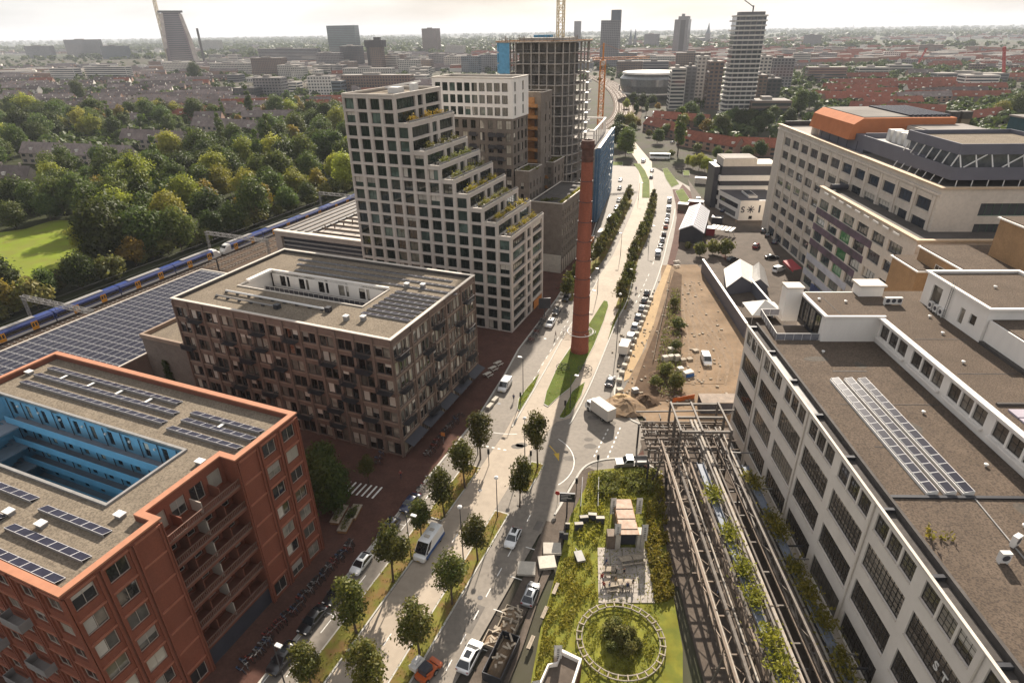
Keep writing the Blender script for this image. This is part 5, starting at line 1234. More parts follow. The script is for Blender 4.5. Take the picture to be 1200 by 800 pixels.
 # lower street wing with terrace roof, mural and greenish glass
 x0,y0,y1 = 79.9,126.6,176.5
 wl = B(); ops = []
 for c in range(6):
  for r in range(6):
   top = 26.4 - r * 4.55; u = 1.2 + c * 7.66; ops.append((u,max(.3,top - 2.65),u + 5.9,top))
 facade(wl,(x0,y1),(x0,y0),0,29.2,ops,.5); opsR = [(2.6 + k * 5.2,26.2 - r * 4.55 - 2.5,6.9 + k * 5.2,26.2 - r * 4.55) for k in range(7) for r in range(6)]
 facade(wl,(x0,y0),(x0 + 40,y0),0,29.2,opsR,.45); facade(wl,(X - .01,y1),(x0,y1),0,29.2,[],.3); facade(wl,(x0 + 40,y0),(x0 + 40,Yn),0,29.2,[],.3)
 wl.build('wing_wall',M['cream_concrete'],t)
 glaze(t,(X,Yf),(x0,y1),(x0,y0),[o for o in ops if o[0] > 23],.4,style=(3,0),frame='frame_dark',glass='grey',t=.1); glaze(t,(X,Yf),(x0,y1),(x0,y0),[o for o in ops if o[0] < 23 and not (o[0] > 15 and 12 < o[3] < 23)],.4,style=(3,0),frame='frame_green',glass='grey',t=.1); glaze(t,(X,Yf),(x0,y1),(x0,y0),[o for o in ops if 15 < o[0] < 23 and 12 < o[3] < 23],.4,style=(3,0),frame='frame_green',glass='green',t=.1)
 glaze(t,(X,Yf),(x0,y0),(x0 + 40,y0),opsR,.35,style=(1,0),frame='frame_dark',glass='grey',t=.1)
 mu = B()
 for r in range(5):
  z = 26.4 - r * 4.55 - 2.68; mu.box(x0 - .12,y1 - 33 + (r * 2.2),z - 1.8,x0 - .004,y1 - .6,z,0 if r < 3 else 1)
 mu.build('painted_band',[mat('mural_dark',(0.07,.06,.065),rough=.7,var=.3,scale=.3,hue2=(0.11,.07,.10)),mat('mural_light',(0.42,.42,.46),rough=.7,var=.2,scale=.2)],t)
 b = B(); b.box(x0 - .45,y0 - .45,29.202,x0 + .8,y1,29.6); b.box(x0 + .801,y0 - .45,29.202,x0 + 40,y0 + .6,29.6); b.build('wing_cornice',M['orange_cap'] if False else _MATS['sandstone_cap'],t)
 b = B(); b.box(x0 + .4,y0 + .4,28.6,X - .02,y1 - .2,28.9); b.box(X - .02,y0 + .4,28.6,x0 + 39.8,Yn - .02,28.9); b.build('terrace_roof',M['bitumen'],t)
 b = B(); b.tube((x0 + 1.5,y1 - 3,29.9),(x0 + 6,y1 - 3,29.9),.8,n=10); b.build('terrace_tank',M['dark_panel'],t)
 lb = B()
 for k in range(9): lb.box(x0 - .75,y0 + 6 + k * 4.6,28.5,x0 - .46,y0 + 8.6 + k * 4.6,28.9)
 lb.build('cornice_blocks',M['tent_fabric'],t)
 b = B(); b.box(x0 - .4,y1 - 40,.1,x0 - .1,y1 - 8,3.2); b.build('blue_shopfront',mat('blue_shopfront',(0.05,.07,.16),rough=.4,var=.4,scale=.4),t)
 b = B(); b.face([(x0 - .1,y1 + .3,4.6),(x0 - 2.6,y1 + .3,4.0),(x0 - 2.6,y1 + 9,4.0),(x0 - .1,y1 + 9,4.6)][::-1]); b.box(x0 - 2.65,y1 + .3,3.4,x0 - 2.55,y1 + 9,4.05); b.build('red_awning',mat('awning_red',(0.28,.03,.035),rough=.7),t)
office()
# brick annex at the right edge with white-edged flat roofs
def brick_annex():
 t = fthing(FR,84,100,'brick_annex','sandy brick building with white-edged flat roofs and a corner window at the right edge','building')
 B = lambda: MB(84,100,0)
 for (x0,y0,x1,y1,h) in ((77,101,92,118,30.6),(86,96,110,112,38),(74,112,84,121,27.6)):
  b = B(); b.box(x0,y0,0,x1,y1,h); b.build('wall',mat('sand_brick',(0.30,.185,.095),var=.15,scale=.4,spot=.25,spot_scale=4),t)
  b = B(); b.box(x0 - .4,y0 - .4,h + .002,x1 + .4,y1 + .4,h + .25); b.build('eaves',M['white_render'],t); b = B(); b.box(x0,y0,h + .252,x1,y1,h + .4); b.build('roof',M['gravel_roof_dark'],t)
 window(t,77 - 84 - .1,112 - 100,26.4,-math.pi / 2,6,2.8,(4,2),'frame_white','white')
 window(t,78.5 - 84,101 - 100 - .1,26.4,0,6,2.8,(4,2),'frame_white','white')
brick_annex()
t = fthing(FG,147,236,'boiler_stacks','two tall square brown-grey stacks with dark tops behind the office roof','chimney stacks')
for k in range(2):
 b = MB(); b.box(k * 4.3,0,0,k * 4.3 + 3.0,3.0,39.5); b.build('stack',mat('stack_concrete',(0.20,.16,.105),var=.2,scale=.3,streak=.1),t); b = MB(); b.box(k * 4.3 - .2,-.2,39.502,k * 4.3 + 3.2,3.2,42); b.build('stack_top',M['bitumen'],t)
t = fthing(FG,133,165,'teal_roof_house','dark teal roof house at the right picture edge behind the office','roof house'); b = MB(); b.box(0,0,0,24,22,46.5); b.build('wall',mat('teal_panel',(0.02,.06,.075),rough=.6),t); b = MB(); b.box(-.3,-.3,46.502,24.3,22.3,46.9); b.build('roof',M['flat_roof'],t)
# ================================================================== white SX studio building
def studio():
 t = fthing(FG,76,245,'studio_building','white and black studio building with S, star and bar painted on its end wall','studio building')
 B = lambda: MB(76,245,0)
 x0,x1,y0,y1,h = 77.0,92.5,245.0,264.0,8.1
 wl = B(); ops = [(1.5,.6,16.5,2.8),(1.2,4.2,17.6,6.2)]
 facade(wl,(x0 + 3.8,y0),(x1 + 4,y0),0,h,[(4,.5,5.4,1.9),(9.6,.5,11,1.9)],.2); facade(wl,(x0,y1),(x0 + 3.8,y0),0,h,ops,.3); facade(wl,(x1 + 4,y0),(x1 + 4,y1),0,h,[],.2); wl.build('front_wall',M['white_render'],t)
 glaze(t,(76,245),(x0,y1),(x0 + 3.8,y0),ops,.2,style=(7,0),frame='frame_dark',glass='grey'); glaze(t,(76,245),(x0 + 3.8,y0),(x1 + 4,y0),[(4,.5,5.4,1.9),(9.6,.5,11,1.9)],.15,style=(0,0),glass='brown')
 r_ = B(); r_.prism([(x0 + 3.9,y0 + .1),(x1 + 3.9,y0 + .1),(x1 + 3.9,y1),(x0 + .1,y1)],h - .3,h + .002); r_.build('front_roof',M['dark_panel'],t)
 s_ = B(); s_.box(x0 + 8,y0 + 4,h + .004,x0 + 11.5,y0 + 14,h + .8,0); s_.build('rooflight',M['steel_white'],t); s_ = B(); s_.box(x0 + 8.3,y0 + 4.3,h + .802,x0 + 11.2,y0 + 13.7,h + .85); s_.build('rooflight_glass',G_['grey'],t)
 # taller part: alternating white bands and dark glass
 for k,(z0,z1,m,pr) in enumerate(((0,1.2,'white_render',0),(1.2,4.0,'dark_panel',.5),(4.0,5.3,'white_render',-.2),(5.3,7.8,'dark_panel',.5),(7.8,9.6,'white_render',-.2),(9.6,11.8,'dark_panel',.5),(11.8,14.0,'white_render',-.4),(14.0,17.6,'dark_panel',.4))):
  b = B(); b.box(x0 - .2 + pr,y1 + pr,z0 + .002 * k,x1 + 9 - pr,y1 + 16 - pr,z1); b.build('white_band' if m == 'white_render' else 'glass_band',M[m],t)
 b = B(); b.box(x0 + .6,y1 + .8,17.602,x0 + 14.5,y1 + 12,20.8); b.build('roof_house',M['cream_concrete'],t); b = B(); b.box(x0 + 14.6,y1 + .8,17.604,x1 + 8,y1 + 12,18.6); b.build('roof_plant',M['cream_concrete'],t)
 b = B(); b.box(x0 + 1,y1 + 1.2,20.802,x0 + 14,y1 + 11.6,21.0); b.build('roof',M['flat_roof'],t)
 b = B(); b.box(x0 - 2.6,y1 + 1.5,0,x0 - .22,y1 + 12,17.5); b.build('dark_fin',M['dark_panel'],t)
 # painted signs
 def txt(ch,u,z,size):
  cu = bpy.data.curves.new('sign','FONT'); cu.body = ch; cu.size = size; cu.extrude = .03; cu.offset = .06
  o = text_mesh('wall_sign',cu,t,M['dark_panel'],(x0 + 3.8 - 76 + u,-.05,z),(math.pi / 2,0,0))
 txt('S',.5,3.3,3.4)
 b = MB()
 for k in range(4): a = k * math.pi / 4; b.bar((4.4 - 1.15 * math.cos(a),0,4.5 - 1.15 * math.sin(a)),(4.4 + 1.15 * math.cos(a),0,4.5 + 1.15 * math.sin(a)),.06,.32,up=(-math.sin(a),0,math.cos(a)))
 for k in range(8): a = k * math.pi / 4; b.tube((4.4 + 1.3 * math.cos(a),0,4.5 + 1.3 * math.sin(a)),(4.4 + 1.3 * math.cos(a),.04,4.5 + 1.3 * math.sin(a)),.22,n=8)
 o = b.build('wall_star',M['dark_panel'],t,(x0 + 3.8 - 76,-.04,0))
 b = MB(); b.box(7.5,-.05,3.2,8.2,-.003,6.2); b.build('wall_bar',M['dark_panel'],t,(x0 + 3.8 - 76,0,0))
studio()
# gable-roofed market hall
def gable_hall(fr,pts_w,h0,h1,name,label,cat,wall,roof,ribs=0,ridge_along=None):
 "four ground corners in order; the ridge runs from the middle of side 0-1 to the middle of side 2-3"
 a,b_,c,d = [Vector((p[0],p[1],0)) for p in pts_w]; o = (a + b_ + c + d) / 4; t = thing(name,label,cat,o)
 a,b_,c,d = a - o,b_ - o,c - o,d - o; e,f = (a + b_) / 2,(c + d) / 2; z0,z1 = Vector((0,0,h0)),Vector((0,0,h1))
 w_ = MB(); w_.face([a,b_,b_ + z0,e + z1,a + z0]); w_.face([b_,c,c + z0,b_ + z0]); w_.face([c,d,d + z0,f + z1,c + z0]); w_.face([d,a,a + z0,d + z0]); w_.build('wall',M[wall] if isinstance(wall,str) else wall,t)
 r = MB(); up = Vector((0,0,.18)); ov = (e - f).normalized() * .4
 for s0,s1 in ((a,d),(b_,c)):
  n = (s0 - e).normalized() * .4; q = [s0 + z0 + ov + n + up * .2 - Vector((0,0,.15)),e + z1 + ov + up,f + z1 - ov + up,s1 + z0 - ov + n + up * .2 - Vector((0,0,.15))]
  r.face(q if s0 is b_ else q[::-1]); lo = [p - Vector((0,0,.16)) for p in q]; r.face(lo[::-1] if s0 is b_ else lo)
  for i in range(4): r.face([q[i],lo[i],lo[(i + 1) % 4],q[(i + 1) % 4]])
 r.build('roof',M[roof] if isinstance(roof,str) else roof,t)
 if ribs:
  r = MB()
  for s0,s1 in ((a,d),(b_,c)):
   for k in range(ribs + 1):
    fr_ = k / ribs; p,q = s0 + (s1 - s0) * fr_ + z0,e + (f - e) * fr_ + z1; r.bar(p + up,q + up * 1.3,.12,.12)
  r.bar(e + z1 + up * 1.2,f + z1 + up * 1.2,.5,.12); r.build('roof_ribs',M['steel_white'],t,kind='stuff')
 return t
hp = [at(795,283),at(822,287),at(829,260),at(807,255)]
t = gable_hall(None,[hp[0],hp[1],hp[2],hp[3]],4.6,6.6,'market_hall','market hall with pale grey ribbed gable roof and black walls','hall','dark_panel',mat('hall_roof',(0.46,.45,.47),rough=.5,var=.06),12)
# ================================================================== construction site: walls, tents, stores
def site():
 a,b_ = at(822,318),at(872,396); t = thing('hoarding_wall','long dark grey hoarding wall with a white top around the sand lot','wall',a,0); d = b_ - a
 w_ = MB(); w_.bar((0,0,2.0),(d.x,d.y,2.0),.4,4.0); w_.build('panel',M['grey_panel'],t); w_ = MB(); w_.bar((0,0,4.1),(d.x,d.y,4.1),.6,.25); w_.build('coping',M['steel_white'],t)
 a,b_ = at(864,322),at(905,372); t = thing('hoarding_wall','second hoarding wall behind the white tents','wall',a,0); d = b_ - a
 w_ = MB(); w_.bar((0,0,1.6),(d.x,d.y,1.6),.35,3.2); w_.build('panel',M['grey_panel'],t); w_ = MB(); w_.bar((0,0,3.3),(d.x,d.y,3.3),.5,.2); w_.build('coping',M['steel_white'],t)
 gable_hall(None,[at(851,346),at(880,342),at(880,322),at(848,325)],2.8,5.4,'marquee','big white marquee with a peaked roof behind the hoarding','tent','grey_panel','tent_fabric')
 gable_hall(None,[at(878,342),at(898,345),at(893,324),at(880,323)],2.6,4.4,'marquee','smaller grey marquee joined to the right of the big one','tent','grey_panel','steel_grey')
 c = at(893,372); t = thing('canopy_tent','white pyramid canopy beside the factory stair tower','tent',c,FR.a)
 p = MB(); s_ = 4.4; q = [(-s_,-s_,2.6),(s_,-s_,2.6),(s_,s_,2.6),(-s_,s_,2.6)]
 for k in range(4): p.face([q[k],q[(k + 1) % 4],(0,0,5.2)]); p.face([(0,0,5.14),(q[(k + 1) % 4][0],q[(k + 1) % 4][1],2.54),(q[k][0],q[k][1],2.54)])
 p.build('canopy',M['tent_fabric'],t)
 for k in range(4): l_ = MB(); l_.tube((q[k][0] * .97,q[k][1] * .97,0),(q[k][0] * .97,q[k][1] * .97,2.6),.06); l_.build('leg',M['steel_white'],t)
site()
# ================================================================== raised pipe racks beside the factory
def pipe_rack():
 t = fthing(FR,20,20,'pipe_rack','long raised pipe rack of steel trusses and pale pipes running beside the factory','pipe rack')
 B = lambda: MB(20,20,0); Y0,Y1 = 8,92
 def truss(x,z,h,y0,y1,name='truss',m='rust_steel'):
  b = B(); n = int((y1 - y0) / 3.2)
  b.bar((x,y0,z),(x,y1,z),.28,.3); b.bar((x,y0,z + h),(x,y1,z + h),.28,.3)
  for k in range(n):
   ya,yb = y0 + (y1 - y0) * k / n,y0 + (y1 - y0) * (k + 1) / n
   b.bar((x,ya,z),(x,yb,z + h),.13,.13) if k % 2 else b.bar((x,ya,z + h),(x,yb,z),.13,.13)
   b.bar((x,ya,z),(x,ya,z + h),.12,.12)
  b.build(name,M[m],t)
 for x in (22.0,25.6): truss(x,5.6,1.7,Y0,85)
 for x in (28.2,31.8): truss(x,6.4,1.6,Y0,88,m='weathered_steel')
 for k in range(16):
  y = 10 + k * 5.2; b = B(); b.bar((21.6,y,5.55),(26.0,y,5.55),.2,.24); b.build('cross_beam',M['rust_steel'],t)
  b = B(); b.bar((27.9,y + 1,6.35),(33.6,y + 1,6.35),.2,.24); b.build('cross_beam',M['weathered_steel'],t)
  b = B(); b.bar((22,y,5.7),(25.6,y + 5.0,5.7),.09,.09); b.bar((25.6,y,5.7),(22,y + 5,5.7),.09,.09); b.build('wind_brace',M['rust_steel'],t)
 pp = [(22.6,6.0,.22,'pipe_cream',86),(24.0,6.05,.26,'weathered_steel',80),(24.9,5.9,.14,'pipe_cream',86),
          (28.6,6.85,.24,'pipe_cream',92),(29.3,6.85,.26,'pipe_cream',92),(30.0,6.8,.16,'weathered_steel',92),(31.3,6.75,.18,'rust_steel',90),(32.6,6.9,.26,'weathered_steel',84),(33.3,6.7,.16,'pipe_cream',90),(26.9,5.1,.26,'weathered_steel',82),(34.6,4.6,.2,'steel_dark',92)]
 for x,z,r,m,y1 in pp:
  b = B(); b.tube((x,Y0,z),(x,y1,z),r,n=8); b.build('pipe',M[m],t)
  c = B()
  for k in range(6): yy = Y0 + 4 + k * 13.3; c.tube((x,yy,z),(x,yy + .18,z),r + .06,n=8)
  c.build('pipe_flanges',M['rust_steel'],t,kind='stuff')
 for y in (14,30,46,60,74,83):
  for x,h in ((22.0,5.5),(25.6,5.5),(28.2,6.3),(31.8,6.3)):
   b = B(); sp = .9 if x in (22.0,31.8) else 0
   b.bar((x - (sp if x < 27 else -sp) * 1.0,y,0),(x,y,h),.24,.24); b.build('post',M['weathered_steel'],t)
  b = B(); b.bar((21,y + .3,3.2),(26,y + .3,3.2),.16,.2); b.build('tie_beam',M['rust_steel'],t)
  b = B(); b.bar((28,y + .3,3.4),(36.9,y + .3,3.4),.16,.2); b.bar((31.8,y + .3,6.2),(37.2,y + .3,6.2),.14,.2); b.build('tie_beam',M['steel_grey'],t)
 # walkway gratings with planting
 for x,z in ((26.7,7.9),(33.9,7.4)):
  b = B(); b.box(x - .45,16,z,x + .45,78,z + .1); b.build('planter_walkway',mat('zinc_trough',(0.15,.17,.21),rough=.6,var=.2),t)
  b = B(); b.box(x - .5,16,z + .1,x - .45,78,z + .5); b.box(x + .45,16,z + .1,x + .5,78,z + .5); b.build('planter_side',_MATS['zinc_trough'],t)
 # portal frames and dense pipework at the far end
 for k,y in enumerate((84.0,88.2,92.4)):
  for x in (24.8,33.2):
   b = B(); b.bar((x,y,0),(x,y,9.8),.35,.35); b.build('portal_post',M['weathered_steel'],t)
  b = B(); b.bar((24.6,y,9.9),(33.4,y,9.9),.35,.4); b.build('portal_beam',M['weathered_steel'],t)
 for x in (24.8,28.4,33.2):
  b = B(); b.bar((x,83.8,10.25),(x,92.6,10.25),.3,.28); b.build('portal_beam',M['weathered_steel'],t)
 rs = random.Random(9)
 b = B(); c = B()
 for k in range(13):
  y = 82.5 + k * .82; b.tube((19.5,y,5.6 + (k % 3) * .5),(33 + rs.uniform(0,3),y,5.6 + (k % 3) * .5),.1 + .05 * (k % 3),n=6)
 for k in range(26):
  x = rs.uniform(19.6,27); y = rs.uniform(82,93); c.tube((x,y,rs.uniform(3,6)),(x,y,rs.uniform(6.5,7.8)),.12,n=6); q = rs.choice([(1.2,0),(0,1.6)]); c.tube((x,y,6.6),(x + q[0],y + q[1],6.6),.12,n=6)
 for k in range(10):
  x = 20 + k * 1.3; c.bar((x,81.8,5.2),(x,93.2,5.2),.15,.2)
 for y in (82,85.5,89,93): c.bar((19.4,y,5.0),(33.5,y,5.0),.2,.25)
 b.build('cross_pipes',M['rust_steel'],t,kind='stuff'); c.build('pipe_bends',M['weathered_steel'],t,kind='stuff')
 for x in (19.6,23,27):
  for y in (82.2,92.8): d = B(); d.bar((x,y,0),(x,y,5.0),.3,.3); d.build('post',M['steel_dark'],t)
 b = B(); b.bar((19,93.5,7.5),(37,94.2,7.5),.22,.25); b.bar((33.4,94,4.5),(37,94.2,7.3),.1,.1); b.build('far_beam',M['weathered_steel'],t)
 # bracket pipes turning into the factory wall
 for y in (62.5,44.5,30.0,27.2):
  b = B(); b.tube((31.8,y,6.3),(37.4,y,6.3),.14,n=8); b.tube((33.5,y,6.3),(33.5,y,0),.1,n=6); b.build('bracket_pipe',M['steel_dark'] if y > 40 else M['steel_white'],t)
 return t
pipe_rack()
for i,(x,z,ys,lab) in enumerate(((26.7,8.2,(70,62,57,52,46,42.5,40,36,28,22),'yellow-green plants trailing along the left planter trough of the pipe rack'),(33.9,7.7,(74,66,63,57,53,50,44,34,31,20),'yellow-green plants trailing along the right planter trough by the factory'))):
 t = fthing(FR,x,20,'trailing_plants',lab,'plants','plants on the pipe rack',z=z)
 rs2 = random.Random(i); pts = []
 for y in ys:
  for k in range(6): pts.append((rs2.uniform(-.3,.5),y - 20 + rs2.uniform(-1.3,1.3),rs2.uniform(-.3,.2)))
 plant_clump(t,pts,'foliage','weed',.75,75,(1.2,1.5,1.1),i + 3)
for k,(x,y,z) in enumerate(((46,86,23.9),(52,69,23.9),(44.5,66,23.9),(53,58,23.9),(50.5,48.2,23.9),(49,97,28.2),(53,96,28.2),(62,84,28.2),(59.5,75,28.2),(61.5,62,28.2),(63.5,90,28.2),(72,90,33.25),(75,84,33.25))):
 t = fthing(FR,x,y,'roof_cowl','small white vent cap on the gravel, ' + ('lower factory roof' if z < 25 else 'upper factory roof' if z < 30 else 'penthouse roof'),'roof vent','white vent caps on the ' + ('lower factory roof' if z < 25 else 'upper factory roof' if z < 30 else 'penthouse roof'),z=z)
 b = MB(); b.lathe([(.10,0),(.10,.22),(.26,.24),(.24,.36),(.05,.42)],10); b.build('cowl',M['steel_white'],t)
for k,(x0,y0,x1,y1,z) in enumerate(((45,80,50,80.25,23.9),(42,71,55.4,71.12,23.9),(42,61.5,43.5,61.62,23.9),(57,72,65,72.14,28.2),(57,82.2,65,82.34,28.2),(50,90.6,50.12,100,28.21))):
 t = fthing(FR,x0,y0,'roof_seam','dark roofing seam, %s' % ['first across the lower factory roof behind the solar rows','long one across the lower factory roof','short one at the gutter of the lower factory roof','front one across the upper factory roof','rear one across the upper factory roof','one across the glass-fronted corner roof'][k],'roof seam',z=z)
 b = MB(x0,y0,0); b.box(x0,y0,.002,x1,y1,.035); b.build('strip',M['bitumen'],t)
pb = MB(); q = random.Random(12)
for k in range(9):
 x,y = q.uniform(41,53),q.uniform(30,87); a,c = q.uniform(.8,2.2),q.uniform(.6,1.8); pb.face([FR.w(x + a * math.cos(i * .7) * q.uniform(.8,1.2),y + c * math.sin(i * .7) * q.uniform(.8,1.2),23.906) for i in range(9)])
o = pb.build('gravel_stain',mat('gravel_stain',(.085,.07,.055),rough=.95,var=.3,scale=1.5,spot=.6,spot_scale=5.5,spot_col=(.04,.035,.03)),bpy.data.objects['factory_building'],kind='stuff'); o.matrix_parent_inverse = Matrix.LocRotScale(FR.w(37.44,96.4),Matrix.Rotation(FR.a,3,'Z'),None).inverted()
# ================================================================== trees and planting
def quads_mesh(name,P,A,C,m):
 "leaf-sized rhombs: centres P, half axes A and C (numpy arrays)"
 n = len(P); V = np.stack([P - A,P + C,P + A,P - C],1).reshape(-1,3).astype(np.float32)
 me = bpy.data.meshes.new(name); me.vertices.add(4 * n); me.vertices.foreach_set('co',V.ravel()); me.loops.add(4 * n); me.loops.foreach_set('vertex_index',np.arange(4 * n,dtype=np.int32))
 me.polygons.add(n); me.polygons.foreach_set('loop_start',np.arange(0,4 * n,4,dtype=np.int32)); me.polygons.foreach_set('loop_total',np.full(n,4,dtype=np.int32)); me.update(calc_edges=True); me.materials.append(m); return me
def leaf_cloud(rs,blobs,n,size,hollow=.45):
 B_ = np.array(blobs); wgt = B_[:,3] ** 2; idx = rs.choice(len(B_),n,p=wgt / wgt.sum()); d = rs.normal(size=(n,3)); d /= np.linalg.norm(d,axis=1)[:,None]
 r = B_[idx,3] * (hollow + (1 - hollow) * rs.rand(n) ** .5) * (1 + .18 * rs.normal(size=n)); sc = np.stack([np.ones(n),np.ones(n),B_[idx,4]],1)
 P = B_[idx,:3] + d * r[:,None] * sc; nrm = d + rs.normal(size=(n,3)) * .7; nrm[:,2] += .35
 t = np.cross(nrm,rs.normal(size=(n,3))); t /= np.linalg.norm(t,axis=1)[:,None] + 1e-6; u = np.cross(nrm,t); u /= np.linalg.norm(u,axis=1)[:,None] + 1e-6
 s = size * rs.uniform(.6,1.3,n)[:,None]; return P,t * s,u * s * .62
def tree_kind(kind,seed,m,H_,crown_w,z_low,n,size,blobs_n=9):
 rs = np.random.RandomState(seed); zc = (H_ + z_low) / 2; hh = (H_ - z_low) / 2; blobs = []
 for k in range(blobs_n):
  a = rs.rand() * 6.28; q = rs.rand(); z = zc + hh * .62 * (2 * q - 1); wr = crown_w / 2 * (1 - .45 * abs(2 * q - .85)) * .6; rr = crown_w * rs.uniform(.15,.29) * (1 - .25 * q)
  blobs.append((math.cos(a) * wr * rs.uniform(.5,1),math.sin(a) * wr * rs.uniform(.5,1),z,rr,min(1.1,hh / crown_w * 1.5)))
 blobs.append((0,0,H_ - crown_w * .2,crown_w * .2,1)); blobs.append((0,0,zc,crown_w * .34,1))
 P,A,C = leaf_cloud(rs,blobs,n,size); cm = quads_mesh('crown',P,A,C,m)
 b = MB(); r0 = H_ * .013 + .03; b.tube((0,0,-.1),(0,0,z_low + hh * .5),r0,r0 * .6,7)
 for k in range(6):
  bl = blobs[k]; b.tube((0,0,z_low * .8 + k * hh * .1),(bl[0] * .8,bl[1] * .8,bl[2]),r0 * .5,r0 * .15,5)
 return cm,b.mesh('trunk',M['bark'])
TK = {'street': [tree_kind('street',10 + k,LF['street'],8.6,4.9,2.7,3000,.17,14) for k in range(6)],
      'far_street': [tree_kind('s',30 + k,LF['street'],7.5,4.4,1.6,900,.28,8) for k in range(3)],
      'park': [tree_kind('park',50 + k,LF['park'],15,15,1.5,5200,.42,18) for k in range(5)],
      'lime': [tree_kind('lime',60 + k,LF['lime'],16,15,2.0,5600,.42,18) for k in range(2)],
      'gold': [tree_kind('gold',70 + k,LF['gold'],12,11,1.6,2200,.5,12) for k in range(2)],
      'shrub': [tree_kind('shrub',80 + k,LF['shrub'],4.0,5.0,.2,900,.3,8) for k in range(3)],
      'poplar': [tree_kind('poplar',90 + k,LF['park'],20,6.5,1.5,1500,.5,14) for k in range(2)],
      'mid': [tree_kind('mid',95 + k,LF['park'],11,11,.8,420,1.0,8) for k in range(4)],
      'midgold': [tree_kind('mid',105 + k,LF['gold'],9,9,.8,360,.9,7) for k in range(2)]}
_tc = [0]; TREES = []
def tree(kind,p,label,group=None,s=1.0,cat='tree',name=None,z=0.0):
 _tc[0] += 1; k = _tc[0]; cm,tm = TK[kind][k % len(TK[kind])]; rs = random.Random(k)
 t = thing(name or 'tree',label,cat,(p[0],p[1],z),rs.uniform(0,6.28),group); f = s * rs.uniform(.84,1.2); t.scale = (f * rs.uniform(.88,1.12),f,f * rs.uniform(.9,1.12)); t.rotation_euler = (rs.uniform(-.05,.05),rs.uniform(-.05,.05),rs.uniform(0,6.28))
 link('crown',cm,t); link('trunk',tm,t); TREES.append((t,p)); return t
ST = [(563,538),(545,572),(521,606),(494,632),(461,682),(418,742),(366,806),(630,548),(609,594),(560,657),(530,708),(492,766),(441,826)]
SL = ['beside the crossing lamp, first of the left row at the junction','second from the junction in the left tree row','third from the junction in the left tree row','fourth from the junction in the left row, beside the white van','in the left tree row beside the white hatchback','in the left tree row beside two black parked cars','lowest in the left tree row at the bottom picture edge',
      'alone on a small island at the junction','behind the white car on the main road, first of the middle row','second of the middle tree row, opposite the white and blue van','third of the middle tree row','fourth of the middle tree row near the white suv','lowest of the middle tree row at the bottom picture edge']
for (x,y),l in zip(ST,SL): tree('street',at(x,y),'street tree ' + l,'young trees along the street',s=1.12,name='street_tree',z=.13)
for row,side in ((rowA,'left'),(rowB,'right')):
 pts = smooth_pts(row,10); acc = 0; k = 0; last = pts[0]
 for p in pts:
  if (p - last).length > 5.2 or k == 0:
   tree('far_street',p,'leafy street tree in the closely planted %s row beyond the chimney' % side,'closely planted %s tree row beyond the chimney' % side,name='street_tree',z=.1); last = p; k += 1
# weeds and long grass on the verges
def tufts(name,poly,n,size,m,seed,z=.12,h=.5,label=None):
 rs = np.random.RandomState(seed); xs = [p[0] for p in poly]; ys = [p[1] for p in poly]; pts = []
 def inside(x,y):
  c = False; j = len(poly) - 1
  for i in range(len(poly)):
   if (poly[i][1] > y) != (poly[j][1] > y) and x < (poly[j][0] - poly[i][0]) * (y - poly[i][1]) / (poly[j][1] - poly[i][1]) + poly[i][0]: c = not c
   j = i
  return c
 while len(pts) < n:
  x,y = rs.uniform(min(xs),max(xs)),rs.uniform(min(ys),max(ys))
  if inside(x,y) and math.sin(x * 1.3 + seed) + math.sin(y * 1.1 + x * .6) + .9 * math.sin(x * 3.1 - y * 2.3) > rs.uniform(-1.8,1.3): pts.append((x,y,z))
 P = np.array(pts); P[:,2] += rs.rand(n) * h; A = rs.normal(size=(n,3)); A[:,2] = np.abs(A[:,2]) * 1.2; A /= np.linalg.norm(A,axis=1)[:,None]; C = np.cross(A,rs.normal(size=(n,3))); C /= np.linalg.norm(C,axis=1)[:,None] + 1e-6; s = size * rs.uniform(.5,1.3,n)[:,None]
 return link(name,quads_mesh(name,P,A * s,C * s * .4,LF[m]),kind='stuff')
for i,(poly,g) in enumerate(VERGES): tufts('grass',poly,700 if g == 'grass_dry' else 500,.16,'weed' if g == 'grass_dry' else 'lime',i,h=.12)
garden = [tuple(at(*p)[:2]) for p in [(625,830),(770,830),(775,556),(745,548),(695,556),(672,600),(640,720)]]
for i,(pl,n,s,m,h) in enumerate(((garden,9000,.15,'weed',.16),([tuple(at(*p)[:2]) for p in [(675,640),(690,555),(775,552),(778,600),(768,645),(752,640),(752,590),(710,590),(700,640)]],5000,.24,'weed',.8),([tuple(at(*p)[:2]) for p in [(640,720),(655,660),(690,640),(700,700),(675,720),(650,800),(625,800)]],3600,.2,'weed',.45),
                                       ([tuple(at(*p)[:2]) for p in [(690,560),(770,553),(772,580),(700,585)]],2600,.3,'shrub',1.5),([tuple(at(*p)[:2]) for p in [(758,575),(776,560),(790,700),(768,712),(756,640)]],3500,.3,'weed',1.0))): tufts('undergrowth',pl,n,s,m,40 + i,h=h)
rs = random.Random(19)
soil_poly = [tuple(at(*p)[:2]) for p in [(768,440),(772,410),(780,370),(787,340),(797,340),(797,380),(798,410),(800,465),(772,465)]]
rb_ = MB()
for k in range(320):
 p = at(rs.uniform(715,850),rs.uniform(330,478)); s_ = rs.uniform(.1,.38)
 if 23 < p.x < 60 and p.y > 101: rb_.bar((p.x,p.y,.12 + s_ * .3),(p.x + s_ * rs.uniform(.8,2),p.y + s_ * rs.uniform(-1,1),.12 + s_ * .3),s_ * rs.uniform(.8,1.6),s_ * .7)
rb_.build('rubble',M['wood_grey'],kind='stuff')
tufts('undergrowth',soil_poly,2600,.26,'shrub',71,z=.15,h=.9)
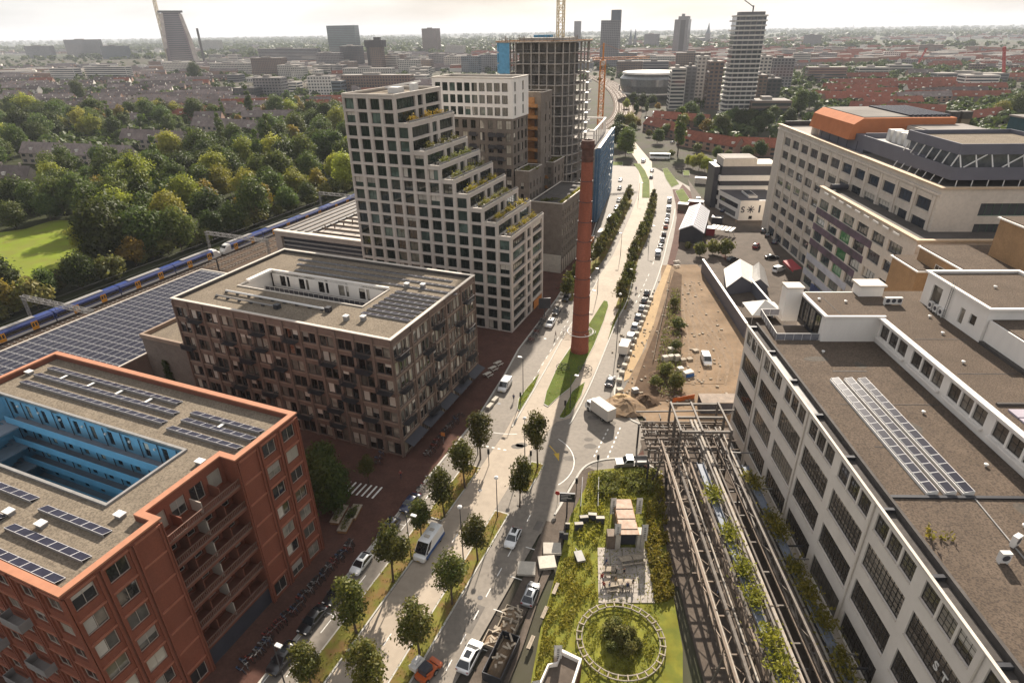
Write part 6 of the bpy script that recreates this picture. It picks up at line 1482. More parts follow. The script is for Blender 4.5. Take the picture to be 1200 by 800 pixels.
cz = Vector((13.3,51.4,0)); circ = [(cz.x + 4.3 * math.cos(a * .3),cz.y + 4.3 * math.sin(a * .3)) for a in range(21)]
tufts('undergrowth',circ,2200,.17,'weed',60,h=.2)
for (dx,dy,s) in ((0,0,.8),(1.4,.8,.65),(-1.2,1.0,.7),(.8,-1.6,.7),(-1.4,-1.2,.6),(2.2,-.6,.5),(-.2,2.4,.5)): tree('shrub',(cz.x + dx,cz.y + dy),'bushy green shrub growing inside the metal ring','shrubs inside the metal ring',s * .72,'shrub','shrub')
for (px,py,s,l) in ((790,360,.7,'yellowing shrub on the soil strip, uppermost of the strip'),(795,385,.8,'yellowing shrub in the middle of the soil strip'),(792,410,.8,'bushy shrub beside the sand site fence'),(780,440,.9,'dark shrub beside the stacked pallets'),(790,455,.9,'rusty green shrub just above the pipe rack'),(768,452,.7,'small green shrub by the sand heap')): tree('shrub',at(px,py),l,'shrubs on the soil strip',s,'shrub','shrub')
for (px,py,s,l) in ((820,300,1.3,'round bush in front of the market hall, left one'),(835,298,1.2,'round bush in front of the market hall, middle one'),(850,300,1.2,'round bush on the lawn beside the white canopy frames'),(806,292,.8,'small bush at the corner of the market hall'),(862,318,.8,'small bush above the marquee')): tree('shrub',at(px,py),l,'bushes around the market hall',s,'shrub','shrub')
# big trees in the yard between the red and brown blocks
for x,y,k,s,l in ((-57,58,'park',.62,'dark tree in the gap between red block and brown block, on the pavement side'),(-62,62,'park',.6,'dark tree deeper in the gap between red and brown block'),(-70,60,'park',.55,'dark tree in the yard behind the red block'),(-55.5,66,'street',.8,'small tree by the benches between red and brown block'),(-80,63,'park',.5,'dark tree far back in the yard below the brown wall')): tree(k,FL.w(x,y),l,'yard trees',s,z=.1)
# park behind the railway: individual trees, larger ones near
rs = random.Random(21); placed = []
def free(p,d): return all((p - q).length > d for q in placed)
BL = [((0,226),(50,222),(60,205)),]
special = [(150,285,'lime',1.1,'big sunlit lime-green tree, left of two bright crowns in the park'),(208,285,'lime',1.15,'big sunlit lime-green tree, right of two bright crowns in the park'),(112,305,'lime',.95,'mid-green tree at the edge of the lawn'),(160,312,'gold',.9,'golden-brown tree near the railway'),(60,352,'park',.55,'dark tree beside the lawn by the railway'),(135,345,'park',.75,'olive tree close to the railway below the golden one'),(90,372,'shrub',2.0,'dark bushes at the overhead line portal'),(20,372,'gold',.8,'brownish tree in the lower left corner of the park'),(190,340,'shrub',2.0,'pale bush beside the railway'),(250,300,'park',.9,'dark tree by the railway portal'),(300,275,'park',.95,'dark round tree near the railway curve'),(275,285,'park',.8,'dark tree behind the railway portal'),(20,268,'park',.8,'dark tree beyond the lawn, leftmost'),(60,258,'park',.75,'dark tree beyond the lawn'),(345,250,'park',.8,'dark tree above the blue train'),(370,240,'park',.8,'dark tree beside the tower at the railway')]
for px,py,k,s,l in special:
 p = at(px,py); lx,ly = FL.l(p.x,p.y); p = FL.w(min(lx,-193.5 if k != 'shrub' else -189.5),ly); placed.append(p); tree(k,p,l,'park trees',s * 1.1,z=-.1)
n = 0; tries = 0
lawn_px = lambda x,y: -40 < x < 104 and 254 < y < 352
blocks_px = [(-30,55,198,236),(30,190,168,204),(140,262,157,186),(225,345,142,168)]
while n < 205 and tries < 9000:
 tries += 1; py = 140 + 250 * rs.random() ** 1.5; px = rs.uniform(-40,415)
 if py > 205 + (px * -.42 + 205 if px > 0 else 205): continue
 if py > 395 - px * .42: continue
 if lawn_px(px,py) or any(a < px < b and c < py < d for a,b,c,d in blocks_px): continue
 p = at(px,py); lx,ly = FL.l(p.x,p.y)
 if lx > -194 or not free(p,8.5): continue
 placed.append(p); n += 1; u = rs.random(); k = 'lime' if u < .12 else 'gold' if u < .2 else 'poplar' if u < .23 else 'park'
 tree(k,p,{'lime': 'light green park tree among darker crowns behind the railway','gold': 'yellow-brown park tree among green crowns behind the railway','poplar': 'tall narrow dark tree in the park behind the railway','park': 'dark green park tree in the belt behind the railway'}[k],{'lime': 'light green park trees','gold': 'yellowing park trees','poplar': 'narrow park trees','park': 'dark green park trees'}[k],rs.uniform(.95,1.4),z=-.1,name='park_tree')
for k in range(44):
 y = 40 + k * 6.6 + rs.uniform(-2,2); p = FL.w(-190 - rs.uniform(0,8),y)
 t = tree('shrub',p,'railway bush','bushes along the railway',rs.uniform(1.2,2.1),'shrub','shrub',z=-.1); t['look'] = 'trackside bush'
# ================================================================== vehicles
def loft(b,secs,m=0,cap=True):
 "secs: rings of equal length, joined one after the other"
 n = len(secs[0]); base = len(b.v)
 for s in secs:
  for p in s: b.pt(p)
 for i in range(len(secs) - 1):
  for k in range(n): b.f.append([base + i * n + k,base + i * n + (k + 1) % n,base + (i + 1) * n + (k + 1) % n,base + (i + 1) * n + k]); b.m.append(m)
 if cap: b.f.append([base + k for k in range(n)][::-1]); b.m.append(m); b.f.append([base + (len(secs) - 1) * n + k for k in range(n)]); b.m.append(m)
def wheel_mesh(r,w_):
 key = ('wheel',r,w_)
 if key not in _WM:
  b = MB(); n = 14; prof = [(-w_ / 2,r * .86),(-w_ / 2 + .03,r),(w_ / 2 - .03,r),(w_ / 2,r * .86)]
  base = len(b.v)
  for x,rr in prof:
   for k in range(n): a = 2 * math.pi * k / n; b.pt((x,rr * math.cos(a),rr * math.sin(a)))
  for i in range(3):
   for k in range(n): b.f.append([base + i * n + k,base + i * n + (k + 1) % n,base + (i + 1) * n + (k + 1) % n,base + (i + 1) * n + k]); b.m.append(0)
  h = MB()
  for s in (-1,1):
   h.face([(s * (w_ / 2 - .02),r * .62 * math.cos(2 * math.pi * k / n),r * .62 * math.sin(2 * math.pi * k / n)) for k in range(n)][::s])
   b.face([(s * (w_ / 2),r * .86 * math.cos(2 * math.pi * k / n),r * .86 * math.sin(2 * math.pi * k / n)) for k in range(n)][::s])
   h.tube((s * w_ / 2,0,0),(s * (w_ / 2 + .015),0,0),r * .6,n=12)
  _WM[key] = (b.mesh('wheel',M['rubber']),h.mesh('rim',M['steel_grey']))
 return _WM[key]
def add_wheels(t,r,w_,xs,ys):
 wm,rm = wheel_mesh(r,w_)
 for x in xs:
  for y in ys: o = link('wheel',wm,t,(x,y,r)); link('rim',rm,o)
CARK = {}
def make_car(kind,paint):
 "car along local y, front toward -y; returns a root that can be copied"
 key = (kind,paint)
 if key in CARK: return CARK[key]
 t = thing('parked_car','car','car')
 P = {'hatch': dict(L=4.1,W=1.75,belt=.95,H=1.5,hood=(1.0,.78),gl=(.95,1.8,3.2,3.95)),'sedan': dict(L=4.6,W=1.8,belt=.93,H=1.45,hood=(1.2,.8),gl=(1.2,2.1,3.2,4.05)),'suv': dict(L=4.6,W=1.88,belt=1.05,H=1.68,hood=(1.1,.95),gl=(1.05,1.95,3.7,4.42)),
         'van': dict(L=5.0,W=1.92,belt=1.15,H=2.0,hood=(.95,1.0),gl=(.7,1.75,4.6,4.9)),'bigvan': dict(L=6.4,W=2.05,belt=1.3,H=2.65,hood=(1.0,1.12),gl=(.6,1.85,6.0,6.3))}[kind]
 L_,W_,belt,H_ = P['L'],P['W'],P['belt'],P['H']; y0 = -L_ / 2; hw = W_ / 2
 def ring(y,w_,zb,zt): c = .12; return [(-w_ + c,y,zb),(w_ - c,y,zb),(w_,y,zb + c),(w_,y,zt - c * .9),(w_ - c * 1.1,y,zt),(-w_ + c * 1.1,y,zt),(-w_,y,zt - c * .9),(-w_,y,zb + c)]
 hx,hz = P['hood']; b = MB()
 loft(b,[ring(y0,hw * .78,.34,.62),ring(y0 + .12,hw * .92,.28,hz - .1),ring(y0 + .5,hw,.25,hz),ring(y0 + hx,hw,.25,belt - .02),ring(y0 + hx + .4,hw,.25,belt),ring(y0 + L_ - .45,hw,.25,belt),ring(y0 + L_ - .1,hw * .95,.28,belt - .04),ring(y0 + L_,hw * .84,.36,belt - .18)])
 pm = car_paint(*paint) if isinstance(paint,tuple) else CARP[paint]; o = b.build('body',pm,t,smooth=True)
 g0,g1,g2,g3 = [y0 + q for q in P['gl']]; tw = hw * (.74 if H_ < 2 else .9); bw_ = hw - .05
 c = MB(); base = [(-bw_,g0,belt - .03),(bw_,g0,belt - .03),(bw_,g3,belt - .03),(-bw_,g3,belt - .03)]; top = [(-tw,g1,H_ - .06),(tw,g1,H_ - .06),(tw,g2,H_ - .06),(-tw,g2,H_ - .06)]; cv = .12 if H_ < 2 else .24; crown = [(-tw + cv,g1 + .2,H_),(tw - cv,g1 + .2,H_),(tw - cv,g2 - .12,H_),(-tw + cv,g2 - .12,H_)]
 loft(c,[base,top,crown]); c.build('cabin',pm,t,smooth=True)
 def pane(nm,q,inset=.08):
  q = [Vector(v) for v in q]; cen = sum(q,Vector()) / 4; n = (q[1] - q[0]).cross(q[2] - q[0]).normalized()
  f = MB(); f.face([v + (cen - v).normalized() * inset + n * .012 for v in q]); f.build(nm,G_['car'],t)
 pane('windscreen',[base[0],base[1],top[1],top[0]]); pane('rear_window',[base[2],base[3],top[3],top[2]])
 if H_ < 2:
  pane('side_window',[base[1],base[2],top[2],top[1]],.1); pane('side_window',[base[3],base[0],top[0],top[3]],.1)
 else:
  k = .28 if kind == 'van' else .24; mid = lambda a,b_: tuple(a[i] + (b_[i] - a[i]) * k for i in range(3))
  pane('side_window',[base[1],mid(base[1],base[2]),mid(top[1],top[2]),top[1]],.12); pane('side_window',[mid(base[0],base[3]),base[0],top[0],mid(top[0],top[3])],.12)
 if kind in ('hatch','suv'):
  s = MB(); s.box(-tw * .55,g1 + .35,H_ + .002,tw * .55,g1 + 1.35,H_ + .012); s.build('sunroof',G_['car'],t)
 add_wheels(t,.33 if H_ < 2 else .36,.22,(-hw + .1,hw - .1),(y0 + L_ * .19,y0 + L_ * .8))
 for s in (-1,1):
  h = MB(); h.box(s * hw * .62 - .18,y0 + .06,.58,s * hw * .62 + .18,y0 + .2,.74); h.build('headlight',M['steel_white'],t); h = MB(); h.box(s * hw * .75 - .13,y0 + L_ - .1,.68,s * hw * .75 + .13,y0 + L_ + .0,.9); h.build('tail_light',mat('tail_red',(.25,.01,.01),rough=.3),t)
  m_ = MB(); m_.box(s * (hw + .02) - .08,g0 + .35,belt - .02,s * (hw + .02) + .08,g0 + .5,belt + .16); m_.build('mirror',M['dark_panel'],t)
 q = MB(); q.box(-.26,y0 - .012,.4,.26,y0 + .05,.5); q.build('number_plate',mat('plate_yellow',(.55,.38,.04),rough=.5),t)
 CARK[key] = t; t['_proto'] = True; return t
WHITE,BLACK,NAVY,SILV,RED_,GREY_,ORNG = ('white',(.74,.74,.73)),('black',(.012,.012,.014)),('navy',(.012,.02,.06)),('silver',(.36,.37,.38),.4),('red',(.25,.02,.015)),('grey',(.10,.10,.105),.3),('orange',(.5,.1,.02))
used = set()
def car(kind,paint,px,py,deg,label,group=None,cat='car',name='parked_car',fr=None,z=.005):
 proto = make_car(kind,paint); p = at(px,py) if fr is None else fr.w(px,py)
 if (kind,paint) in used: o = copy_tree(proto)
 else: o = proto; used.add((kind,paint))
 o.location = (p.x,p.y,z); o.rotation_euler = (0,0,-rad(deg)); o.name = name; o['label'] = label; o['category'] = cat
 if group: o['group'] = group
 elif 'group' in o: del o['group']
 return o
K = 'cars parked along the left kerb'
car('hatch',WHITE,424,663,23,'white hatchback parked at the left kerb between two dark cars',K)
car('sedan',BLACK,395,697,23,'black car half hidden by a tree behind the white hatchback',K); car('sedan',BLACK,367,729,23,'black saloon parked beside the bicycle row, second from the bottom',K); car('suv',BLACK,333,774,23,'black estate car at the left kerb, lowest in the picture',K)
car('suv',NAVY,456,622,23,'dark blue suv parked above the white hatchback',K); car('sedan',NAVY,481,592,23,'dark blue car parked furthest up the left kerb bay, half under a tree',K)
car('bigvan',WHITE,503,642,23,'large white van with a blue side stripe driving on the bus lane',None,'van','ambulance_van')
car('van',WHITE,592,454,20,'white van coming down the left road beside the brown block',None,'van','delivery_van')
car('suv',WHITE,551,772,203,'white suv with a dark glass roof, lowest on the main road',None,'car','driving_car'); car('hatch',WHITE,601,633,20,'white hatchback on the main road beside the chimney shadow',None,'car','driving_car'); car('hatch',SILV,622,699,200,'silver hatchback parked by the stone slabs on the right',None)
car('sedan',GREY_,715,449,200,'small dark car at the right kerb near the sand path',None);
Q1 = 'cars queuing by the sand path'; Q2 = 'cars queuing further up the main road'
for (px,py,k,c,l) in ((739,398,'van',GREY_,'grey pick-up van behind the white box van in the queue'),(744,385,'suv',SILV,'silver suv in the nearer queue, third from the front'),(748,374,'suv',GREY_,'dark grey suv in the nearer queue'),(752,363,'hatch',SILV,'silver hatchback in the nearer queue, third from the back'),(755,354,'hatch',BLACK,'black hatchback in the nearer queue, second from the back'),(758,345,'hatch',BLACK,'black hatchback, last in the nearer queue')): car(k,c,px,py,199,l,Q1,'car','queuing_car')
for (px,py,k,c,l) in ((771,299,'van',SILV,'silver van heading the farther queue'),(774,290,'sedan',BLACK,'dark car second in the farther queue'),(776,283,'hatch',SILV,'silver car third in the farther queue'),(778,276,'hatch',BLACK,'black car in the farther queue behind a silver one'),(780,267,'hatch',ORNG,'orange car in the farther queue'),(781.5,260,'sedan',SILV,'silver saloon behind the orange car'),(782.5,254,'hatch',WHITE,'white car two behind the orange car'),(783.5,246,'van',WHITE,'white van in the farther queue'),(784.5,236,'van',WHITE,'white van at the tail of the farther queue')): car(k,c,px,py,196,l,Q2,'car','queuing_car')
K2 = 'cars parked along the left kerb beyond the brown block'
for (px,py,k,c,l) in ((645,381,'suv',WHITE,'white suv parked at the left kerb by the bicycle racks'),(652,367,'hatch',BLACK,'dark hatchback parked behind the white suv at the left kerb'),(664,351,'suv',BLACK,'black suv parked at the left kerb left of the chimney'),(695,302,'sedan',BLACK,'dark car at the left kerb right of the chimney'),(700,289,'hatch',GREY_,'grey car at the left kerb below the white lorry'),(722,245,'sedan',SILV,'silver car at the left kerb beside the blue scaffold'),(725,236,'hatch',WHITE,'white car at the left kerb beside the blue scaffold'),(726,222,'hatch',GREY_,'dark car at the left kerb at the end of the blue scaffold'),(727,212,'sedan',WHITE,'white car beyond the blue scaffold')): car(k,c,px,py,19,l,K2)
for (px,py,d,k,c,l) in ((827,424,5,'van',WHITE,'white van standing on the sand lot'),(912,318,235,'van',WHITE,'white van parked at the office corner'),(904,303,270,'sedan',BLACK,'black car parked across in front of the red awning'),(886,290,215,'suv',RED_,'dark red car driving across the plaza'),(848,248,215,'suv',NAVY,'blue van beside the white studio building'),(842,240,215,'suv',BLACK,'black car beside the white studio building'),(818,236,195,'van',WHITE,'white van behind the market hall'),(858,306,240,'suv',BLACK,'black car parked between the bushes and the marquee'),(895,272,215,'hatch',BLACK,'dark car at the foot of the office, upper one'),(900,277,215,'hatch',BLACK,'dark car at the foot of the office, middle one'),(908,285,215,'hatch',NAVY,'dark car at the foot of the office, lower one'),
       (763,209,200,'hatch',GREY_,'grey car waiting at the far crossing'),(754,190,205,'van',WHITE,'white van crossing the far junction'),(764,201,200,'sedan',WHITE,'white car at the far crossing'),(741,23,200,'hatch',BLACK,'black car at the left of the far crossing'),(795,170,235,'hatch',BLACK,'dark car in the small car park by the red-roofed houses'),(788,168,235,'hatch',SILV,'silver car in the small car park by the red-roofed houses'),(758,140,210,'sedan',BLACK,'dark car on the far end of the street'),(766,133,210,'sedan',WHITE,'white car on the far end of the street')): car(k,c,px,py,d,l,None,'van' if k == 'van' else 'car','delivery_van' if k == 'van' else 'parked_car')
# lorries
def box_truck(p,deg,label,box_col,cab=WHITE,L_=7.2,Hb=3.3):
 t = thing('box_truck',label,'truck',p,-rad(deg)); y0 = -L_ / 2
 b = MB(); b.box(-1.1,y0 + 1.9,.85,1.1,y0 + L_,Hb); b.build('cargo_box',box_col,t)
 b = MB(); loft(b,[[(-1.0,y0,.45),(1.0,y0,.45),(1.0,y0,1.25),(-1.0,y0,1.25)],[(-1.02,y0 + .75,.45),(1.02,y0 + .75,.45),(.95,y0 + .55,2.25),(-.95,y0 + .55,2.25)],[(-1.02,y0 + 1.8,.45),(1.02,y0 + 1.8,.45),(.98,y0 + 1.8,2.4),(-.98,y0 + 1.8,2.4)]]); b.build('cab',car_paint(*cab),t)
 b = MB(); b.face([(-.9,y0 + .06,1.32),(.9,y0 + .06,1.32),(.86,y0 + .50,2.15),(-.86,y0 + .50,2.15)]); b.build('windscreen',G_['car'],t)
 for s in (-1,1): b = MB(); b.box(s * 1.025 - .01,y0 + .75,1.3,s * 1.025 + .01,y0 + 1.6,2.1); b.build('side_window',G_['car'],t)
 b = MB(); b.box(-.5,y0 + 1,.4,.5,y0 + L_ - .1,.84); b.build('chassis',M['steel_dark'],t); add_wheels(t,.45,.28,(-.92,.92),(y0 + 1.1,y0 + L_ * .76)); return t
box_truck(at(703,488) + Vector((0,.5,0)),203 - 55,'white box lorry turning at the junction beside the sand heap',M['house_white']); box_truck(at(732,412),200,'white box van, nearest in the queue by the sand path',M['house_white'],L_=6.2,Hb=3.0)
box_truck(at(705,279),199,'white and blue lorry standing beside the chimney at the left kerb',M['house_white']); box_truck(at(716,262),199,'blue lorry with white top beside the scaffolded building',mat('lorry_blue',(.05,.10,.22),rough=.5)); box_truck(at(692,285),199,'yellow skip lorry at the foot of the blue scaffold',M['crane_yellow'],L_=6,Hb=2.2)
t = thing('bus','white city bus with dark windows crossing the far junction','bus',at(773,186),-rad(285)); b = MB(); b.box(-1.25,-6,.4,1.25,6,3.1); b.build('body',car_paint(*WHITE),t)
for s in (-1,1): b = MB(); b.box(s * 1.26 - .01,-5.6,1.5,s * 1.26 + .01,5.6,2.6); b.build('side_window',G_['car'],t)
b = MB(); b.box(-1.1,-6.02,1.3,1.1,-5.99,2.8); b.build('windscreen',G_['car'],t); add_wheels(t,.48,.3,(-1.05,1.05),(-3.6,3.0))
t = thing('pickup_truck','silver pick-up with an open load bed parked across the top of the garden','pick-up',at(738,545),-rad(90)); pk = MB()
loft(pk,[[(-.9,-2.6,.5),(.9,-2.6,.5),(.9,-2.6,.95),(-.9,-2.6,.95)],[(-.95,-1.2,.45),(.95,-1.2,.45),(.95,-1.2,1.1),(-.95,-1.2,1.1)],[(-.95,.5,.45),(.95,.5,.45),(.95,.5,1.1),(-.95,.5,1.1)]]); pk.build('body',car_paint('taupe',(.22,.20,.18)),t)
pk = MB(); loft(pk,[[(-.9,-1.3,1.08),(.9,-1.3,1.08),(.9,.6,1.08),(-.9,.6,1.08)],[(-.75,-.7,1.85),(.75,-.7,1.85),(.75,.5,1.85),(-.75,.5,1.85)]]); pk.build('cabin',car_paint(*WHITE),t)
for s in (-1,1): b = MB(); b.face([(s * .9,-1.1,1.15),(s * .91,.45,1.15),(s * .79,.4,1.72),(s * .79,-.6,1.72)][::s]); b.build('side_window',G_['car'],t)
b = MB(); b.face([(-.8,-1.24,1.2),(.8,-1.24,1.2),(.7,-.78,1.75),(-.7,-.78,1.75)]); b.build('windscreen',G_['car'],t)
b = MB(); b.box(-1.0,.62,.8,1.0,3.2,.95); b.box(-1.0,.62,.95,-.94,3.2,1.4); b.box(.94,.62,.95,1.0,3.2,1.4); b.box(-.94,3.14,.95,.94,3.2,1.4); b.build('load_bed',M['steel_grey'],t); add_wheels(t,.38,.25,(-.8,.8),(-1.7,2.0))
t = thing('compact_loader','orange and black compact loader at the bottom of the middle tree row','loader',at(500,792),-rad(215)); b = MB(); b.box(-.8,-1.2,.4,.8,1.2,1.1); b.build('body',CARP['orange'],t); b = MB(); b.box(-.6,-.6,1.1,.6,.7,2.0); b.build('cab',M['dark_panel'],t)
b = MB(); b.box(-.85,-2.1,.3,.85,-1.5,.8); b.bar((-.7,-1.6,.6),(-.7,.6,1.5),.12,.16); b.bar((.7,-1.6,.6),(.7,.6,1.5),.12,.16); b.build('bucket',CARP['orange'],t); b = MB(); b.box(.9,-.9,.9,2.0,.9,1.5); b.box(1.2,-.5,1.5,1.9,.5,1.9); b.build('engine_cover',M['steel_white'],t); add_wheels(t,.42,.3,(-.75,.75),(-.8,.8))
# the white and blue van's stripe, roof vents
t = bpy.data.objects['ambulance_van']
for s in (-1,1): b = MB(); b.box(s * 1.052 - .012,-2.6,.45,s * 1.052 + .012,3.1,1.0); b.build('blue_stripe',mat('stripe_blue',(.03,.09,.28),rough=.4),t)
b = MB(); b.box(-.4,-.5,2.66,.4,.0,2.8); b.box(-.35,1.0,2.66,.35,1.5,2.76); b.build('roof_vents',M['concrete_block'],t)
# trains
def train(o_,y0,ncar,label,nose_front=True,nose_back=True):
 "articulated electric train on the track offset o_, from L-frame y0"
 base = FL.w(-167 + o_,y0); t = thing('passenger_train',label,'train',base,FL.a,'blue and yellow trains'); L_ = 19.5; z0 = .75
 for c in range(ncar):
  ya = c * L_; b = MB(); e0 = 3.6 if (c == 0 and nose_front) else .15; e1 = 3.6 if (c == ncar - 1 and nose_back) else .15
  def sec(y,f=1.0,zt=3.75): return [(-1.35 * f,y,z0),(1.35 * f,y,z0),(1.42 * f,y,1.4),(1.42 * f,y,zt - .55),(1.0 * f,y,zt),(-1.0 * f,y,zt),(-1.42 * f,y,zt - .55),(-1.42 * f,y,1.4)]
  loft(b,[sec(ya + e0),sec(ya + L_ - e1)]); cb = b.build('carriage',mat('train_blue',(.022,.042,.17),rough=.35,spec=.5,var=.06),t)
  w_ = MB()
  for s in (-1,1): w_.box(s * 1.43 - .012,ya + e0,.85,s * 1.43 + .012,ya + L_ - e1,1.5)
  w_.build('white_stripe',M['steel_white'],cb)
  for s in (-1,1):
   g = MB(); g.box(s * 1.43 - .016,ya + e0 + .3,1.9,s * 1.43 + .016,ya + L_ - e1 - .3,2.75); g.build('window_band',G_['car'],cb)
   for q in (5.0,13.2): d = MB(); d.box(s * 1.44 - .02,ya + q,.9,s * 1.44 + .02,ya + q + 1.7,3.15); d.box(s * 1.445 - .025,ya + q + .25,1.8,s * 1.445 + .025,ya + q + .7,2.8,1); d.box(s * 1.445 - .025,ya + q + 1.0,1.8,s * 1.445 + .025,ya + q + 1.45,2.8,1); d.build('door',[mat('train_yellow',(.62,.27,.02),rough=.4),G_['car']],cb)
  r_ = MB(); r_.box(-.8,ya + 3.9,3.76,.8,ya + L_ - 4.4,4.0); r_.build('roof_unit',M['steel_grey'],cb)
  for has,ye,sg in ((c == 0 and nose_front,ya + e0,-1),(c == ncar - 1 and nose_back,ya + L_ - e1,1)):
   if has:
    n_ = MB(); loft(n_,[sec(ye),sec(ye + sg * 1.6,.97,3.5),sec(ye + sg * 2.8,.9,2.4),sec(ye + sg * 3.5,.75,1.7)][::sg]); n_.build('nose',M['steel_white'],cb)
    g = MB(); g.box(-1.05,min(ye + sg * 1.5,ye + sg * 2.5),2.2,1.05,max(ye + sg * 1.5,ye + sg * 2.5),3.3); g.build('windscreen',G_['car'],cb)
 u = MB(); u.box(-1.1,.5,.56,1.1,ncar * L_ - .5,.76); u.build('bogies',M['steel_dark'],t)
train(-8.4,51.5,5,'nearer of two coupled blue trains with yellow doors and white nose, beside the solar hall'); train(-8.4,149.8,5,'farther of two coupled blue trains, partly behind the stone tower')
# overhead line portals
def portal(y,label,x0=-180.5,x1=-153.0):
 o = FL.w(x0,y); t = thing('overhead_line_portal',label,'overhead line portal',o,FL.a,'overhead line portals over the railway'); w_ = x1 - x0
 for x in (0,w_): b = MB(); lattice(b,(x,0,0),(x,0,8.4),.55,8,.05,.03); b.build('mast',M['steel_grey'],t)
 b = MB(); lattice(b,(-.3,0,8.0),(w_ + .3,0,8.0),1.0,20,.045,.03); b.build('cross_girder',M['steel_grey'],t)
 for o_ in TRK: b = MB(); x = -167 + o_ - x0; b.tube((x,0,7.5),(x,0,6.2),.05); b.bar((x,0,6.3),(x + 1,0,6.0),.05,.05); b.build('dropper',M['steel_dark'],t)
portal(88,'steel lattice portal over the tracks, nearest one at the left edge'); portal(150,'steel lattice portal over the tracks where the two trains meet'); portal(212,'lattice portal over the tracks behind the parking garage')
b = MB()
for o_ in TRK: b.tube(FL.w(-167 + o_,0,6.0),FL.w(-167 + o_,210,6.0),.03,n=4)
tag(b.build('contact_wire',M['steel_dark']),'thin overhead wires strung above the railway tracks','overhead wire')
t = thing('line_mast','single dark line mast beside the tracks near the garage','mast',FL.w(-152.5,128),FL.a); b = MB(); b.bar((0,0,0),(0,0,9),.3,.3); b.build('mast',M['steel_dark'],t); b = MB(); b.bar((0,0,8),(-3,0,8.3),.12,.12); b.build('bracket',M['steel_grey'],t)
# ================================================================== bicycles
def bike_proto(m):
 t = thing('bicycle','bike','bicycle'); R_ = .34
 for y in (-.52,.52):
  b = MB(); n = 12
  for k in range(n):
   a,e = 2 * math.pi * k / n,2 * math.pi * (k + 1) / n; b.tube((0,y + R_ * math.cos(a),R_ + R_ * math.sin(a)),(0,y + R_ * math.cos(e),R_ + R_ * math.sin(e)),.028,n=4,caps=False)
  for k in range(4): a = k * math.pi / 4; b.bar((0,y - R_ * math.cos(a),R_ - R_ * math.sin(a)),(0,y + R_ * math.cos(a),R_ + R_ * math.sin(a)),.012,.012)
  b.build('wheel',M['rubber'],t)
 f = MB()
 for p,q in (((0,.52,.34),(0,.18,.36)),((0,.18,.36),(0,.28,.85)),((0,.28,.85),(0,.52,.34)),((0,.18,.36),(0,-.36,.85)),((0,.28,.8),(0,-.36,.88)),((0,-.36,.92),(0,-.52,.34))): f.bar(p,q,.05,.05)
 f.box(-.12,.3,.68,.12,.75,.72); f.build('frame',m,t)
 h = MB(); h.bar((-.28,-.3,1.02),(.28,-.3,1.02),.04,.04); h.bar((0,-.37,.9),(0,-.32,1.02),.04,.04); h.build('handlebar',M['steel_grey'],t)
 s = MB(); s.box(-.09,.14,.92,.09,.42,.98); s.build('saddle',M['rubber'],t); return t
bp = [bike_proto(k) for k in (M['steel_dark'],mat('bike_blue',(.04,.07,.13),rough=.4),mat('bike_red',(.2,.03,.02),rough=.4),M['steel_grey'])]
bused = set(); rs = random.Random(77)
def bikes(p,q,n,label,group,jit=.35,perp=True):
 p = Vector((p[0],p[1],0)); q = Vector((q[0],q[1],0)); d = (q - p).normalized(); a = math.atan2(d.y,d.x)
 for k in range(n):
  i = rs.choice([0,0,1,2,3]); c = p + (q - p) * ((k + rs.uniform(-.25,.25)) / n); n_ = Vector((-d.y,d.x,0)) * rs.uniform(-jit,jit)
  o = copy_tree(bp[i]) if i in bused else bp[i]; bused.add(i)
  o.location = (c.x + n_.x,c.y + n_.y,.125); o.rotation_euler = (rs.uniform(-.08,.08),rs.uniform(-.12,.12),a + (0 if perp else math.pi / 2) + rs.uniform(-.3,.3)); o['label'] = label; o['group'] = group; o['category'] = 'bicycle'
bikes(FL.w(-50.2,31),FL.w(-49.8,54),46,'bicycle in the long row by the red block','long row of bicycles by the red block')
bikes(at(500,535),at(541,486),16,'bicycle in the corner rack by the brown block','bicycles racked by the brown block'); bikes(at(620,404),at(640,372),22,'bicycle in the rack beside the stone tower','bicycles racked by the stone tower'); bikes(at(443,545),at(500,470),16,'bicycle under the brown block awnings','bicycles under the brown block awnings',.6); bikes(at(490,580),at(512,556),6,'bicycle at the kerb above the blue car','bicycles at the left kerb'); bikes(at(655,340),at(666,326),8,'bicycle by the grey corner block','bicycles by the corner block')
for o in list(bp):
 if bp.index(o) not in bused: bpy.data.objects.remove(o)
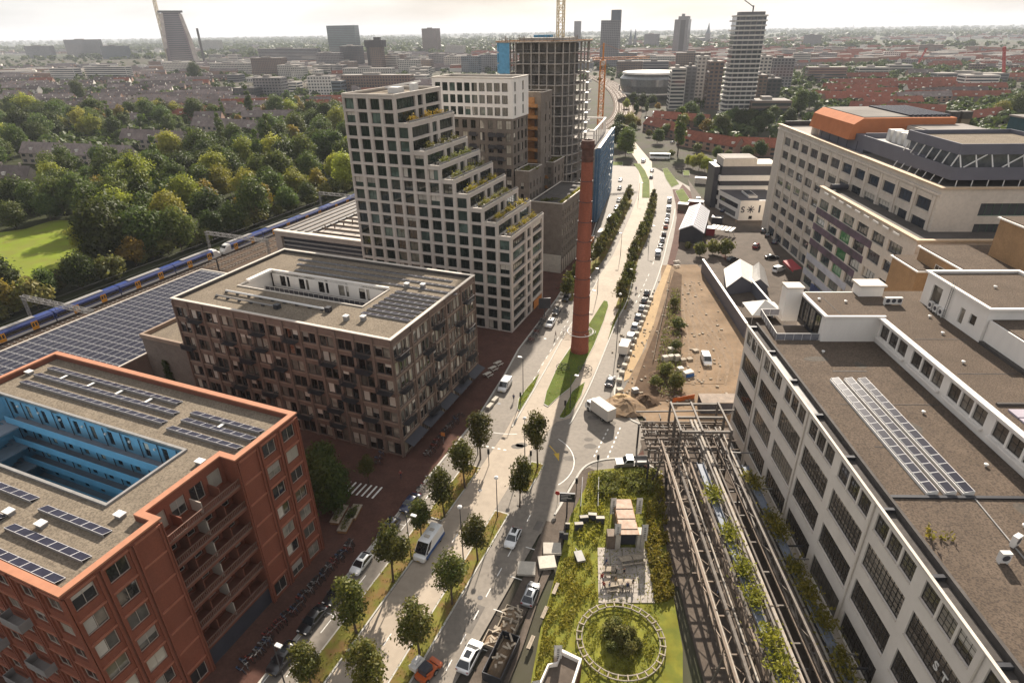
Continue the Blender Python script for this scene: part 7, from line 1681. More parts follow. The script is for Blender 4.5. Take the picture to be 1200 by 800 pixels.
# ================================================================== people
def person_mesh(seed,sit=False):
 rs = random.Random(seed); bm = bmesh.new(); me = bpy.data.meshes.new('person'); V = []; Ed = []; Rd = []
 def v(p,r,par=None):
  V.append(p); Rd.append(r)
  if par is not None: Ed.append((par,len(V) - 1))
  return len(V) - 1
 st = rs.uniform(.08,.24); hz = .92 if not sit else .50
 pel = v((0,0,hz),.14); ch = v((0,-.02,hz + .28),.15,pel); sh = v((0,0,hz + .50),.13,ch); nk = v((0,-.01,hz + .60),.055,sh); hd = v((0,-.03,hz + .70),.095,nk); tp = v((0,-.02,hz + .82),.085,hd)
 for s in (-1,1):
  hip = v((s * .09,0,hz - .06),.095,pel)
  if sit: kn = v((s * .11,-.42,hz),.07,hip); an = v((s * .11,-.45,.09),.045,kn); v((s * .11,-.60,.05),.04,an)
  else: kn = v((s * .10,-st * s - .03,.48),.065,hip); an = v((s * .10,-st * s * 1.6 + .06,.09),.042,kn); v((s * .10,-st * s * 1.6 - .10,.045),.04,an)
  so = v((s * .20,0,hz + .47),.06,sh); el = v((s * .25,.03 + st * s * .4 - (.1 if sit else 0),hz + .20),.045,so); wr = v((s * .23,-.12 + st * s - (.2 if sit else 0),hz + (.02 if not sit else .14)),.033,el); hn = v((s * .22,-.17 + st * s - (.22 if sit else 0),hz - .05 + (.16 if sit else 0)),.036,wr)
  for k in range(3): v((s * (.20 + .02 * k),-.20 + st * s - (.24 if sit else 0),hz - .12 + (.2 if sit else 0) - .01 * k),.012,hn)
 me.from_pydata(V,Ed,[]); o = bpy.data.objects.new('person_tmp',me); COL.objects.link(o); m_ = o.modifiers.new('s','SKIN'); sv = me.skin_vertices[0].data
 for i,r in enumerate(Rd): sv[i].radius = (r,r)
 sv[0].use_root = True; m2 = o.modifiers.new('u','SUBSURF'); m2.levels = 1
 dg = bpy.context.evaluated_depsgraph_get(); ev = bpy.data.meshes.new_from_object(o.evaluated_get(dg)); bpy.data.objects.remove(o)
 ev.polygons.foreach_set('use_smooth',[True] * len(ev.polygons)); return ev,hz,sit
PM = [person_mesh(k) for k in range(3)] + [person_mesh(9,True)]
TOPS = [mat('top_%d' % i,c,rough=.85) for i,c in enumerate([(.03,.05,.12),(.45,.42,.38),(.03,.03,.03),(.25,.05,.04),(.10,.14,.22),(.32,.22,.12)])]; TRS = [mat('trousers_%d' % i,c,rough=.85) for i,c in enumerate([(.03,.035,.06),(.02,.02,.02),(.2,.17,.13)])]
def person(p,rz,label,k=0,top=0,tr=0,z=.1,group=None):
 me,hz,sit = PM[k]; me = me.copy(); me.materials.clear()
 for q in (M['skin'],TOPS[top],TRS[tr],M['hair']): me.materials.append(q)
 for f in me.polygons:
  c = f.center; f.material_index = 3 if (c.z > hz + .74 and c.y > -.09) or c.z > hz + .80 else 0 if c.z > hz + .56 else (2 if c.z < .1 else 2 if (c.z < hz + .02 and abs(c.x) < .19) else 1 if c.z > hz + .18 or (abs(c.x) < .18) else 0)
 o = link('person',me,None,(p[0],p[1],z),rz); tag(o,label,'person',group); return o
g = 'people at the picnic tables'
for i,(px,py,k,rz,lab) in enumerate(((710,664,0,1,'person in dark clothes standing at the top of the picnic terrace'),(722,672,1,2,'person in a pale top standing between the picnic tables'),(731,676,0,4,'person in black beside the lower picnic table'),(707,689,3,2.4,'person in blue sitting at the left end of the terrace'),(714,690,3,4.0,'person sitting at the left picnic table in a light top'),(721,684,3,.6,'person sitting across the left picnic table'),(735,690,3,3.2,'person sitting at the right picnic table'),(728,694,0,3.0,'person standing in blue below the right picnic table'),(741,688,1,1.0,'person standing at the right end of the picnic terrace'),(705,682,2,.2,'person in a red top standing at the left edge of the terrace'))): person(at(px,py),rz,lab,k,i % 6,i % 3,.2,g)
for i,(px,py,lab) in enumerate(((745,342,'person standing at the kerb by the end of the car queue'),(651,395,'person walking past the racks of the stone tower'),(812,256,'person crossing the plaza beside the market hall'),(470,560,'person on the pavement in front of the brown block'),(840,700,'person in dark clothes under the pipe rack'),(862,262,'person walking along the studio building'),(602,470,'person at the small grass island'),(560,420,'person at the benches outside the brown block'))): person(at(px,py),i,lab,i % 3,i % 6,i % 3,.1)
# ================================================================== lamps, signals, signs
def lamp(px,py,h,label,arm=1.2,rz=0,kind='lamp'):
 t = thing('street_lamp',label,'street lamp',at(px,py),FL.a + rz,'street lamps'); b = MB(); b.tube((0,0,0),(0,0,h),.10,.055,8); b.build('post',M['steel_dark'],t)
 if arm: b = MB(); b.tube((0,0,h - .1),(arm,0,h + .1),.04); b.build('arm',M['steel_dark'],t)
 b = MB(); b.box(arm - .1,-.22,h + .0,arm + .75,.22,h + .18) if arm else b.lathe([(.1,h - .02),(.34,h + .1),(.34,h + .3),(.1,h + .45)],12); b.build('lamp_head',M['steel_white'],t)
for a in ((337,812,9,'street lamp at the bottom of the bicycle row',.5),(482,655,9,'street lamp in the left tree row beside the white and blue van',1.0),(543,655,10,'street lamp on the bus lane edge left of the middle tree row',0),(583,606,8,'street lamp in the middle tree row below the junction',0),(560,532,8,'white-headed street lamp at the crossing by the first tree',-1.2),(615,533,8,'plain pole in the middle of the junction',0),(613,462,9,'street lamp on the small grass island in the left road',-1.0),(668,478,8,'street lamp on the grass sliver by the junction',.8),(722,412,15,'tall lamp mast beside the row of queuing cars',0),(690,372,8,'street lamp just right of the chimney',.8),(733,345,8,'street lamp where the right tree row begins',.8),(760,290,8,'street lamp among the right tree row',.8),(727,300,8,'street lamp among the left tree row',-.8),(748,235,8,'street lamp at the far end of the left tree row',.8),(700,345,8,'street lamp on the bus lane beyond the chimney',-.8)): lamp(*a)
def signal(px,py,label,rz=0):
 t = thing('traffic_light',label,'traffic light',at(px,py),rz,'traffic lights at the junction'); b = MB(); b.tube((0,0,0),(0,0,3.6),.07); b.build('post',M['steel_dark'],t); b = MB(); b.box(-.2,-.15,2.6,.2,.15,3.6); b.build('signal_head',M['rubber'],t)
for px,py,l in ((610,477,'traffic light at the tip of the small grass island'),(662,487,'traffic light beside the grass sliver at the junction'),(573,545,'traffic light by the first tree island'),(622,547,'traffic light by the lone tree island'),(675,580,'traffic light at the garden corner of the junction'),(700,552,'traffic light beside the garden shrubs')): signal(px,py,l)
def panel_sign(px,py,w_,h_,z0,label,rz,m='dark_panel',name='sign_board'):
 t = thing(name,label,'sign',at(px,py),rz); b = MB(); b.box(-.12,-.12,0,.12,.12,z0 + h_ * .5); b.build('post',M['steel_dark'],t); b = MB(); b.box(-w_ / 2,-.18,z0,w_ / 2,.12,z0 + h_); b.build('panel',M[m] if isinstance(m,str) else m,t)
 b = MB(); b.box(-w_ / 2 + .1,-.2,z0 + .1,w_ / 2 - .1,-.182,z0 + h_ - .1); b.build('face',mat('screen_dark',(.02,.022,.03),rough=.25),t); return t
t = panel_sign(664,606,2.4,1.7,3.4,'black sign board on a post at the garden corner, with small lines of white print',-.1)
b = MB()
for k,L_ in enumerate((1.5,1.1,1.7,.9)): b.box(-1.0,-.206,4.75 - k * .3,-1.0 + L_,-.201,4.83 - k * .3)
b.build('print',M['steel_white'],t)
panel_sign(638,373,3.2,3.0,3.0,'dark square advertising screen on a post beside the stone tower',FL.a + .5);
t = thing('road_sign','small orange road sign on the corner pavement','road sign',at(520,520),-.3); b = MB(); b.tube((0,0,0),(0,0,2.6),.04); b.build('post',M['steel_grey'],t); b = MB(); b.box(-.4,-.04,1.9,.4,.0,2.7); b.build('panel',M['crane_yellow'],t)
t = thing('road_sign','red round sign at the garden corner kerb','road sign',at(653,590),-.3); b = MB(); b.tube((0,0,0),(0,0,2.2),.04); b.build('post',M['steel_grey'],t); b = MB(); b.tube((0,-.05,2.3),(0,.0,2.3),.4,n=14); b.build('panel',mat('sign_red',(.4,.03,.02),rough=.5),t)
# stone blocks
def blockrow(pts,n,label,group,s=(.9,.9,.6),z=.1,name='stone_block',m='concrete_block'):
 P = smooth_pts([at(*p) for p in pts],10); tot = sum((b - a).length for a,b in zip(P[:-1],P[1:])); me = None
 for k in range(n):
  d = tot * (k + .5) / n; i = 0
  while i < len(P) - 2 and d > (P[i + 1] - P[i]).length: d -= (P[i + 1] - P[i]).length; i += 1
  p = P[i] + (P[i + 1] - P[i]).normalized() * d
  if me is None:
   b = MB(); c = .06; x,y,h = s; loft(b,[[(-x / 2,-y / 2,0),(x / 2,-y / 2,0),(x / 2,y / 2,0),(-x / 2,y / 2,0)],[(-x / 2,-y / 2,h - c),(x / 2,-y / 2,h - c),(x / 2,y / 2,h - c),(-x / 2,y / 2,h - c)],[(-x / 2 + c,-y / 2 + c,h),(x / 2 - c,-y / 2 + c,h),(x / 2 - c,y / 2 - c,h),(-x / 2 + c,y / 2 - c,h)]]); me = b.mesh(name,M[m])
  o = link(name,me,None,(p.x,p.y,z),FL.a + rs.uniform(-.12,.12)); tag(o,label,'stone block',group)
blockrow([(724,452),(738,413),(752,378),(764,348)],15,'square concrete block standing in the row between queuing cars and sand path','blocks along the sand path',(1.15,1.15,.75))
blockrow([(651,362),(660,345),(673,323)],9,'pale concrete block standing in the row along the left kerb beyond the tower','blocks along the left kerb',(1.3,1.6,.7))
blockrow([(583,466),(571,481)],2,'pale oblong kerb block in front of the brown block corner','kerb blocks by the brown block',(.9,2.0,.55))
for px,py,l,s in ((617,668,'flat concrete slab lying tilted at the edge of the parking bay, lower left of three',(2.6,2.4,.35)),(647,645,'flat concrete slab beside the garden, upper of three',(2.7,2.2,.4)),(641,661,'flat concrete slab beside the garden, right of three',(2.5,2.3,.4))):
 p = at(px,py); t = thing('concrete_slab',l,'concrete slab',(p.x,p.y,.08),rs.uniform(-.5,.4),'concrete slabs by the garden'); b = MB(); b.box(-s[0] / 2,-s[1] / 2,.12,s[0] / 2,s[1] / 2,.12 + s[2]); b.build('slab',M['concrete_block'],t); b = MB(); b.box(-s[0] / 2 + .2,-.9,0,-s[0] / 2 + .4,.9,.118); b.box(s[0] / 2 - .4,-.9,0,s[0] / 2 - .2,.9,.118); b.build('bearer',M['timber'],t)
# benches and tables
def bench(p,rz,label,group,table=False,m='wood_grey'):
 t = thing('picnic_table' if table else 'bench',label,'picnic table' if table else 'bench',p,rz,group)
 if table:
  for k in range(4): b = MB(); b.box(-.9,-.38 + k * .2,.72,.9,-.2 + k * .2,.77); b.build('plank',M[m],t)
  for s in (-1,1):
   b = MB(); b.box(-.9,s * .78 - .14,.43,.9,s * .78 + .14,.48); b.build('seat',M[m],t); b = MB(); b.bar((s * .6,-.8,0),(s * .6,.3,.72),.08,.1); b.bar((s * .66,.8,0),(s * .66,-.3,.72),.08,.1); b.build('leg',M[m],t)
 else:
  for k in range(3): b = MB(); b.box(-1.0,-.25 + k * .17,.42,1.0,-.1 + k * .17,.47); b.build('plank',M[m],t)
  for s in (-1,1): b = MB(); b.box(s * .8 - .05,-.22,0,s * .8 + .05,.22,.418); b.build('leg',M['steel_dark'],t)
for (px,py,l) in ((733,660,'picnic table at the top of the terrace, behind the others'),(714,672,'picnic table at the upper left of the terrace'),(716,690,'picnic table at the lower left of the terrace'),(732,688,'picnic table with people in the lower middle of the terrace'),(748,658,'picnic table at the top right of the terrace')): p = at(px,py); bench((p.x,p.y,.2),rs.uniform(-.2,.2),l,'picnic tables on the terrace',True)
for (px,py,l) in ((572,441,'grey bench table nearest on the pavement by the brown block'),(578,434,'grey bench table in the middle on the pavement by the brown block'),(584,428,'grey bench table furthest on the pavement by the brown block')): p = at(px,py); bench((p.x,p.y,.125),FL.a + 1.2,l,'bench tables by the brown block',True,'concrete_block')
for (px,py,l) in ((651,692,'narrow bench in the garden hedge, upper left of the ring'),(638,720,'narrow bench in the garden hedge left of the ring'),(622,755,'pair-like bench in the garden hedge, lower left')): p = at(px,py); bench((p.x,p.y,.1),FL.a + math.pi / 2,l,'garden benches')
# little park with timber seats between red and brown block
for (px,py,l,s) in ((408,612,'long timber planter seat in the little park by the red block',5),(416,602,'timber planter seat further back in the little park',3),(398,605,'timber planter seat at the wall side of the little park',4)):
 p = at(px,py); t = thing('planter_seat',l,'planter seat',(p.x,p.y,.12),FL.a + .25,'planter seats in the little park'); b = MB(); b.box(-.7,-s / 2,0,.7,s / 2,.5); b.build('box',M['timber'],t); b = MB(); b.box(-.8,-s / 2 - .1,.502,.8,s / 2 + .1,.58); b.build('seat',M['wood_grey'],t); plant_clump(t,[(0,-s / 2 + .6 + k * .8,.55) for k in range(int(s))],'foliage','shrub',.6,30,(.6,.5,.5),s)
# ================================================================== garden: pavilion, ring, terrace, dumpsters
t = thing('terrace_slab','paved concrete terrace between pavilion and ring, with dark strips','terrace',(0,0,0)); P = [at(*p) for p in ((700,642),(757,642),(768,707),(701,707))]; o = P[3]
t.location = (o.x,o.y,0); nx,ny = 4,6
for i in range(nx):
 for j in range(ny):
  q = [P[3].lerp(P[2],u).lerp(P[0].lerp(P[1],u),v) - o for u,v in (((i + .02) / nx,(j + .02) / ny),((i + .98) / nx,(j + .02) / ny),((i + .98) / nx,(j + .98) / ny),((i + .02) / nx,(j + .98) / ny))]
  b = MB(); b.prism([(v.x,v.y) for v in q],0,.18 + .008 * ((i * 3 + j * 5) % 4)); b.build('slab',mat('terrace_concrete',(.34,.30,.26),var=.15,scale=.6,spot=.3,spot_scale=1.5,rnd=.12),t)
pa = at(735,644); pav = thing('pavilion','small stone-walled pavilion with a rusty corrugated roof and dark opening toward the terrace','pavilion',(pa.x,pa.y,.1),-.02)
for x0,x1,h,m in ((-3.1,-1.9,2.7,'rust_steel'),(-1.88,-1.1,3.0,'concrete_block'),(1.35,2.5,3.0,'concrete_block')):
 for k in range(3): b = MB(); b.box(x0 + .01 * k,0,h / 3 * k + .002 * k,x1 - .01 * k,1.5,h / 3 * (k + 1)); b.build('stone_block',M[m],pav)
b = MB(); b.box(-1.3,1.6,0,-1.15,7.4,2.9); b.build('side_wall',M['rust_steel'],pav); b = MB(); b.box(1.4,1.6,0,1.55,7.4,2.9); b.build('side_wall',M['rust_steel'],pav)
b = MB(); b.box(-1.08,1.0,0,1.33,1.2,2.9); b.build('opening_shade',M['dark_panel'],pav)  # dark sheet in place of the shade inside the opening
rm = mat('rusty_sheet',(.30,.23,.18),rough=.7,var=.25,scale=.8,spot=.5,spot_scale=1.2,spot_col=(.25,.13,.08),metal=.2)
for k in range(7):
 b = MB(); y = -.1 + k * 1.08; z = 3.15 + .10 * (k % 2); b.bar((-1.25,y + .5,z),(1.45,y + .5,z),1.12,.1); b.build('roof_sheet',rm,pav)
b = MB(); b.bar((-1.3,7.4,2.98),(-1.3,-.1,2.98),.12,.14); b.bar((1.5,7.4,2.98),(1.5,-.1,2.98),.12,.14); b.build('roof_beam',M['timber'],pav)
for px,py,l in ((717,612,'white banner flag behind the pavilion, left'),(747,612,'white banner flag behind the pavilion, right'),(722,643,'white banner flag in front of the pavilion, left'),(753,644,'white banner flag in front of the pavilion, right'),(653,788,'white banner flag on the roof-edge house at the bottom'),(628,830,'white banner flag at the bottom picture edge')):
 p = at(px,py); t = thing('banner_flag',l,'flag',(p.x,p.y,.1),rs.uniform(-.15,.15),'white banner flags'); b = MB(); b.tube((-.45,0,0),(-.45,0,5.0),.04); b.build('pole',M['steel_grey'],t)
 b = MB(); n = 8
 for k in range(n): z0,z1 = 1.7 + k * .4,2.1 + k * .4; d0,d1 = .06 * math.sin(k),.06 * math.sin(k + 1); b.face([(-.42,d0,z0),(.5,d0 + .05,z0),(.5,d1 + .05,z1),(-.42,d1,z1)]); b.face([(-.42,d0 + .015,z0),(-.42,d1 + .015,z1),(.5,d1 + .065,z1),(.5,d0 + .065,z0)])
 b.build('cloth',M['tent_fabric'],t); b = MB()
 for k in range(6): b.box(-.1,-.09,2.3 + k * .38,.18,-.085,2.5 + k * .38)
 b.build('print',M['steel_grey'],t)
ring = thing('garden_ring','large round ring of two metal hoops on white brackets in the garden','ring structure',(cz.x,cz.y,.1))
for R_,z in ((5.6,.5),(4.95,.5)):
 b = MB(); n = 64
 for k in range(n): a,e = 2 * math.pi * k / n,2 * math.pi * (k + 1) / n; b.bar((R_ * math.cos(a),R_ * math.sin(a),z),(R_ * math.cos(e),R_ * math.sin(e),z),.12,.14)
 b.build('hoop',mat('weathered_timber',(.24,.21,.17),var=.3,scale=2),ring)
for k in range(28):
 a = 2 * math.pi * k / 28; c,s = math.cos(a),math.sin(a); b = MB(); b.bar((4.9 * c,4.9 * s,.62),(5.7 * c,5.7 * s,.62),.15,.08); b.build('bracket',M['wood_grey'],ring); b = MB(); b.bar((5.35 * c,5.35 * s,0),(5.35 * c,5.35 * s,.57),.14,.14); b.build('post',M['wood_grey'],ring)
# little house at the bottom edge: white parapet round a stone-floored roof
hs = thing('garden_house','small white house at the bottom edge seen from above, L-shaped parapet round a paved roof','house',at(655,800)); o = hs.location.copy()
pl = [at(*p,3.2) for p in ((659,760),(682,771),(668,815),(625,815),(642,777),(653,775))]; pl = [(p.x - o.x,p.y - o.y) for p in pl]; cxy = (sum(p[0] for p in pl) / 6,sum(p[1] for p in pl) / 6)
inn = [(x + (cxy[0] - x) * .13,y + (cxy[1] - y) * .13) for x,y in pl]
b = MB(); b.prism(pl,0,2.5); b.build('wall',M['red_brick_dark'],hs); b = MB(); b.ring(pl,inn,2.502,3.2); b.build('parapet',M['white_render'],hs); b = MB(); b.prism(inn,2.504,2.56); b.build('roof_paving',M['grey_paving'],hs)
def container(px,py,w_,l_,h,rz,label,m,fill=True):
 p = at(px,py); t = thing('skip_container',label,'skip',(p.x,p.y,.06),rz,'open skips in the parking bay'); b = MB(); b.box(-w_ / 2,-l_ / 2,0,w_ / 2,l_ / 2,.12); b.build('floor',m,t)
 for q in ((-w_ / 2,-l_ / 2,-w_ / 2 + .1,l_ / 2),(w_ / 2 - .1,-l_ / 2,w_ / 2,l_ / 2),(-w_ / 2 + .1,-l_ / 2,w_ / 2 - .1,-l_ / 2 + .1),(-w_ / 2 + .1,l_ / 2 - .1,w_ / 2 - .1,l_ / 2)): b = MB(); b.box(q[0],q[1],.12,q[2],q[3],h); b.build('side',m,t)
 b = MB(); n = 7; hf = lambda i,j: .15 + (h * .9) * (math.sin(i / (n - 1) * 3.14) ** .6 * math.sin(j / (n - 1) * 3.14) ** .5) * rs.uniform(.55,1.1)
 G2 = [[(-w_ / 2 + .1 + (w_ - .2) * i / (n - 1),-l_ / 2 + .1 + (l_ - .2) * j / (n - 1),hf(i,j)) for j in range(n)] for i in range(n)]
 for i in range(n - 1):
  for j in range(n - 1): b.face([G2[i][j],G2[i + 1][j],G2[i + 1][j + 1],G2[i][j + 1]])
 b.build('rubble',M['sand'],t,kind='stuff')
 b = MB()
 for k in range(9): x,y = rs.uniform(-.3,.3) * w_,rs.uniform(-.38,.38) * l_; b.bar((x,y,h * .95),(x + rs.uniform(-1,1),y + rs.uniform(-1,1),h * 1.0),.25,.12)
 b.build('planks',M['wood_grey'],t,kind='stuff')
container(588,775,2.5,6.2,1.5,FL.a,'long dark skip full of timber and sand at the bottom of the parking bay',M['steel_dark']); container(594,738,2.4,2.6,.7,FL.a,'shallow crate of pale sand, middle of the parking bay row',M['wood_grey']); container(600,722,2.4,2.2,.6,FL.a,'shallow crate of pale sand, upper end of the parking bay row',M['wood_grey']); container(578,752,2.3,2.2,.6,FL.a,'shallow crate of pale sand behind the white suv',M['wood_grey'])
# waste bins
for (px,py,l) in ((684,612,'dark waste container left of three by the pavilion'),(694,609,'dark waste container middle of three by the pavilion'),(703,613,'dark waste container right of three by the pavilion'),(665,620,'small dark bin beside the black sign board'),(658,630,'small dark bin by the garden path'),(663,632,'second small dark bin by the garden path'),(678,620,'single small bin between sign board and containers')):
 big = 'container' in l; p = at(px,py); t = thing('waste_bin',l,'waste bin',(p.x,p.y,.1),rs.uniform(-.2,.2),'waste bins in the garden'); w_ = .65 if big else .35; b = MB(); b.box(-w_,-w_ * .6,.1,w_,w_ * .6,1.15); b.build('body',M['dark_panel'],t); b = MB(); b.bar((-w_ - .02,-.06,1.2),(w_ + .02,-.06,1.2),w_ * .8,.1); b.build('lid',M['concrete_block'],t)
t = thing('planting_cage','low steel fence cage with reeds behind the waste containers','fence',at(690,590)); b = MB()
for x in (-1.6,1.2):
 for k in range(10): b.bar((x + k * .12,k * .8 - 2,0),(x + k * .12,k * .8 - 2,1.3),.06,.06)
 b.bar((x,-2,1.3),(x + 1.1,5.2,1.3),.07,.07); b.bar((x,-2,.7),(x + 1.1,5.2,.7),.05,.05)
b.build('railing',M['steel_dark'],t,kind='stuff')
t = thing('small_trailer','small grey hand trailer in the long grass','trailer',at(679,655),.2); b = MB(); b.box(-.6,-1,.35,.6,1,.75); b.build('box',M['steel_grey'],t); b = MB(); b.bar((0,1,.4),(0,2,.3),.08,.08); b.build('tow_bar',M['steel_grey'],t); add_wheels(t,.25,.15,(-.68,.68),(0,))
# ================================================================== sand site stores
def pallet(px,py,label,n=5,m='wood_grey',s=(1.3,1.1),rz=0.3):
 p = at(px,py); t = thing('pallet_stack',label,'pallet stack',(p.x,p.y,.12),rz,'stacked pallets on the sand site')
 for k in range(n): b = MB(); b.box(-s[0] / 2,-s[1] / 2,k * .26,s[0] / 2,s[1] / 2,k * .26 + .2); b.build('layer',M[m],t)
for px,py,l,n,m in ((779,424,'pale stack of stone packs, leftmost on the sand site',6,'concrete_block'),(786,422,'pale stack of stone packs, second from left',5,'concrete_block'),(793,423,'pale stack of stone packs, third from left',6,'concrete_block'),(800,425,'stack of timber pallets right of the stone packs',4,'wood_grey'),(808,422,'low stack of boards near the white van',2,'wood_grey'),(797,434,'white pallet pack in front of the others',3,'house_white'),(815,412,'low pile of planks beside the white van',2,'wood_grey'),(786,412,'far stack of pale packs on the sand site',4,'concrete_block'),(744,460,'dark crate beside the sand heap',4,'steel_grey'),(726,459,'pale stone pack at the kerb by the sand heap',3,'concrete_block')): pallet(px,py,l,n,m)
t = thing('tarp_pile','blue and white covered pile on the sand site','covered pile',at(806,440),.3); b = MB(); loft(b,[[(-1.2,-.8,0),(1.2,-.8,0),(1.2,.8,0),(-1.2,.8,0)],[(-1.1,-.7,1.1),(1.1,-.7,1.2),(1.0,.7,1.3),(-1.0,.7,1.0)]]); b.build('cover',M['house_white'],t); b = MB(); b.box(-1.0,-.95,.1,1.0,-.82,.9); b.build('drum',mat('drum_blue',(.03,.10,.28),rough=.5),t)
def heap(px,py,r,h,label,m='sand',seed=0):
 p = at(px,py); t = thing('sand_heap',label,'heap',(p.x,p.y,.08)); q = random.Random(seed); b = MB(); n = 18; rings = []
 for i in range(6): rings.append([(r * (1 - i / 5.4) * (1 + q.uniform(-.18,.18)) * math.cos(2 * math.pi * k / n),r * (1 - i / 5.4) * (1 + q.uniform(-.18,.18)) * math.sin(2 * math.pi * k / n),h * (i / 5) ** .8 * (1 + q.uniform(-.15,.15))) for k in range(n)])
 loft(b,rings); b.build('heap',M[m],t)
heap(732,478,4.2,1.8,'ochre sand heap at the junction corner of the site'); heap(729,469,2.6,1.2,'stony heap at the kerb above the ochre sand','sand_path',2); heap(757,470,2.6,1.3,'dark earth heap beside the pipe rack','soil',3); heap(772,440,2.2,.9,'reddish earth heap by the orange fence','soil',4)
t = thing('orange_fence','strip of orange plastic fencing behind the pipe rack','fence',at(788,472)); b = MB(); b.bar((0,0,.6),(5,1.5,.6),.05,1.1); b.build('mesh_panel',mat('fence_orange',(.55,.14,.03),rough=.6),t)
t = thing('site_fence','thin fence line between sand path and soil strip','fence',at(765,425)); o = t.location.copy(); P = smooth_pts([at(*p) for p in ((765,425),(771,395),(779,360),(786,320))],8); b = MB()
for a,e in zip(P[:-1],P[1:]): b.bar(a - o + Vector((0,0,.9)),e - o + Vector((0,0,.9)),.05,.08); b.bar(a - o,a - o + Vector((0,0,1)),.09,.09); b.bar(a - o + Vector((0,0,.45)),e - o + Vector((0,0,.45)),.03,.5)
b.build('rail',M['wood_grey'],t)
t = thing('site_cabin','dark site shed at the foot of the factory corner behind the pipe rack','shed',at(845,480),FR.a); b = MB(); b.box(-4.5,-1.5,0,3.2,1.8,2.6); b.build('wall',M['dark_panel'],t); b = MB(); b.box(-4.6,-1.6,2.602,3.3,1.9,2.75); b.build('roof',M['rust_steel'],t)
# small pavilions and clutter by the market hall
for k,(px,py,l,m,w_) in enumerate(((840,262,'dark food kiosk right of the market hall','dark_panel',4),(832,275,'red kiosk right of the market hall','awning_red',3),(815,243,'row of brown sheds above the market hall','red_brick_dark',6),(800,246,'brown shed above the market hall, left','rust_steel',4),(825,215,'low grey bus shelter building by the cycle path','cream_concrete',9))):
 t = thing('kiosk',l,'kiosk',at(px,py),-.4); b = MB(); b.box(-w_ / 2,-1.6,0,w_ / 2,1.6,2.7); b.build('wall',_MATS[m],t); b = MB(); b.box(-w_ / 2 - .2,-1.8,2.702,w_ / 2 + .2,1.8,2.9); b.build('roof',M['steel_grey'] if k > 2 else M['dark_panel'],t)
t = thing('slatted_canopy','low white slatted canopy on the plaza beside the bushes','canopy',at(846,275),-.6)
for k in range(6): b = MB(); b.bar((-4 + k * 1.5,-3,2.6),(-4 + k * 1.5,3,2.6),1.1,.08); b.build('slat',M['tent_fabric'],t)
b = MB()
for x in (-4,3.5):
 for y in (-2.8,2.8): b.bar((x,y,0),(x,y,2.55),.12,.12)
b.build('leg',M['steel_white'],t)
bench(at(793,308),.3,'pale picnic table by the cycle path, upper one','picnic tables by the cycle path',True,'concrete_block'); bench(at(793,313),.3,'pale picnic table by the cycle path, lower one','picnic tables by the cycle path',True,'concrete_block')
# ================================================================== mid and far town
def far_block(x0,x1,yb,yt,depth,label,cat='building',name='far_building',wall='house_white',glass='dark',mode='bands',fh=3.2,bay=3.6,rz=None,roofbox=True,steps=None,group=None,cap=None,wallmat=None):
 "a building given by its width and height in the photograph, standing on the ground at its foot"
 a,b_ = at(x0,yb),at(x1,yb); W_ = (b_ - a).length; c = (a + b_) / 2
 D = math.hypot(c.x,c.y); vx = (x0 + x1) / 2; dr = _F * 709 + _R * (vx - 600) - _U * (yt - 400); h = CAMH + dr.z * (D / math.hypot(dr.x,dr.y)); h = max(h,6)
 ang = math.atan2((b_ - a).y,(b_ - a).x) if rz is None else rz
 t = thing(name,label,cat,(c.x,c.y,-.3),ang,group); wm = wallmat or M[wall]; hw = W_ / 2
 S = steps or [(-hw,hw,0,depth,h)]
 wl,wn,rf = MB(),MB(),MB()
 for sx0,sx1,sy0,sy1,sh in S:
  wl.box(sx0,sy0,0,sx1,sy1,sh); n = max(1,int((sh - 1) / fh)); f = (sh - 1) / n
  for r in range(n):
   z0,z1 = .5 + r * f + .8,.5 + r * f + .8 + f * .52
   if mode == 'bands':
    wn.box(sx0 + .6,sy0 - .06,z0,sx1 - .6,sy0 + .3,z1); wn.box(sx1 - .3,sy0 + .8,z0,sx1 + .06,sy1 - .8,z1); wn.box(sx0 - .06,sy0 + .8,z0,sx0 + .3,sy1 - .8,z1)
   else:
    nb = max(1,int((sx1 - sx0) / bay)); bw_ = (sx1 - sx0) / nb
    for k in range(nb): wn.box(sx0 + k * bw_ + bw_ * .2,sy0 - .06,z0,sx0 + k * bw_ + bw_ * .8,sy0 + .2,z1)
    nb = max(1,int((sy1 - sy0) / bay)); bw_ = (sy1 - sy0) / nb
    for k in range(nb): wn.box(sx1 - .2,sy0 + k * bw_ + bw_ * .2,z0,sx1 + .06,sy0 + k * bw_ + bw_ * .8,z1); wn.box(sx0 - .06,sy0 + k * bw_ + bw_ * .2,z0,sx0 + .2,sy0 + k * bw_ + bw_ * .8,z1)
  rf.box(sx0 + .5,sy0 + .5,sh + .002,sx1 - .5,sy1 - .5,sh + .3)
  if roofbox: rf.box(sx0 + (sx1 - sx0) * .3,sy0 + (sy1 - sy0) * .3,sh + .3,sx0 + (sx1 - sx0) * .55,sy0 + (sy1 - sy0) * .7,sh + 2.8)
 wl.build('wall',wm,t); wn.build('windows',G_['grey'] if glass == 'dark' else M[glass],t,kind='stuff'); rf.build('roof',M['flat_roof'],t); return t,h,W_
defm('far_grey',(0.20,.19,.19),var=.1,scale=.05); defm('far_blue',(0.13,.15,.17),var=.1,scale=.05); defm('far_dark',(0.07,.065,.065),var=.1,scale=.05); defm('far_brown',(0.17,.12,.095),var=.12,scale=.05); defm('far_pale',(0.42,.39,.35),var=.1,scale=.05)
GF = mat('glass_curtain',(0.09,.13,.13),rough=.12,var=.2,scale=.05,spec=.8)
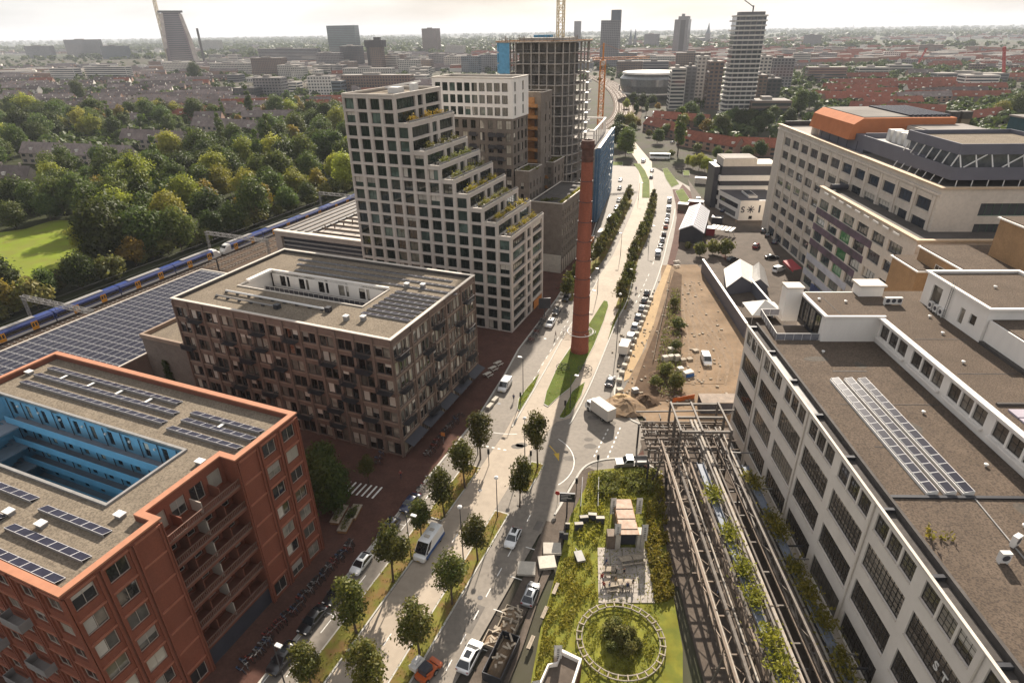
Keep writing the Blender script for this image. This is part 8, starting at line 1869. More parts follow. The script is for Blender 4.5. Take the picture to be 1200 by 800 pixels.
# towers on the skyline
far_block(388,420,74,30,22,'tall blue-grey glass office slab on the left skyline','office tower','office_tower',wallmat=GF,mode='bands',fh=4,roofbox=False)
far_block(401,423,81,54,22,'dark box tower in front of the blue-grey glass slab','office tower','office_tower','far_dark',mode='grid')
t,h,W_ = far_block(436,449,86,47,16,'brown tower with a wider dark head left of the centre skyline','tower','tower_block','far_brown',mode='grid',roofbox=False); b = MB(); b.box(-W_ * .85,-3,h * .80,W_ * .7,17,h * 1.0); b.box(-W_ * .1,2,h,W_ * .4,10,h + 5); b.build('head',M['far_dark'],t); b = MB(); b.box(-W_ * .85,4,0,-W_ * .55,14,h * .8); b.build('stair_shaft',M['far_dark'],t)
far_block(449,466,85,65,16,'cream block beside the brown tower',wall='far_pale',mode='bands')
far_block(496,513,63,33.5,26,'plain grey-brown apartment tower standing alone on the skyline','tower','tower_block','far_brown',mode='grid',fh=3)
far_block(672,678,60,25,18,'slim grey tower right of the crane mast','tower','tower_block','far_grey',mode='grid',roofbox=False)
t,h,W_ = far_block(702,723,78,24,26,'pair of joined grey towers, the right one taller, on the central skyline','tower','tower_block','far_grey',mode='grid',roofbox=False); b = MB(); b.box(W_ * .02,3,h,W_ * .5,24,h * 1.22); b.build('upper_wall',M['far_blue'],t)
t,h,W_ = far_block(787,803,64,23,45,'stepped grey tower with a dark stripe on the right skyline','tower','tower_block','far_grey',mode='grid',roofbox=False); b = MB(); b.box(-W_ * .28,6,h,W_ * .42,40,h * 1.09); b.box(-W_ * .1,15,h * 1.09,W_ * .1,25,h * 1.16); b.build('upper_wall',M['far_grey'],t); b = MB(); b.box(-W_ * .05,-.8,5,W_ * .3,.5,h * .98); b.build('dark_stripe',M['far_dark'],t)
far_block(754,768,58,40,40,'square grey block between the twin spires and the stepped tower','tower','tower_block','far_grey',mode='grid')
def spire(px,yb,yt,w_,label,n=1):
 c = at(px,yb); D = math.hypot(c.x,c.y); dr = _F * 709 + _R * (px - 600) - _U * (yt - 400); h = CAMH + dr.z * D / math.hypot(dr.x,dr.y); t = thing('church',label,'church',(c.x,c.y,0),0)
 for k in range(n):
  x = (k - (n - 1) / 2) * w_ * 1.6; b = MB(); b.box(x - w_ / 2,0,0,x + w_ / 2,w_,h * .5); b.build('church_tower',M['far_grey'],t); b = MB(); b.lathe([(w_ * .55,h * .5),(w_ * .3,h * .68),(w_ * .04,h)],8,c=(x,w_ / 2)); b.build('spire',M['far_blue'],t)
 b = MB(); b.box(-w_ * 1.5,w_,0,w_ * 1.5,w_ * 6,h * .3); b.build('nave',M['far_grey'],t)
spire(741,58,34,11,'church with twin pointed spires on the central skyline',2); spire(829,52,27,20,'church with one slender spire left of the white balcony tower'); spire(301,41,34.5,30,'far mast-like tower on the left horizon'); spire(803 + 197,33,27.5,26,'far pointed tower on the right horizon')
# leaning-looking tower with crane
a = at(215,75); D = math.hypot(a.x,a.y); t = thing('unfinished_tower','tall unfinished tower with dark core, pale side and crane on the left skyline','tower under construction',a,math.atan2(a.y,a.x) - math.pi / 2); hh = 131.0
b = MB(); loft(b,[[(-38,0,0),(34,0,0),(34,45,0),(-38,45,0)],[(-24,2,hh * .97),(22,2,hh * .97),(22,43,hh * .97),(-24,43,hh * .97)]]); b.build('wall',mat('tower_mauve',(.15,.11,.12),var=.2,scale=.03),t); b = MB(); loft(b,[[(-39,-1.2,hh * .3),(-30,-1.2,hh * .3),(-30,46,hh * .3),(-39,46,hh * .3)],[(-29,.8,hh * .95),(-21,.8,hh * .95),(-21,44,hh * .95),(-29,44,hh * .95)]]); b.build('left_scaffold',mat('scaffold_pale',(.42,.36,.32),var=.3,scale=.1),t)
b = MB(); loft(b,[[(29,-1.2,0),(43,-1.2,0),(43,44,0),(29,44,0)],[(26,-.6,hh * .45),(36,-.6,hh * .45),(36,44,hh * .45),(26,44,hh * .45)],[(17,.9,hh * .94),(25,.9,hh * .94),(25,43,hh * .94),(17,43,hh * .94)]]); b.build('pale_side',_MATS['scaffold_pale'],t); b = MB(); b.box(-33,-3,hh * .97,28,48,hh * 1.0); b.build('head',M['far_dark'],t)
b = MB();
for r in range(23): q_ = 2 * (8 + r * 5.2) / (hh * .97); b.box(-29 + q_ * 4.5,q_ - .6,8 + r * 5.2,26 - q_ * 5,q_ + .6,10.5 + r * 5.2)
b.build('windows',G_['grey'],t,kind='stuff'); b = MB(); b.box(52,20,0,58,28,88); b.build('lift_mast',M['far_dark'],t)
t2 = thing('tower_crane','cream tower crane beside the unfinished tower on the left skyline','tower crane',a + Vector((-48,20,0)),0); b = MB(); lattice(b,(0,0,0),(0,0,192),6,26,.7,.4); b.build('mast',_MATS['crane_cream'],t2); b = MB(); lattice(b,(-40,0,170),(60,0,172),4,24,.5,.3); b.build('jib',_MATS['crane_cream'],t2); b = MB(); b.box(-41,-4,162,-30,4,171); b.build('counterweight',M['far_dark'],t2)
# slabs and offices further left
for x0,x1,yb,yt,w_,mode,l in ((32,62,68,54,'far_grey','grid','grey slab block on the far left skyline, leftmost of three'),(80,120,67,46.5,'far_grey','bands','large grey slab block on the far left skyline, tallest of three'),(121,150,69,54,'far_blue','bands','dark grey slab block right of the tallest far left slab'),(61,89,93,80,'house_white','bands','white banded block in the left middle distance, left of two'),(101,150,92,78,'house_white','bands','long white banded block in the left middle distance, right of two'),
        (235,259,62,47.5,'far_pale','grid','pale green-grey block right of the unfinished tower'),(193,226,86,73,'far_pale','grid','pale block at the foot of the unfinished tower'),(248,292,87,74,'far_pale','grid','pale slab right of the big dark tree'),(297,333,89,68,'far_brown','grid','reddish brown block in the left middle distance'),(305,374,76,57,'far_grey','bands','long grey office with roof band behind the reddish block'),(372,400,82,62,'far_grey','grid','grey block left of the blue-grey glass slab'),
        (275,300,118,103,'far_dark','grid','dark low block among the left houses'),(300,332,116,91,'far_grey','grid','grey block with a darker stair band among the left houses'),(333,349,110,96,'house_white','bands','small white banded block among the left houses'),(363,390,112,89,'house_white','grid','white portal-shaped block in the left middle distance'),(352,363,108,97,'far_pale','grid','small pale block left of the portal-shaped one'),(390,401,112,95,'far_blue','bands','glassy annex of the portal-shaped block'),
        (402,482,110,88,'far_brown','grid','long low brown flats behind the stepped tower'),(403,460,95,80,'far_pale','grid','pale low shops behind the brown flats'),(467,490,86,70,'far_pale','grid','pale flats in the centre distance, left'),(489,505,84,70,'far_brown','grid','brown-grey flats in the centre distance'),(503,522,80,63,'far_grey','grid','grey flats below the lone tower'),(521,540,82,66,'far_pale','grid','pale flats right of the lone tower'),(541,561,86,66,'far_blue','grid','bluish flats behind the white-topped tower'),(561,585,84,64,'far_grey','grid','grey flats beside the unfinished concrete tower'),(480,500,98,88,'house_white','bands','low white hall behind the stepped tower')):
 far_block(x0,x1,yb,yt,18 if x1 - x0 < 40 else 16,l,wall=w_,mode=mode)
for x0,x1,yb,yt,w_,mode,l in ((722,745,78,62,'far_grey','grid','grey block at the foot of the joined towers'),(740,790,76,66,'far_pale','grid','long pale hall in the central distance'),(722,752,90,72,'far_brown','grid','brown hall in the central distance below the towers'),(752,782,94,72,'far_grey','bands','grey hall in the central distance beside the glass blob'),(783,800,128,80,'far_pale','bands','pale tower block with blank strip left of the white balcony tower'),(800,812,126,78,'far_grey','grid','grey block with small windows left of the white balcony tower'),(812,826,122,66,'far_pale','grid','tall pale frame block left of the white balcony tower'),(826,842,128,72,'far_brown','grid','dark brown block touching the white balcony tower'),(790,830,90,62,'far_brown','grid','brown block behind the pale blocks'),
        (884,898,115,66,'far_pale','grid','pale slab right of the white balcony tower'),(880,895,122,88,'far_brown','grid','dark brown block right of the white balcony tower'),(896,912,120,92,'far_dark','grid','dark block with brown frame right of the white balcony tower'),(898,926,104,68,'far_grey','grid','long grey block row right of the white balcony tower'),(878,925,138,118,'far_brown','bands','low brown flats at the foot of the white balcony tower'),
        (945,990,96,79,'far_brown','bands','long dark red-brown office among the right houses'),(962,987,72,66,'house_white','bands','white low hall on the right'),(1005,1040,90,79,'far_pale','bands','pale hall among the right houses'),(1040,1068,86,76,'far_pale','bands','pale hall with white roof among the right houses'),(1096,1180,97,86,'far_grey','bands','long low grey building on the right'),(1128,1168,104,88,'house_white','bands','white terraced building by the red crane on the right'),(940,960,56,41,'far_grey','grid','far grey slab on the right horizon')):
 far_block(x0,x1,yb,yt,22,l,wall=w_,mode=mode)
q = random.Random(41); BLK = []
for k in range(46):
 zone = k % 3; px = q.uniform(232,585) if zone < 2 else q.uniform(905,1180); py = q.uniform(64,98) if zone < 2 else q.uniform(62,84); w_ = q.uniform(9,30); h_ = q.uniform(5,15) * (1 if py > 75 else .8)
 kind = q.choice(['far_pale','far_pale','house_white','far_grey','far_brown']); mode = q.choice(['grid','bands'])
 t,hh_,W2 = far_block(px,px + w_,py,py - h_,q.uniform(12,20),'',wall=kind,mode=mode,group='mid-rise blocks of the far town'); t['look'] = {'far_pale': 'pale','house_white': 'white','far_grey': 'grey','far_brown': 'brown'}[kind] + (' banded' if mode == 'bands' else '') + ' mid-rise block'; BLK.append((t,t.location))
# white balcony tower
def balcony_tower():
 c = at(864,137); D = math.hypot(c.x,c.y); t = thing('balcony_tower','tall white tower with projecting zigzag balconies and banded floors','residential tower',(c.x,c.y,0),-rad(6)); s = D / 709.0 * 1.04
 px = 1.0 / (709.0 / math.hypot(D,CAMH)); W_ = 28 * px; Dp = 20 * px; h = 78.5; n = 22; fh = h / n
 b = MB(); b.box(-W_ / 2,0,0,W_ / 2,Dp,h); b.build('glass_core',G_['grey'],t)
 for r in range(1,n + 1):
  b = MB(); z = r * fh; b.box(-W_ / 2 - .6,-.9,z - 1.15,W_ / 2 + .9,Dp,z); b.build('floor_band',M['house_white'],t)
  b = MB(); q = 3.5 if r % 2 else 2.0; b.prism([(-W_ / 2 - .6,1.0),(-W_ / 2 - q - 1.2,4.5),(-W_ / 2 - q,Dp * .55),(-W_ / 2 - .6,Dp * .6)],z - 1.1,z - .1); b.build('balcony',M['house_white'],t)
  b = MB()
  for k in range(5): x = -W_ / 2 + 2 + k * W_ / 5.2; b.box(x,-.3,z - fh,x + 1.1,-.01,z - 1.17)
  b.build('wall_piers',M['far_grey'],t,kind='stuff')
 b = MB(); b.box(-W_ / 2 + 3,2,h + .002,W_ / 2 - 1,Dp - 2,h + 2.4); b.build('roof_house',M['far_grey'],t); b = MB(); b.bar((2,8,h),(2,8,h + 7),.9,.9); b.bar((2,8,h + 6),(-6,8,h + 11),.6,.6); b.build('roof_crane',M['far_dark'],t)
balcony_tower()
# dark glass blob with white rims and its white neighbours
c = at(762,115); t = thing('glass_blob','rounded dark glass building with white rim in the central distance','building',(c.x,c.y,0)); b = MB(); b.lathe([(24,0),(31,6),(35,14),(35,21),(30,26),(26,27)],28); b.build('glass_shell',G_['grey'],t); b = MB(); b.lathe([(31.5,5.5),(32.5,5.5),(32.5,7),(31.5,7)],28); b.lathe([(30,25.6),(33,25.6),(32.5,27.4),(29,27.6)],28); b.build('white_rim',M['house_white'],t)
t = thing('footbridge','thin white footbridge roof crossing above the far street','bridge',at(741,106),-.1); b = MB(); b.box(-18,-2,6,18,2,7); b.build('roof',M['house_white'],t); b = MB(); b.box(-17,-.5,0,-16,.5,6); b.box(16,-.5,0,17,.5,6); b.build('pillar',M['far_grey'],t)
c = at(1176,96); t = thing('tower_crane','red lattice crane leaning over the right houses','tower crane',c); b = MB(); lattice(b,(0,0,0),(-14,0,42),2,14,.3,.2); b.build('mast',mat('crane_red',(.42,.06,.05),rough=.6),t); c = at(1074,78); t = thing('tower_crane','small red lattice crane far off on the right','tower crane',c); b = MB(); lattice(b,(0,0,0),(10,0,30),2,14,.3,.2); b.build('mast',_MATS['crane_red'],t)
# ------------------------------------------------------------------ terraced rows
_TR = {}; defm('park_flat_wall',(.33,.28,.24),var=.12,scale=.2)
def row_proto(L_,roof,wall):
 key = (L_,roof,wall)
 if key in _TR: return _TR[key]
 D,e,r = 9.0,5.8,10.2; w_ = MB(); x = L_ / 2; w_.face([(-x,-D / 2,0),(x,-D / 2,0),(x,-D / 2,e),(-x,-D / 2,e)]); w_.face([(x,D / 2,0),(-x,D / 2,0),(-x,D / 2,e),(x,D / 2,e)]); w_.face([(x,-D / 2,0),(x,D / 2,0),(x,D / 2,e),(x,0,r),(x,-D / 2,e)]); w_.face([(-x,D / 2,0),(-x,-D / 2,0),(-x,-D / 2,e),(-x,0,r),(-x,D / 2,e)])
 f = MB(); o = .4; q = e - .35
 for s in (-1,1):
  a,b_,c,d = (-x - .2,s * (D / 2 + o),q),(x + .2,s * (D / 2 + o),q),(x + .2,0,r + .15),(-x - .2,0,r + .15); f.face([a,b_,c,d] if s < 0 else [b_,a,d,c]); dn = lambda p: (p[0],p[1],p[2] - .2); f.face([dn(p) for p in ([b_,a,d,c] if s < 0 else [a,b_,c,d])]); f.face([dn(a),dn(b_),b_,a] if s < 0 else [dn(b_),dn(a),a,b_])
 g = MB(); k = int(L_ / 6); ch = MB(); dm = MB()
 for i in range(k):
  u = -x + (i + .5) * L_ / k
  for s in (-1,1):
   for z in (1.0,3.6): g.box(u - 1.6,s * D / 2 - .06,z,u + 1.2,s * D / 2 + .06,z + 1.4)
  if i % 2 == 0: ch.box(u + 2.4,-.4,r - .6,u + 3.1,.4,r + 1.1)
  if i % 3 == 1: dm.box(u - 1,-D / 2 + .9,e + .5,u + 1,-1.2,e + 2.2)
 _TR[key] = (w_.mesh('wall',M[wall]),f.mesh('roof',M[roof]),g.mesh('windows',G_['grey']),ch.mesh('chimneys',M[wall]),dm.mesh('dormers',M['house_white'])); return _TR[key]
nrow = [0]
def terrace(c,ang,L_,roof,wall,label,group=None,s=1.0):
 L_ = max(18,round(L_ / 12) * 12); w_,f,g,ch,dm = row_proto(L_,roof,wall); t = thing('terraced_row',label,'terraced houses',(c[0],c[1],-.3),ang,group); t.scale = (1,1,s)
 link('wall',w_,t); r = link('roof',f,t); link('windows',g,t,kind='stuff'); link('chimneys',ch,r,kind='stuff'); link('dormers',dm,r,kind='stuff'); nrow[0] += 1; return t
def terrace_px(x0,y0,x1,y1,roof,label,wall='house_brick',s=1.0):
 a,b_ = at(x0,y0),at(x1,y1); return terrace((a + b_) / 2,math.atan2((b_ - a).y,(b_ - a).x),(b_ - a).length,roof,wall,label,None,s)
for a in ((802,170,862,181,'roof_tile_red','long red-roofed terrace just beyond the studio building, left half'),(864,180,910,182,'roof_tile_red','red-roofed terrace behind the studio building, right half'),(760,153,800,163,'roof_tile_red','red-roofed terrace left of the tall dark poplar'),(770,145,826,150,'roof_tile_red','red-roofed terrace behind the poplar'),
          (950,118,1040,121,'roof_tile_red','long red terrace beyond the office roof, middle'),(990,132,1110,138,'roof_tile_red','nearest long red terrace beyond the office roof'),(1118,148,1185,138,'roof_tile_red','red terrace at the right between the stacks and the big tree'),(960,108,1020,110,'roof_tile_red','red terrace among trees beyond the office, farther'),(1060,118,1150,119,'roof_tile_red','red terrace with pale gables on the right'),(1040,106,1120,106,'roof_tile_red','red terrace further off on the right'),
          (205,133,262,138,'roof_tile_red','orange-red terrace among the left trees'),(262,128,330,126,'roof_tile_red','bright red-roofed row left of the round tree')): terrace_px(*a)
for a in ((-60,218,48,224,'roof_tile_grey','long grey-roofed flats in the park at the left edge'),(36,190,160,196,'roof_tile_grey','long grey-roofed flats in the park, second from left'),(146,172,246,178,'roof_tile_grey','long grey-roofed flats in the park, third from left'),(231,156,322,163,'roof_tile_grey','long grey-roofed flats in the park, rightmost')): terrace_px(*a,wall='park_flat_wall',s=1.25)
rs = random.Random(5); rowpts = []
def okleft(p):
 lx,ly = FL.l(p.x,p.y);
 if lx > -300 - max(0,0): return False
 return True
for fam in ('left','right','mid'):
 if fam == 'left': X0,X1,Y0,Y1,stepx,stepy,roof = -1350,-200,480,1350,92,31,'roof_tile_grey'
 elif fam == 'right': X0,X1,Y0,Y1,stepx,stepy,roof = 290,1150,430,1400,98,44,'roof_tile_red'
 else: X0,X1,Y0,Y1,stepx,stepy,roof = -420,40,640,1000,90,34,'roof_tile_grey'
 y = Y0
 while y < Y1:
  x = X0 + rs.uniform(0,60)
  while x < X1:
   L_ = rs.choice([24,36,48,60]) if fam == 'left' else rs.choice([36,48,60,72,84]); c = Vector((x + L_ / 2,y + rs.uniform(-4,4),0)); x += L_ + rs.uniform(12,34)
   V = c - Vector((0,0,CAMH)); px = 600 + 709 * V.dot(_R) / V.dot(_F); py = 400 - 709 * V.dot(_U) / V.dot(_F)
   if not (-60 < px < 1260): continue
   if fam == 'left' and (py > 150 - max(0,px - 200) * .05 or px > 415): continue
   if fam == 'left' and (any(a < px < b and d0 < py < d1 for a,b,d0,d1 in ((60,92,76,98),(98,152,74,97),(190,296,72,92),(270,402,86,122)))): continue
   if fam == 'right' and (py > 128 or px < 925): continue
   if fam == 'right' and any(a < px < b and d0 < py < d1 for a,b,d0,d1 in ((940,995,76,100),(1000,1070,74,94),(1094,1182,84,106),(920,960,90,140),(1160,1260,100,140))): continue
   if fam == 'mid' and not (400 < px < 590 and 86 < py < 130): continue
   if rs.random() < .13: continue
   if nrow[0] > 300: continue
   rf = roof if rs.random() < (.93 if fam == 'left' else .82) else ('roof_tile_red' if roof == 'roof_tile_grey' else 'roof_tile_grey'); patch = math.floor(x / 260) * 7 + math.floor(y / 200) * 3
   terrace(c,rad((patch * 13) % 24 - 9),L_,rf,rs.choice(['house_brick','house_brick','house_white']),'row of terraced houses in the %s part of town' % {'left': 'left','right': 'right','mid': 'central'}[fam] if False else ('grey-roofed' if rf == 'roof_tile_grey' else 'red-roofed') + ' terraced row in the housing district ' + {'left': 'beyond the park','right': 'beyond the cream office','mid': 'behind the stone tower'}[fam],('grey-roofed' if rf == 'roof_tile_grey' else 'red-roofed') + ' terraces ' + {'left': 'beyond the park','right': 'beyond the cream office','mid': 'behind the stone tower'}[fam])
  y += stepy * (1 if y < 800 else 1.25)
# ------------------------------------------------------------------ trees of the town, each its own as far as it can be told
for px,py,k,s,l in ((794,182,'poplar',1.5,'very tall dark poplar beside the far street'),(733,183,'park',1.1,'big loose tree at the far junction beside the blue scaffold'),(724,172,'park',1.0,'big tree left of the far junction'),(745,142,'poplar',1.0,'yellowing poplar by the far street'),(757,135,'poplar',.9,'dark poplar by the far street'),(738,150,'lime',.8,'light tree beside the far street'),(842,163,'park',1.2,'big round dark tree beyond the red terrace'),(828,160,'gold',1.0,'lighter round tree beyond the red terrace'),(808,142,'park',1.1,'tree group below the pale tower blocks'),(868,152,'park',.9,'dark tree behind the studio building'),(888,158,'park',.9,'dark tree between studio and office'),(935,134,'park',1.5,'large dark tree right of the white balcony tower'),(948,128,'park',1.2,'dark tree beside the large one'),(1188,140,'park',1.6,'large tree at the right picture edge'),(1170,140,'lime',1.0,'light tree beside the large one at the right edge'),(230,96,'park',2.2,'very large dark round tree in the left middle distance'),(95,118,'park',1.3,'dark tree among the left houses'),(342,140,'lime',1.3,'large light round tree in the left town'),(312,140,'gold',1.0,'bright yellow tree in the left town'),(345,152,'gold',1.0,'yellow tree at the park edge'),(20,165,'park',1.0,'dark round tree at the left edge'),(48,168,'park',1.1,'dark tree left of the park flats'),(118,160,'park',1.2,'dark tree above the park flats'),(75,158,'lime',1.0,'yellow-green tree above the park flats'),(133,150,'poplar',1.0,'dark cypress-like tree in the left town'),(153,152,'poplar',.9,'second cypress-like tree in the left town'),(210,140,'park',1.1,'dark tree behind the third park flats'),
      (812,198,'lime',.45,'small light tree in the row by the bus shelter, left'),(819,199,'lime',.45,'small light tree in the row by the bus shelter, middle'),(826,201,'lime',.45,'small light tree in the row by the bus shelter, right'),(806,195,'lime',.4,'small light tree at the start of the row by the bus shelter'),(770,168,'park',.6,'bushy tree beside the far street, left of the car park'),(781,160,'park',.6,'bushy tree above the small car park'),(817,178,'shrub',1.4,'dark bush in front of the red terrace'),(760,160,'shrub',1.3,'bush on the verge of the far street')): tree(k,at(px,py),l,None,s,z=-.2)
for k,(px,py,kd,s) in enumerate(((726,150,'park',.8),(729,160,'lime',.7),(736,166,'park',.7),(741,158,'park',.6),(748,150,'gold',.6),(752,128,'park',.8),(734,128,'lime',.7),(742,122,'park',.8),(748,118,'poplar',.7),(763,124,'park',.7),(771,130,'gold',.6),(776,140,'park',.6),(768,150,'park',.5),(785,146,'park',.6),(796,140,'park',.8),(800,150,'lime',.6),(818,152,'park',.8),(852,150,'park',1.0),(860,143,'park',.9),(876,146,'park',.9),(898,150,'park',.9),(905,140,'park',.9),(915,132,'park',1.1),(925,146,'park',.9),(786,184,'shrub',1.2),(840,186,'park',.5),(852,188,'park',.5),(875,188,'park',.6),(832,205,'lime',.4),(890,186,'park',.6))): t = tree(kd,at(px,py),'','trees around the far street',s,z=-.2,name='street_tree'); t['look'] = {'park': 'dark green tree','lime': 'light green tree','gold': 'yellowish tree','poplar': 'narrow tall tree','shrub': 'low bush'}[kd]
def scatter(n,region,d,keep,seed):
 r = random.Random(seed); out = []
 for _ in range(n * 12):
  p = region(r)
  if keep(p) and all((p - q).length > d for q in out[-60:]): out.append(p)
  if len(out) >= n: break
 return out
def pxof(p):
 V = Vector((p[0],p[1],0)) - Vector((0,0,CAMH)); dpt = V.dot(_F); return 600 + 709 * V.dot(_R) / dpt,400 - 709 * V.dot(_U) / dpt
def town_region(r):
 Y = 420 * (6.5 ** r.random()); X = r.uniform(-1.0,.98) * Y; return Vector((X,Y,0))
BUILT = [(380,640,86,400),(640,735,100,400),(735,800,110,200),(845,930,60,150)]
def keep(p):
 x,y = pxof(p)
 if not (-40 < x < 1240): return False
 lx,ly = FL.l(p.x,p.y)
 if abs(x - 735) < 75 and y > 95: return False
 for a in RCs[::4]:
  if (a - p).length < 24: return False
 if 500 < x < 730 and y > 130: return False
 return y < 190
TT = scatter(75,town_region,10,keep,3)
for p in TT:
 k = 'midgold' if random.Random(p.x).random() < .2 else 'mid'; tree(k,p,'yellowish garden tree among the houses of the far town' if k == 'midgold' else 'dark garden tree among the houses of the far town','yellowish garden trees of the town' if k == 'midgold' else 'dark garden trees of the town',random.Random(p.y).uniform(.7,1.3),z=-.3)
def cloud(name,centres,r,n,size,m,seed,zf=.6):
 q = np.random.RandomState(seed); C_ = np.repeat(np.array([(c[0],c[1],0) for c in centres]),n,axis=0); R_ = np.repeat(np.array([c[2] if len(c) > 2 else r for c in centres]),n); N = len(C_)
 d = q.normal(size=(N,3)); d /= np.linalg.norm(d,axis=1)[:,None]; P = C_ + d * (R_ * q.uniform(.5,1,N))[:,None] * np.array([1,1,zf]); P[:,2] += R_ * zf * .95
 nr = d + q.normal(size=(N,3)) * .5; nr[:,2] += .4; t_ = np.cross(nr,q.normal(size=(N,3))); t_ /= np.linalg.norm(t_,axis=1)[:,None]; u = np.cross(nr,t_); u /= np.linalg.norm(u,axis=1)[:,None]; s = (R_ * size * q.uniform(.6,1.3,N))[:,None]
 return link(name,quads_mesh(name,P,t_ * s,u * s * .7,m),kind='stuff')
q = random.Random(8); cs = []
while len(cs) < 3300:
 p = town_region(q)
 if keep(p): cs.append((p.x,p.y,q.uniform(3.0,7.5)))
for (xa,xb,ya,yb,n_) in ((290,1250,430,1500,1300),(-1300,-260,520,1400,800)):
 k = 0
 while k < n_:
  p = Vector((q.uniform(xa,xb),q.uniform(ya,yb),0))
  if keep(p) or pxof(p)[0] > 900: cs.append((p.x,p.y,q.uniform(3.5,7.0) if xa > 0 else q.uniform(2.5,5.0)))
  k += 1
cloud('town_trees',cs,5,60,.34,LF['park'],1)
cs = []
while len(cs) < 5200:
 Y = 2300 * (5.5 ** q.random() ** 1.1); X = q.uniform(-1.02,1.0) * Y; s = q.uniform(10,24) * (Y / 3500) ** .45
 if math.sin(X / 900 + Y / 1700) + math.sin(Y / 600) * .6 + q.uniform(-.8,.8) > -.25: cs.append((X,Y,s))
cloud('distant_woods',cs,15,26,.42,LF['park'],2,.5)
# houses too far off to tell apart
fb = MB(); rr = random.Random(14); cnt = 0
while cnt < 3200:
 Y = 1300 * (4.6 ** rr.random()); X = rr.uniform(-1.02,1.0) * Y; x,y = pxof((X,Y,0))
 if 690 < x < 800 and y > 62 and Y < 1500: continue
 if math.sin(X / 700 + 1.3) + math.sin(Y / 480) + rr.uniform(-.9,.9) < -.2: continue
 L_ = rr.choice([20,36,52,70]); D = rr.uniform(9,14); h = rr.choice([5.5,6,6,7,9,12]); a = rr.uniform(-.25,.35); c,s = math.cos(a),math.sin(a); m = rr.choice([0,0,1,1,2])
 T = lambda u,v,z: (X + u * c - v * s,Y + u * s + v * c,z); x2,y2 = L_ / 2,D / 2; e = h; rg = h + 4 if h < 8 else h + .3; rmat = 3 + (1 if X < -100 else 0) if h < 8 else 5
 fb.face([T(-x2,-y2,-1),T(x2,-y2,-1),T(x2,-y2,e),T(-x2,-y2,e)],m); fb.face([T(x2,-y2,-1),T(x2,y2,-1),T(x2,y2,e),T(x2,0,rg),T(x2,-y2,e)],m); fb.face([T(-x2,y2,-1),T(-x2,-y2,-1),T(-x2,-y2,e),T(-x2,0,rg),T(-x2,y2,e)],m); fb.face([T(x2,y2,-1),T(-x2,y2,-1),T(-x2,y2,e),T(x2,y2,e)],m)
 fb.face([T(-x2,-y2,e),T(x2,-y2,e),T(x2,0,rg),T(-x2,0,rg)],rmat); fb.face([T(x2,y2,e),T(-x2,y2,e),T(-x2,0,rg),T(x2,0,rg)],rmat); cnt += 1
fb.build('distant_houses',[M['house_brick'],M['house_white'],M['far_grey'],M['roof_tile_red'],M['roof_tile_grey'],M['flat_roof']],kind='stuff')
# ------------------------------------------------------------------ labels that tell the many look-alikes apart, by the landmark next to them
LM_PARK = [('the sunlit lawn',at(45,290)),('the nearest track portal',FL.w(-180,88)),('the portal where the two trains meet',FL.w(-176,150)),('the track portal behind the garage',FL.w(-176,212)),('the park flats at the left edge',at(0,222)),('the second park flats from the left',at(100,193)),('the third park flats from the left',at(195,175)),('the rightmost park flats',at(275,160)),('the two bright lime crowns',at(180,285)),('the golden park tree',at(160,312)),('the upper left corner of the stepped tower',at(395,190))]
LM_TOWN = [('the very large round tree',at(230,96)),('the two white banded blocks',at(100,92)),('the reddish brown block',at(315,89)),('the white portal-shaped block',at(376,112)),('the park flats at the left edge',at(0,200)),('the cypress-like trees',at(143,150)),('the left picture edge',at(-10,120)),('the rightmost park flats',at(275,155)),('the long low brown flats',at(440,110)),('the lone grey-brown tower',at(505,64)),('the white balcony tower',at(864,137)),('the large tree at the right edge',at(1188,140)),('the two square stacks',at(1124,140)),('the red leaning crane',at(1176,97)),('the dark red-brown office',at(968,97)),('the white hall on the right',at(975,73)),('the pale hall among red roofs',at(1022,91))]
def ordn(k): return '%d%s' % (k,'th' if 10 <= k % 100 <= 20 else {1: 'st',2: 'nd',3: 'rd'}.get(k % 10,'th'))
def tell_apart(items,lms):
 G = {}
 for o,p in items:
  d,n_ = min(((Vector((p[0],p[1],0)) - q).length,n_) for n_,q in lms); G.setdefault((o['look'],n_),[]).append((d,o))
 for (lk_,n_),v in G.items():
  for k,(d,o) in enumerate(sorted(v,key=lambda q: q[0])): o['label'] = '%s, %s' % (lk_,('nearest to ' if k == 0 else ordn(k + 1) + ' nearest to ') + n_)
pos = {}
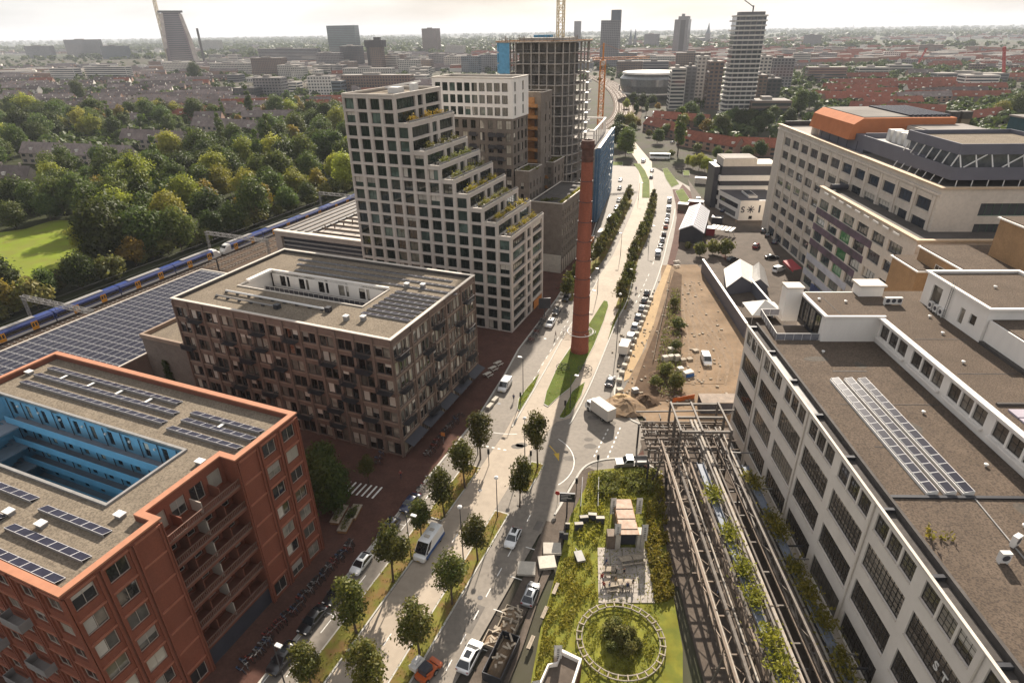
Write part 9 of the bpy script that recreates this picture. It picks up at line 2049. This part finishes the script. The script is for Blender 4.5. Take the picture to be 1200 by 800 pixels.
IT = [(t,p) for t,p in TREES if t.get('group','').startswith(('dark green park','light green park','yellowing park','narrow park'))]
tell_apart([(t,p) for t,p in TREES if 'look' in t and t['group'] == 'bushes along the railway'],LM_PARK)
tell_apart(BLK,LM_TOWN)
for t,p in IT: t['look'] = {'d': 'dark park tree','l': 'light green park tree','y': 'yellow-brown park tree','n': 'narrow park tree'}[t['group'][0]]
tell_apart(IT,LM_PARK)
tell_apart([(t,p) for t,p in TREES if 'look' in t and t['group'] == 'trees around the far street'],[('the very tall dark poplar',at(794,182)),('the far junction',at(755,195)),('the small car park',at(790,168)),('the thin white footbridge',at(741,110)),('the studio building',at(860,190)),('the foot of the white balcony tower',at(866,140)),('the large dark tree by the balcony tower',at(935,134))])
IT = [(t,p) for t,p in TREES if t.get('group','').endswith('trees of the town')]
for t,p in IT: t['look'] = 'yellowish garden tree' if t['group'][0] == 'y' else 'dark garden tree'
tell_apart(IT,LM_TOWN)
IT = [(o,o.location) for o in COL.objects if o.name.startswith('terraced_row') and o.get('group')]
for o,p in IT: o['look'] = o['group'].split(' ')[0] + ' terraced row'
tell_apart(IT,LM_TOWN)
for t,p in TREES:
 if t.get('group','').startswith('closely'):
  side = 'left' if ' left ' in t['group'] else 'right'; pos[side] = pos.get(side,0) + 1; t['label'] = 'street tree in the %s row beyond the chimney, %s from its near end' % (side,ordn(pos[side]))
for o in COL.objects:
 if 'look' in o: del o['look']
# ------------------------------------------------------------------ haze: one even body of air round everything
hz = MB(); hz.box(-29000,-1500,-3,29000,31000,250);
hm = bpy.data.materials.new('haze'); hm.use_nodes = True; nt = hm.node_tree
for n_ in list(nt.nodes):
 if n_.type == 'BSDF_PRINCIPLED': nt.nodes.remove(n_)
pv = nt.nodes.new('ShaderNodeVolumePrincipled'); pv.inputs['Color'].default_value = (0.86,0.91,1.0,1); pv.inputs['Density'].default_value = 0.000065; pv.inputs['Anisotropy'].default_value = 0.0
nt.links.new(pv.outputs['Volume'],nt.nodes['Material Output'].inputs['Volume'])
hz.build('haze',hm,kind='stuff')
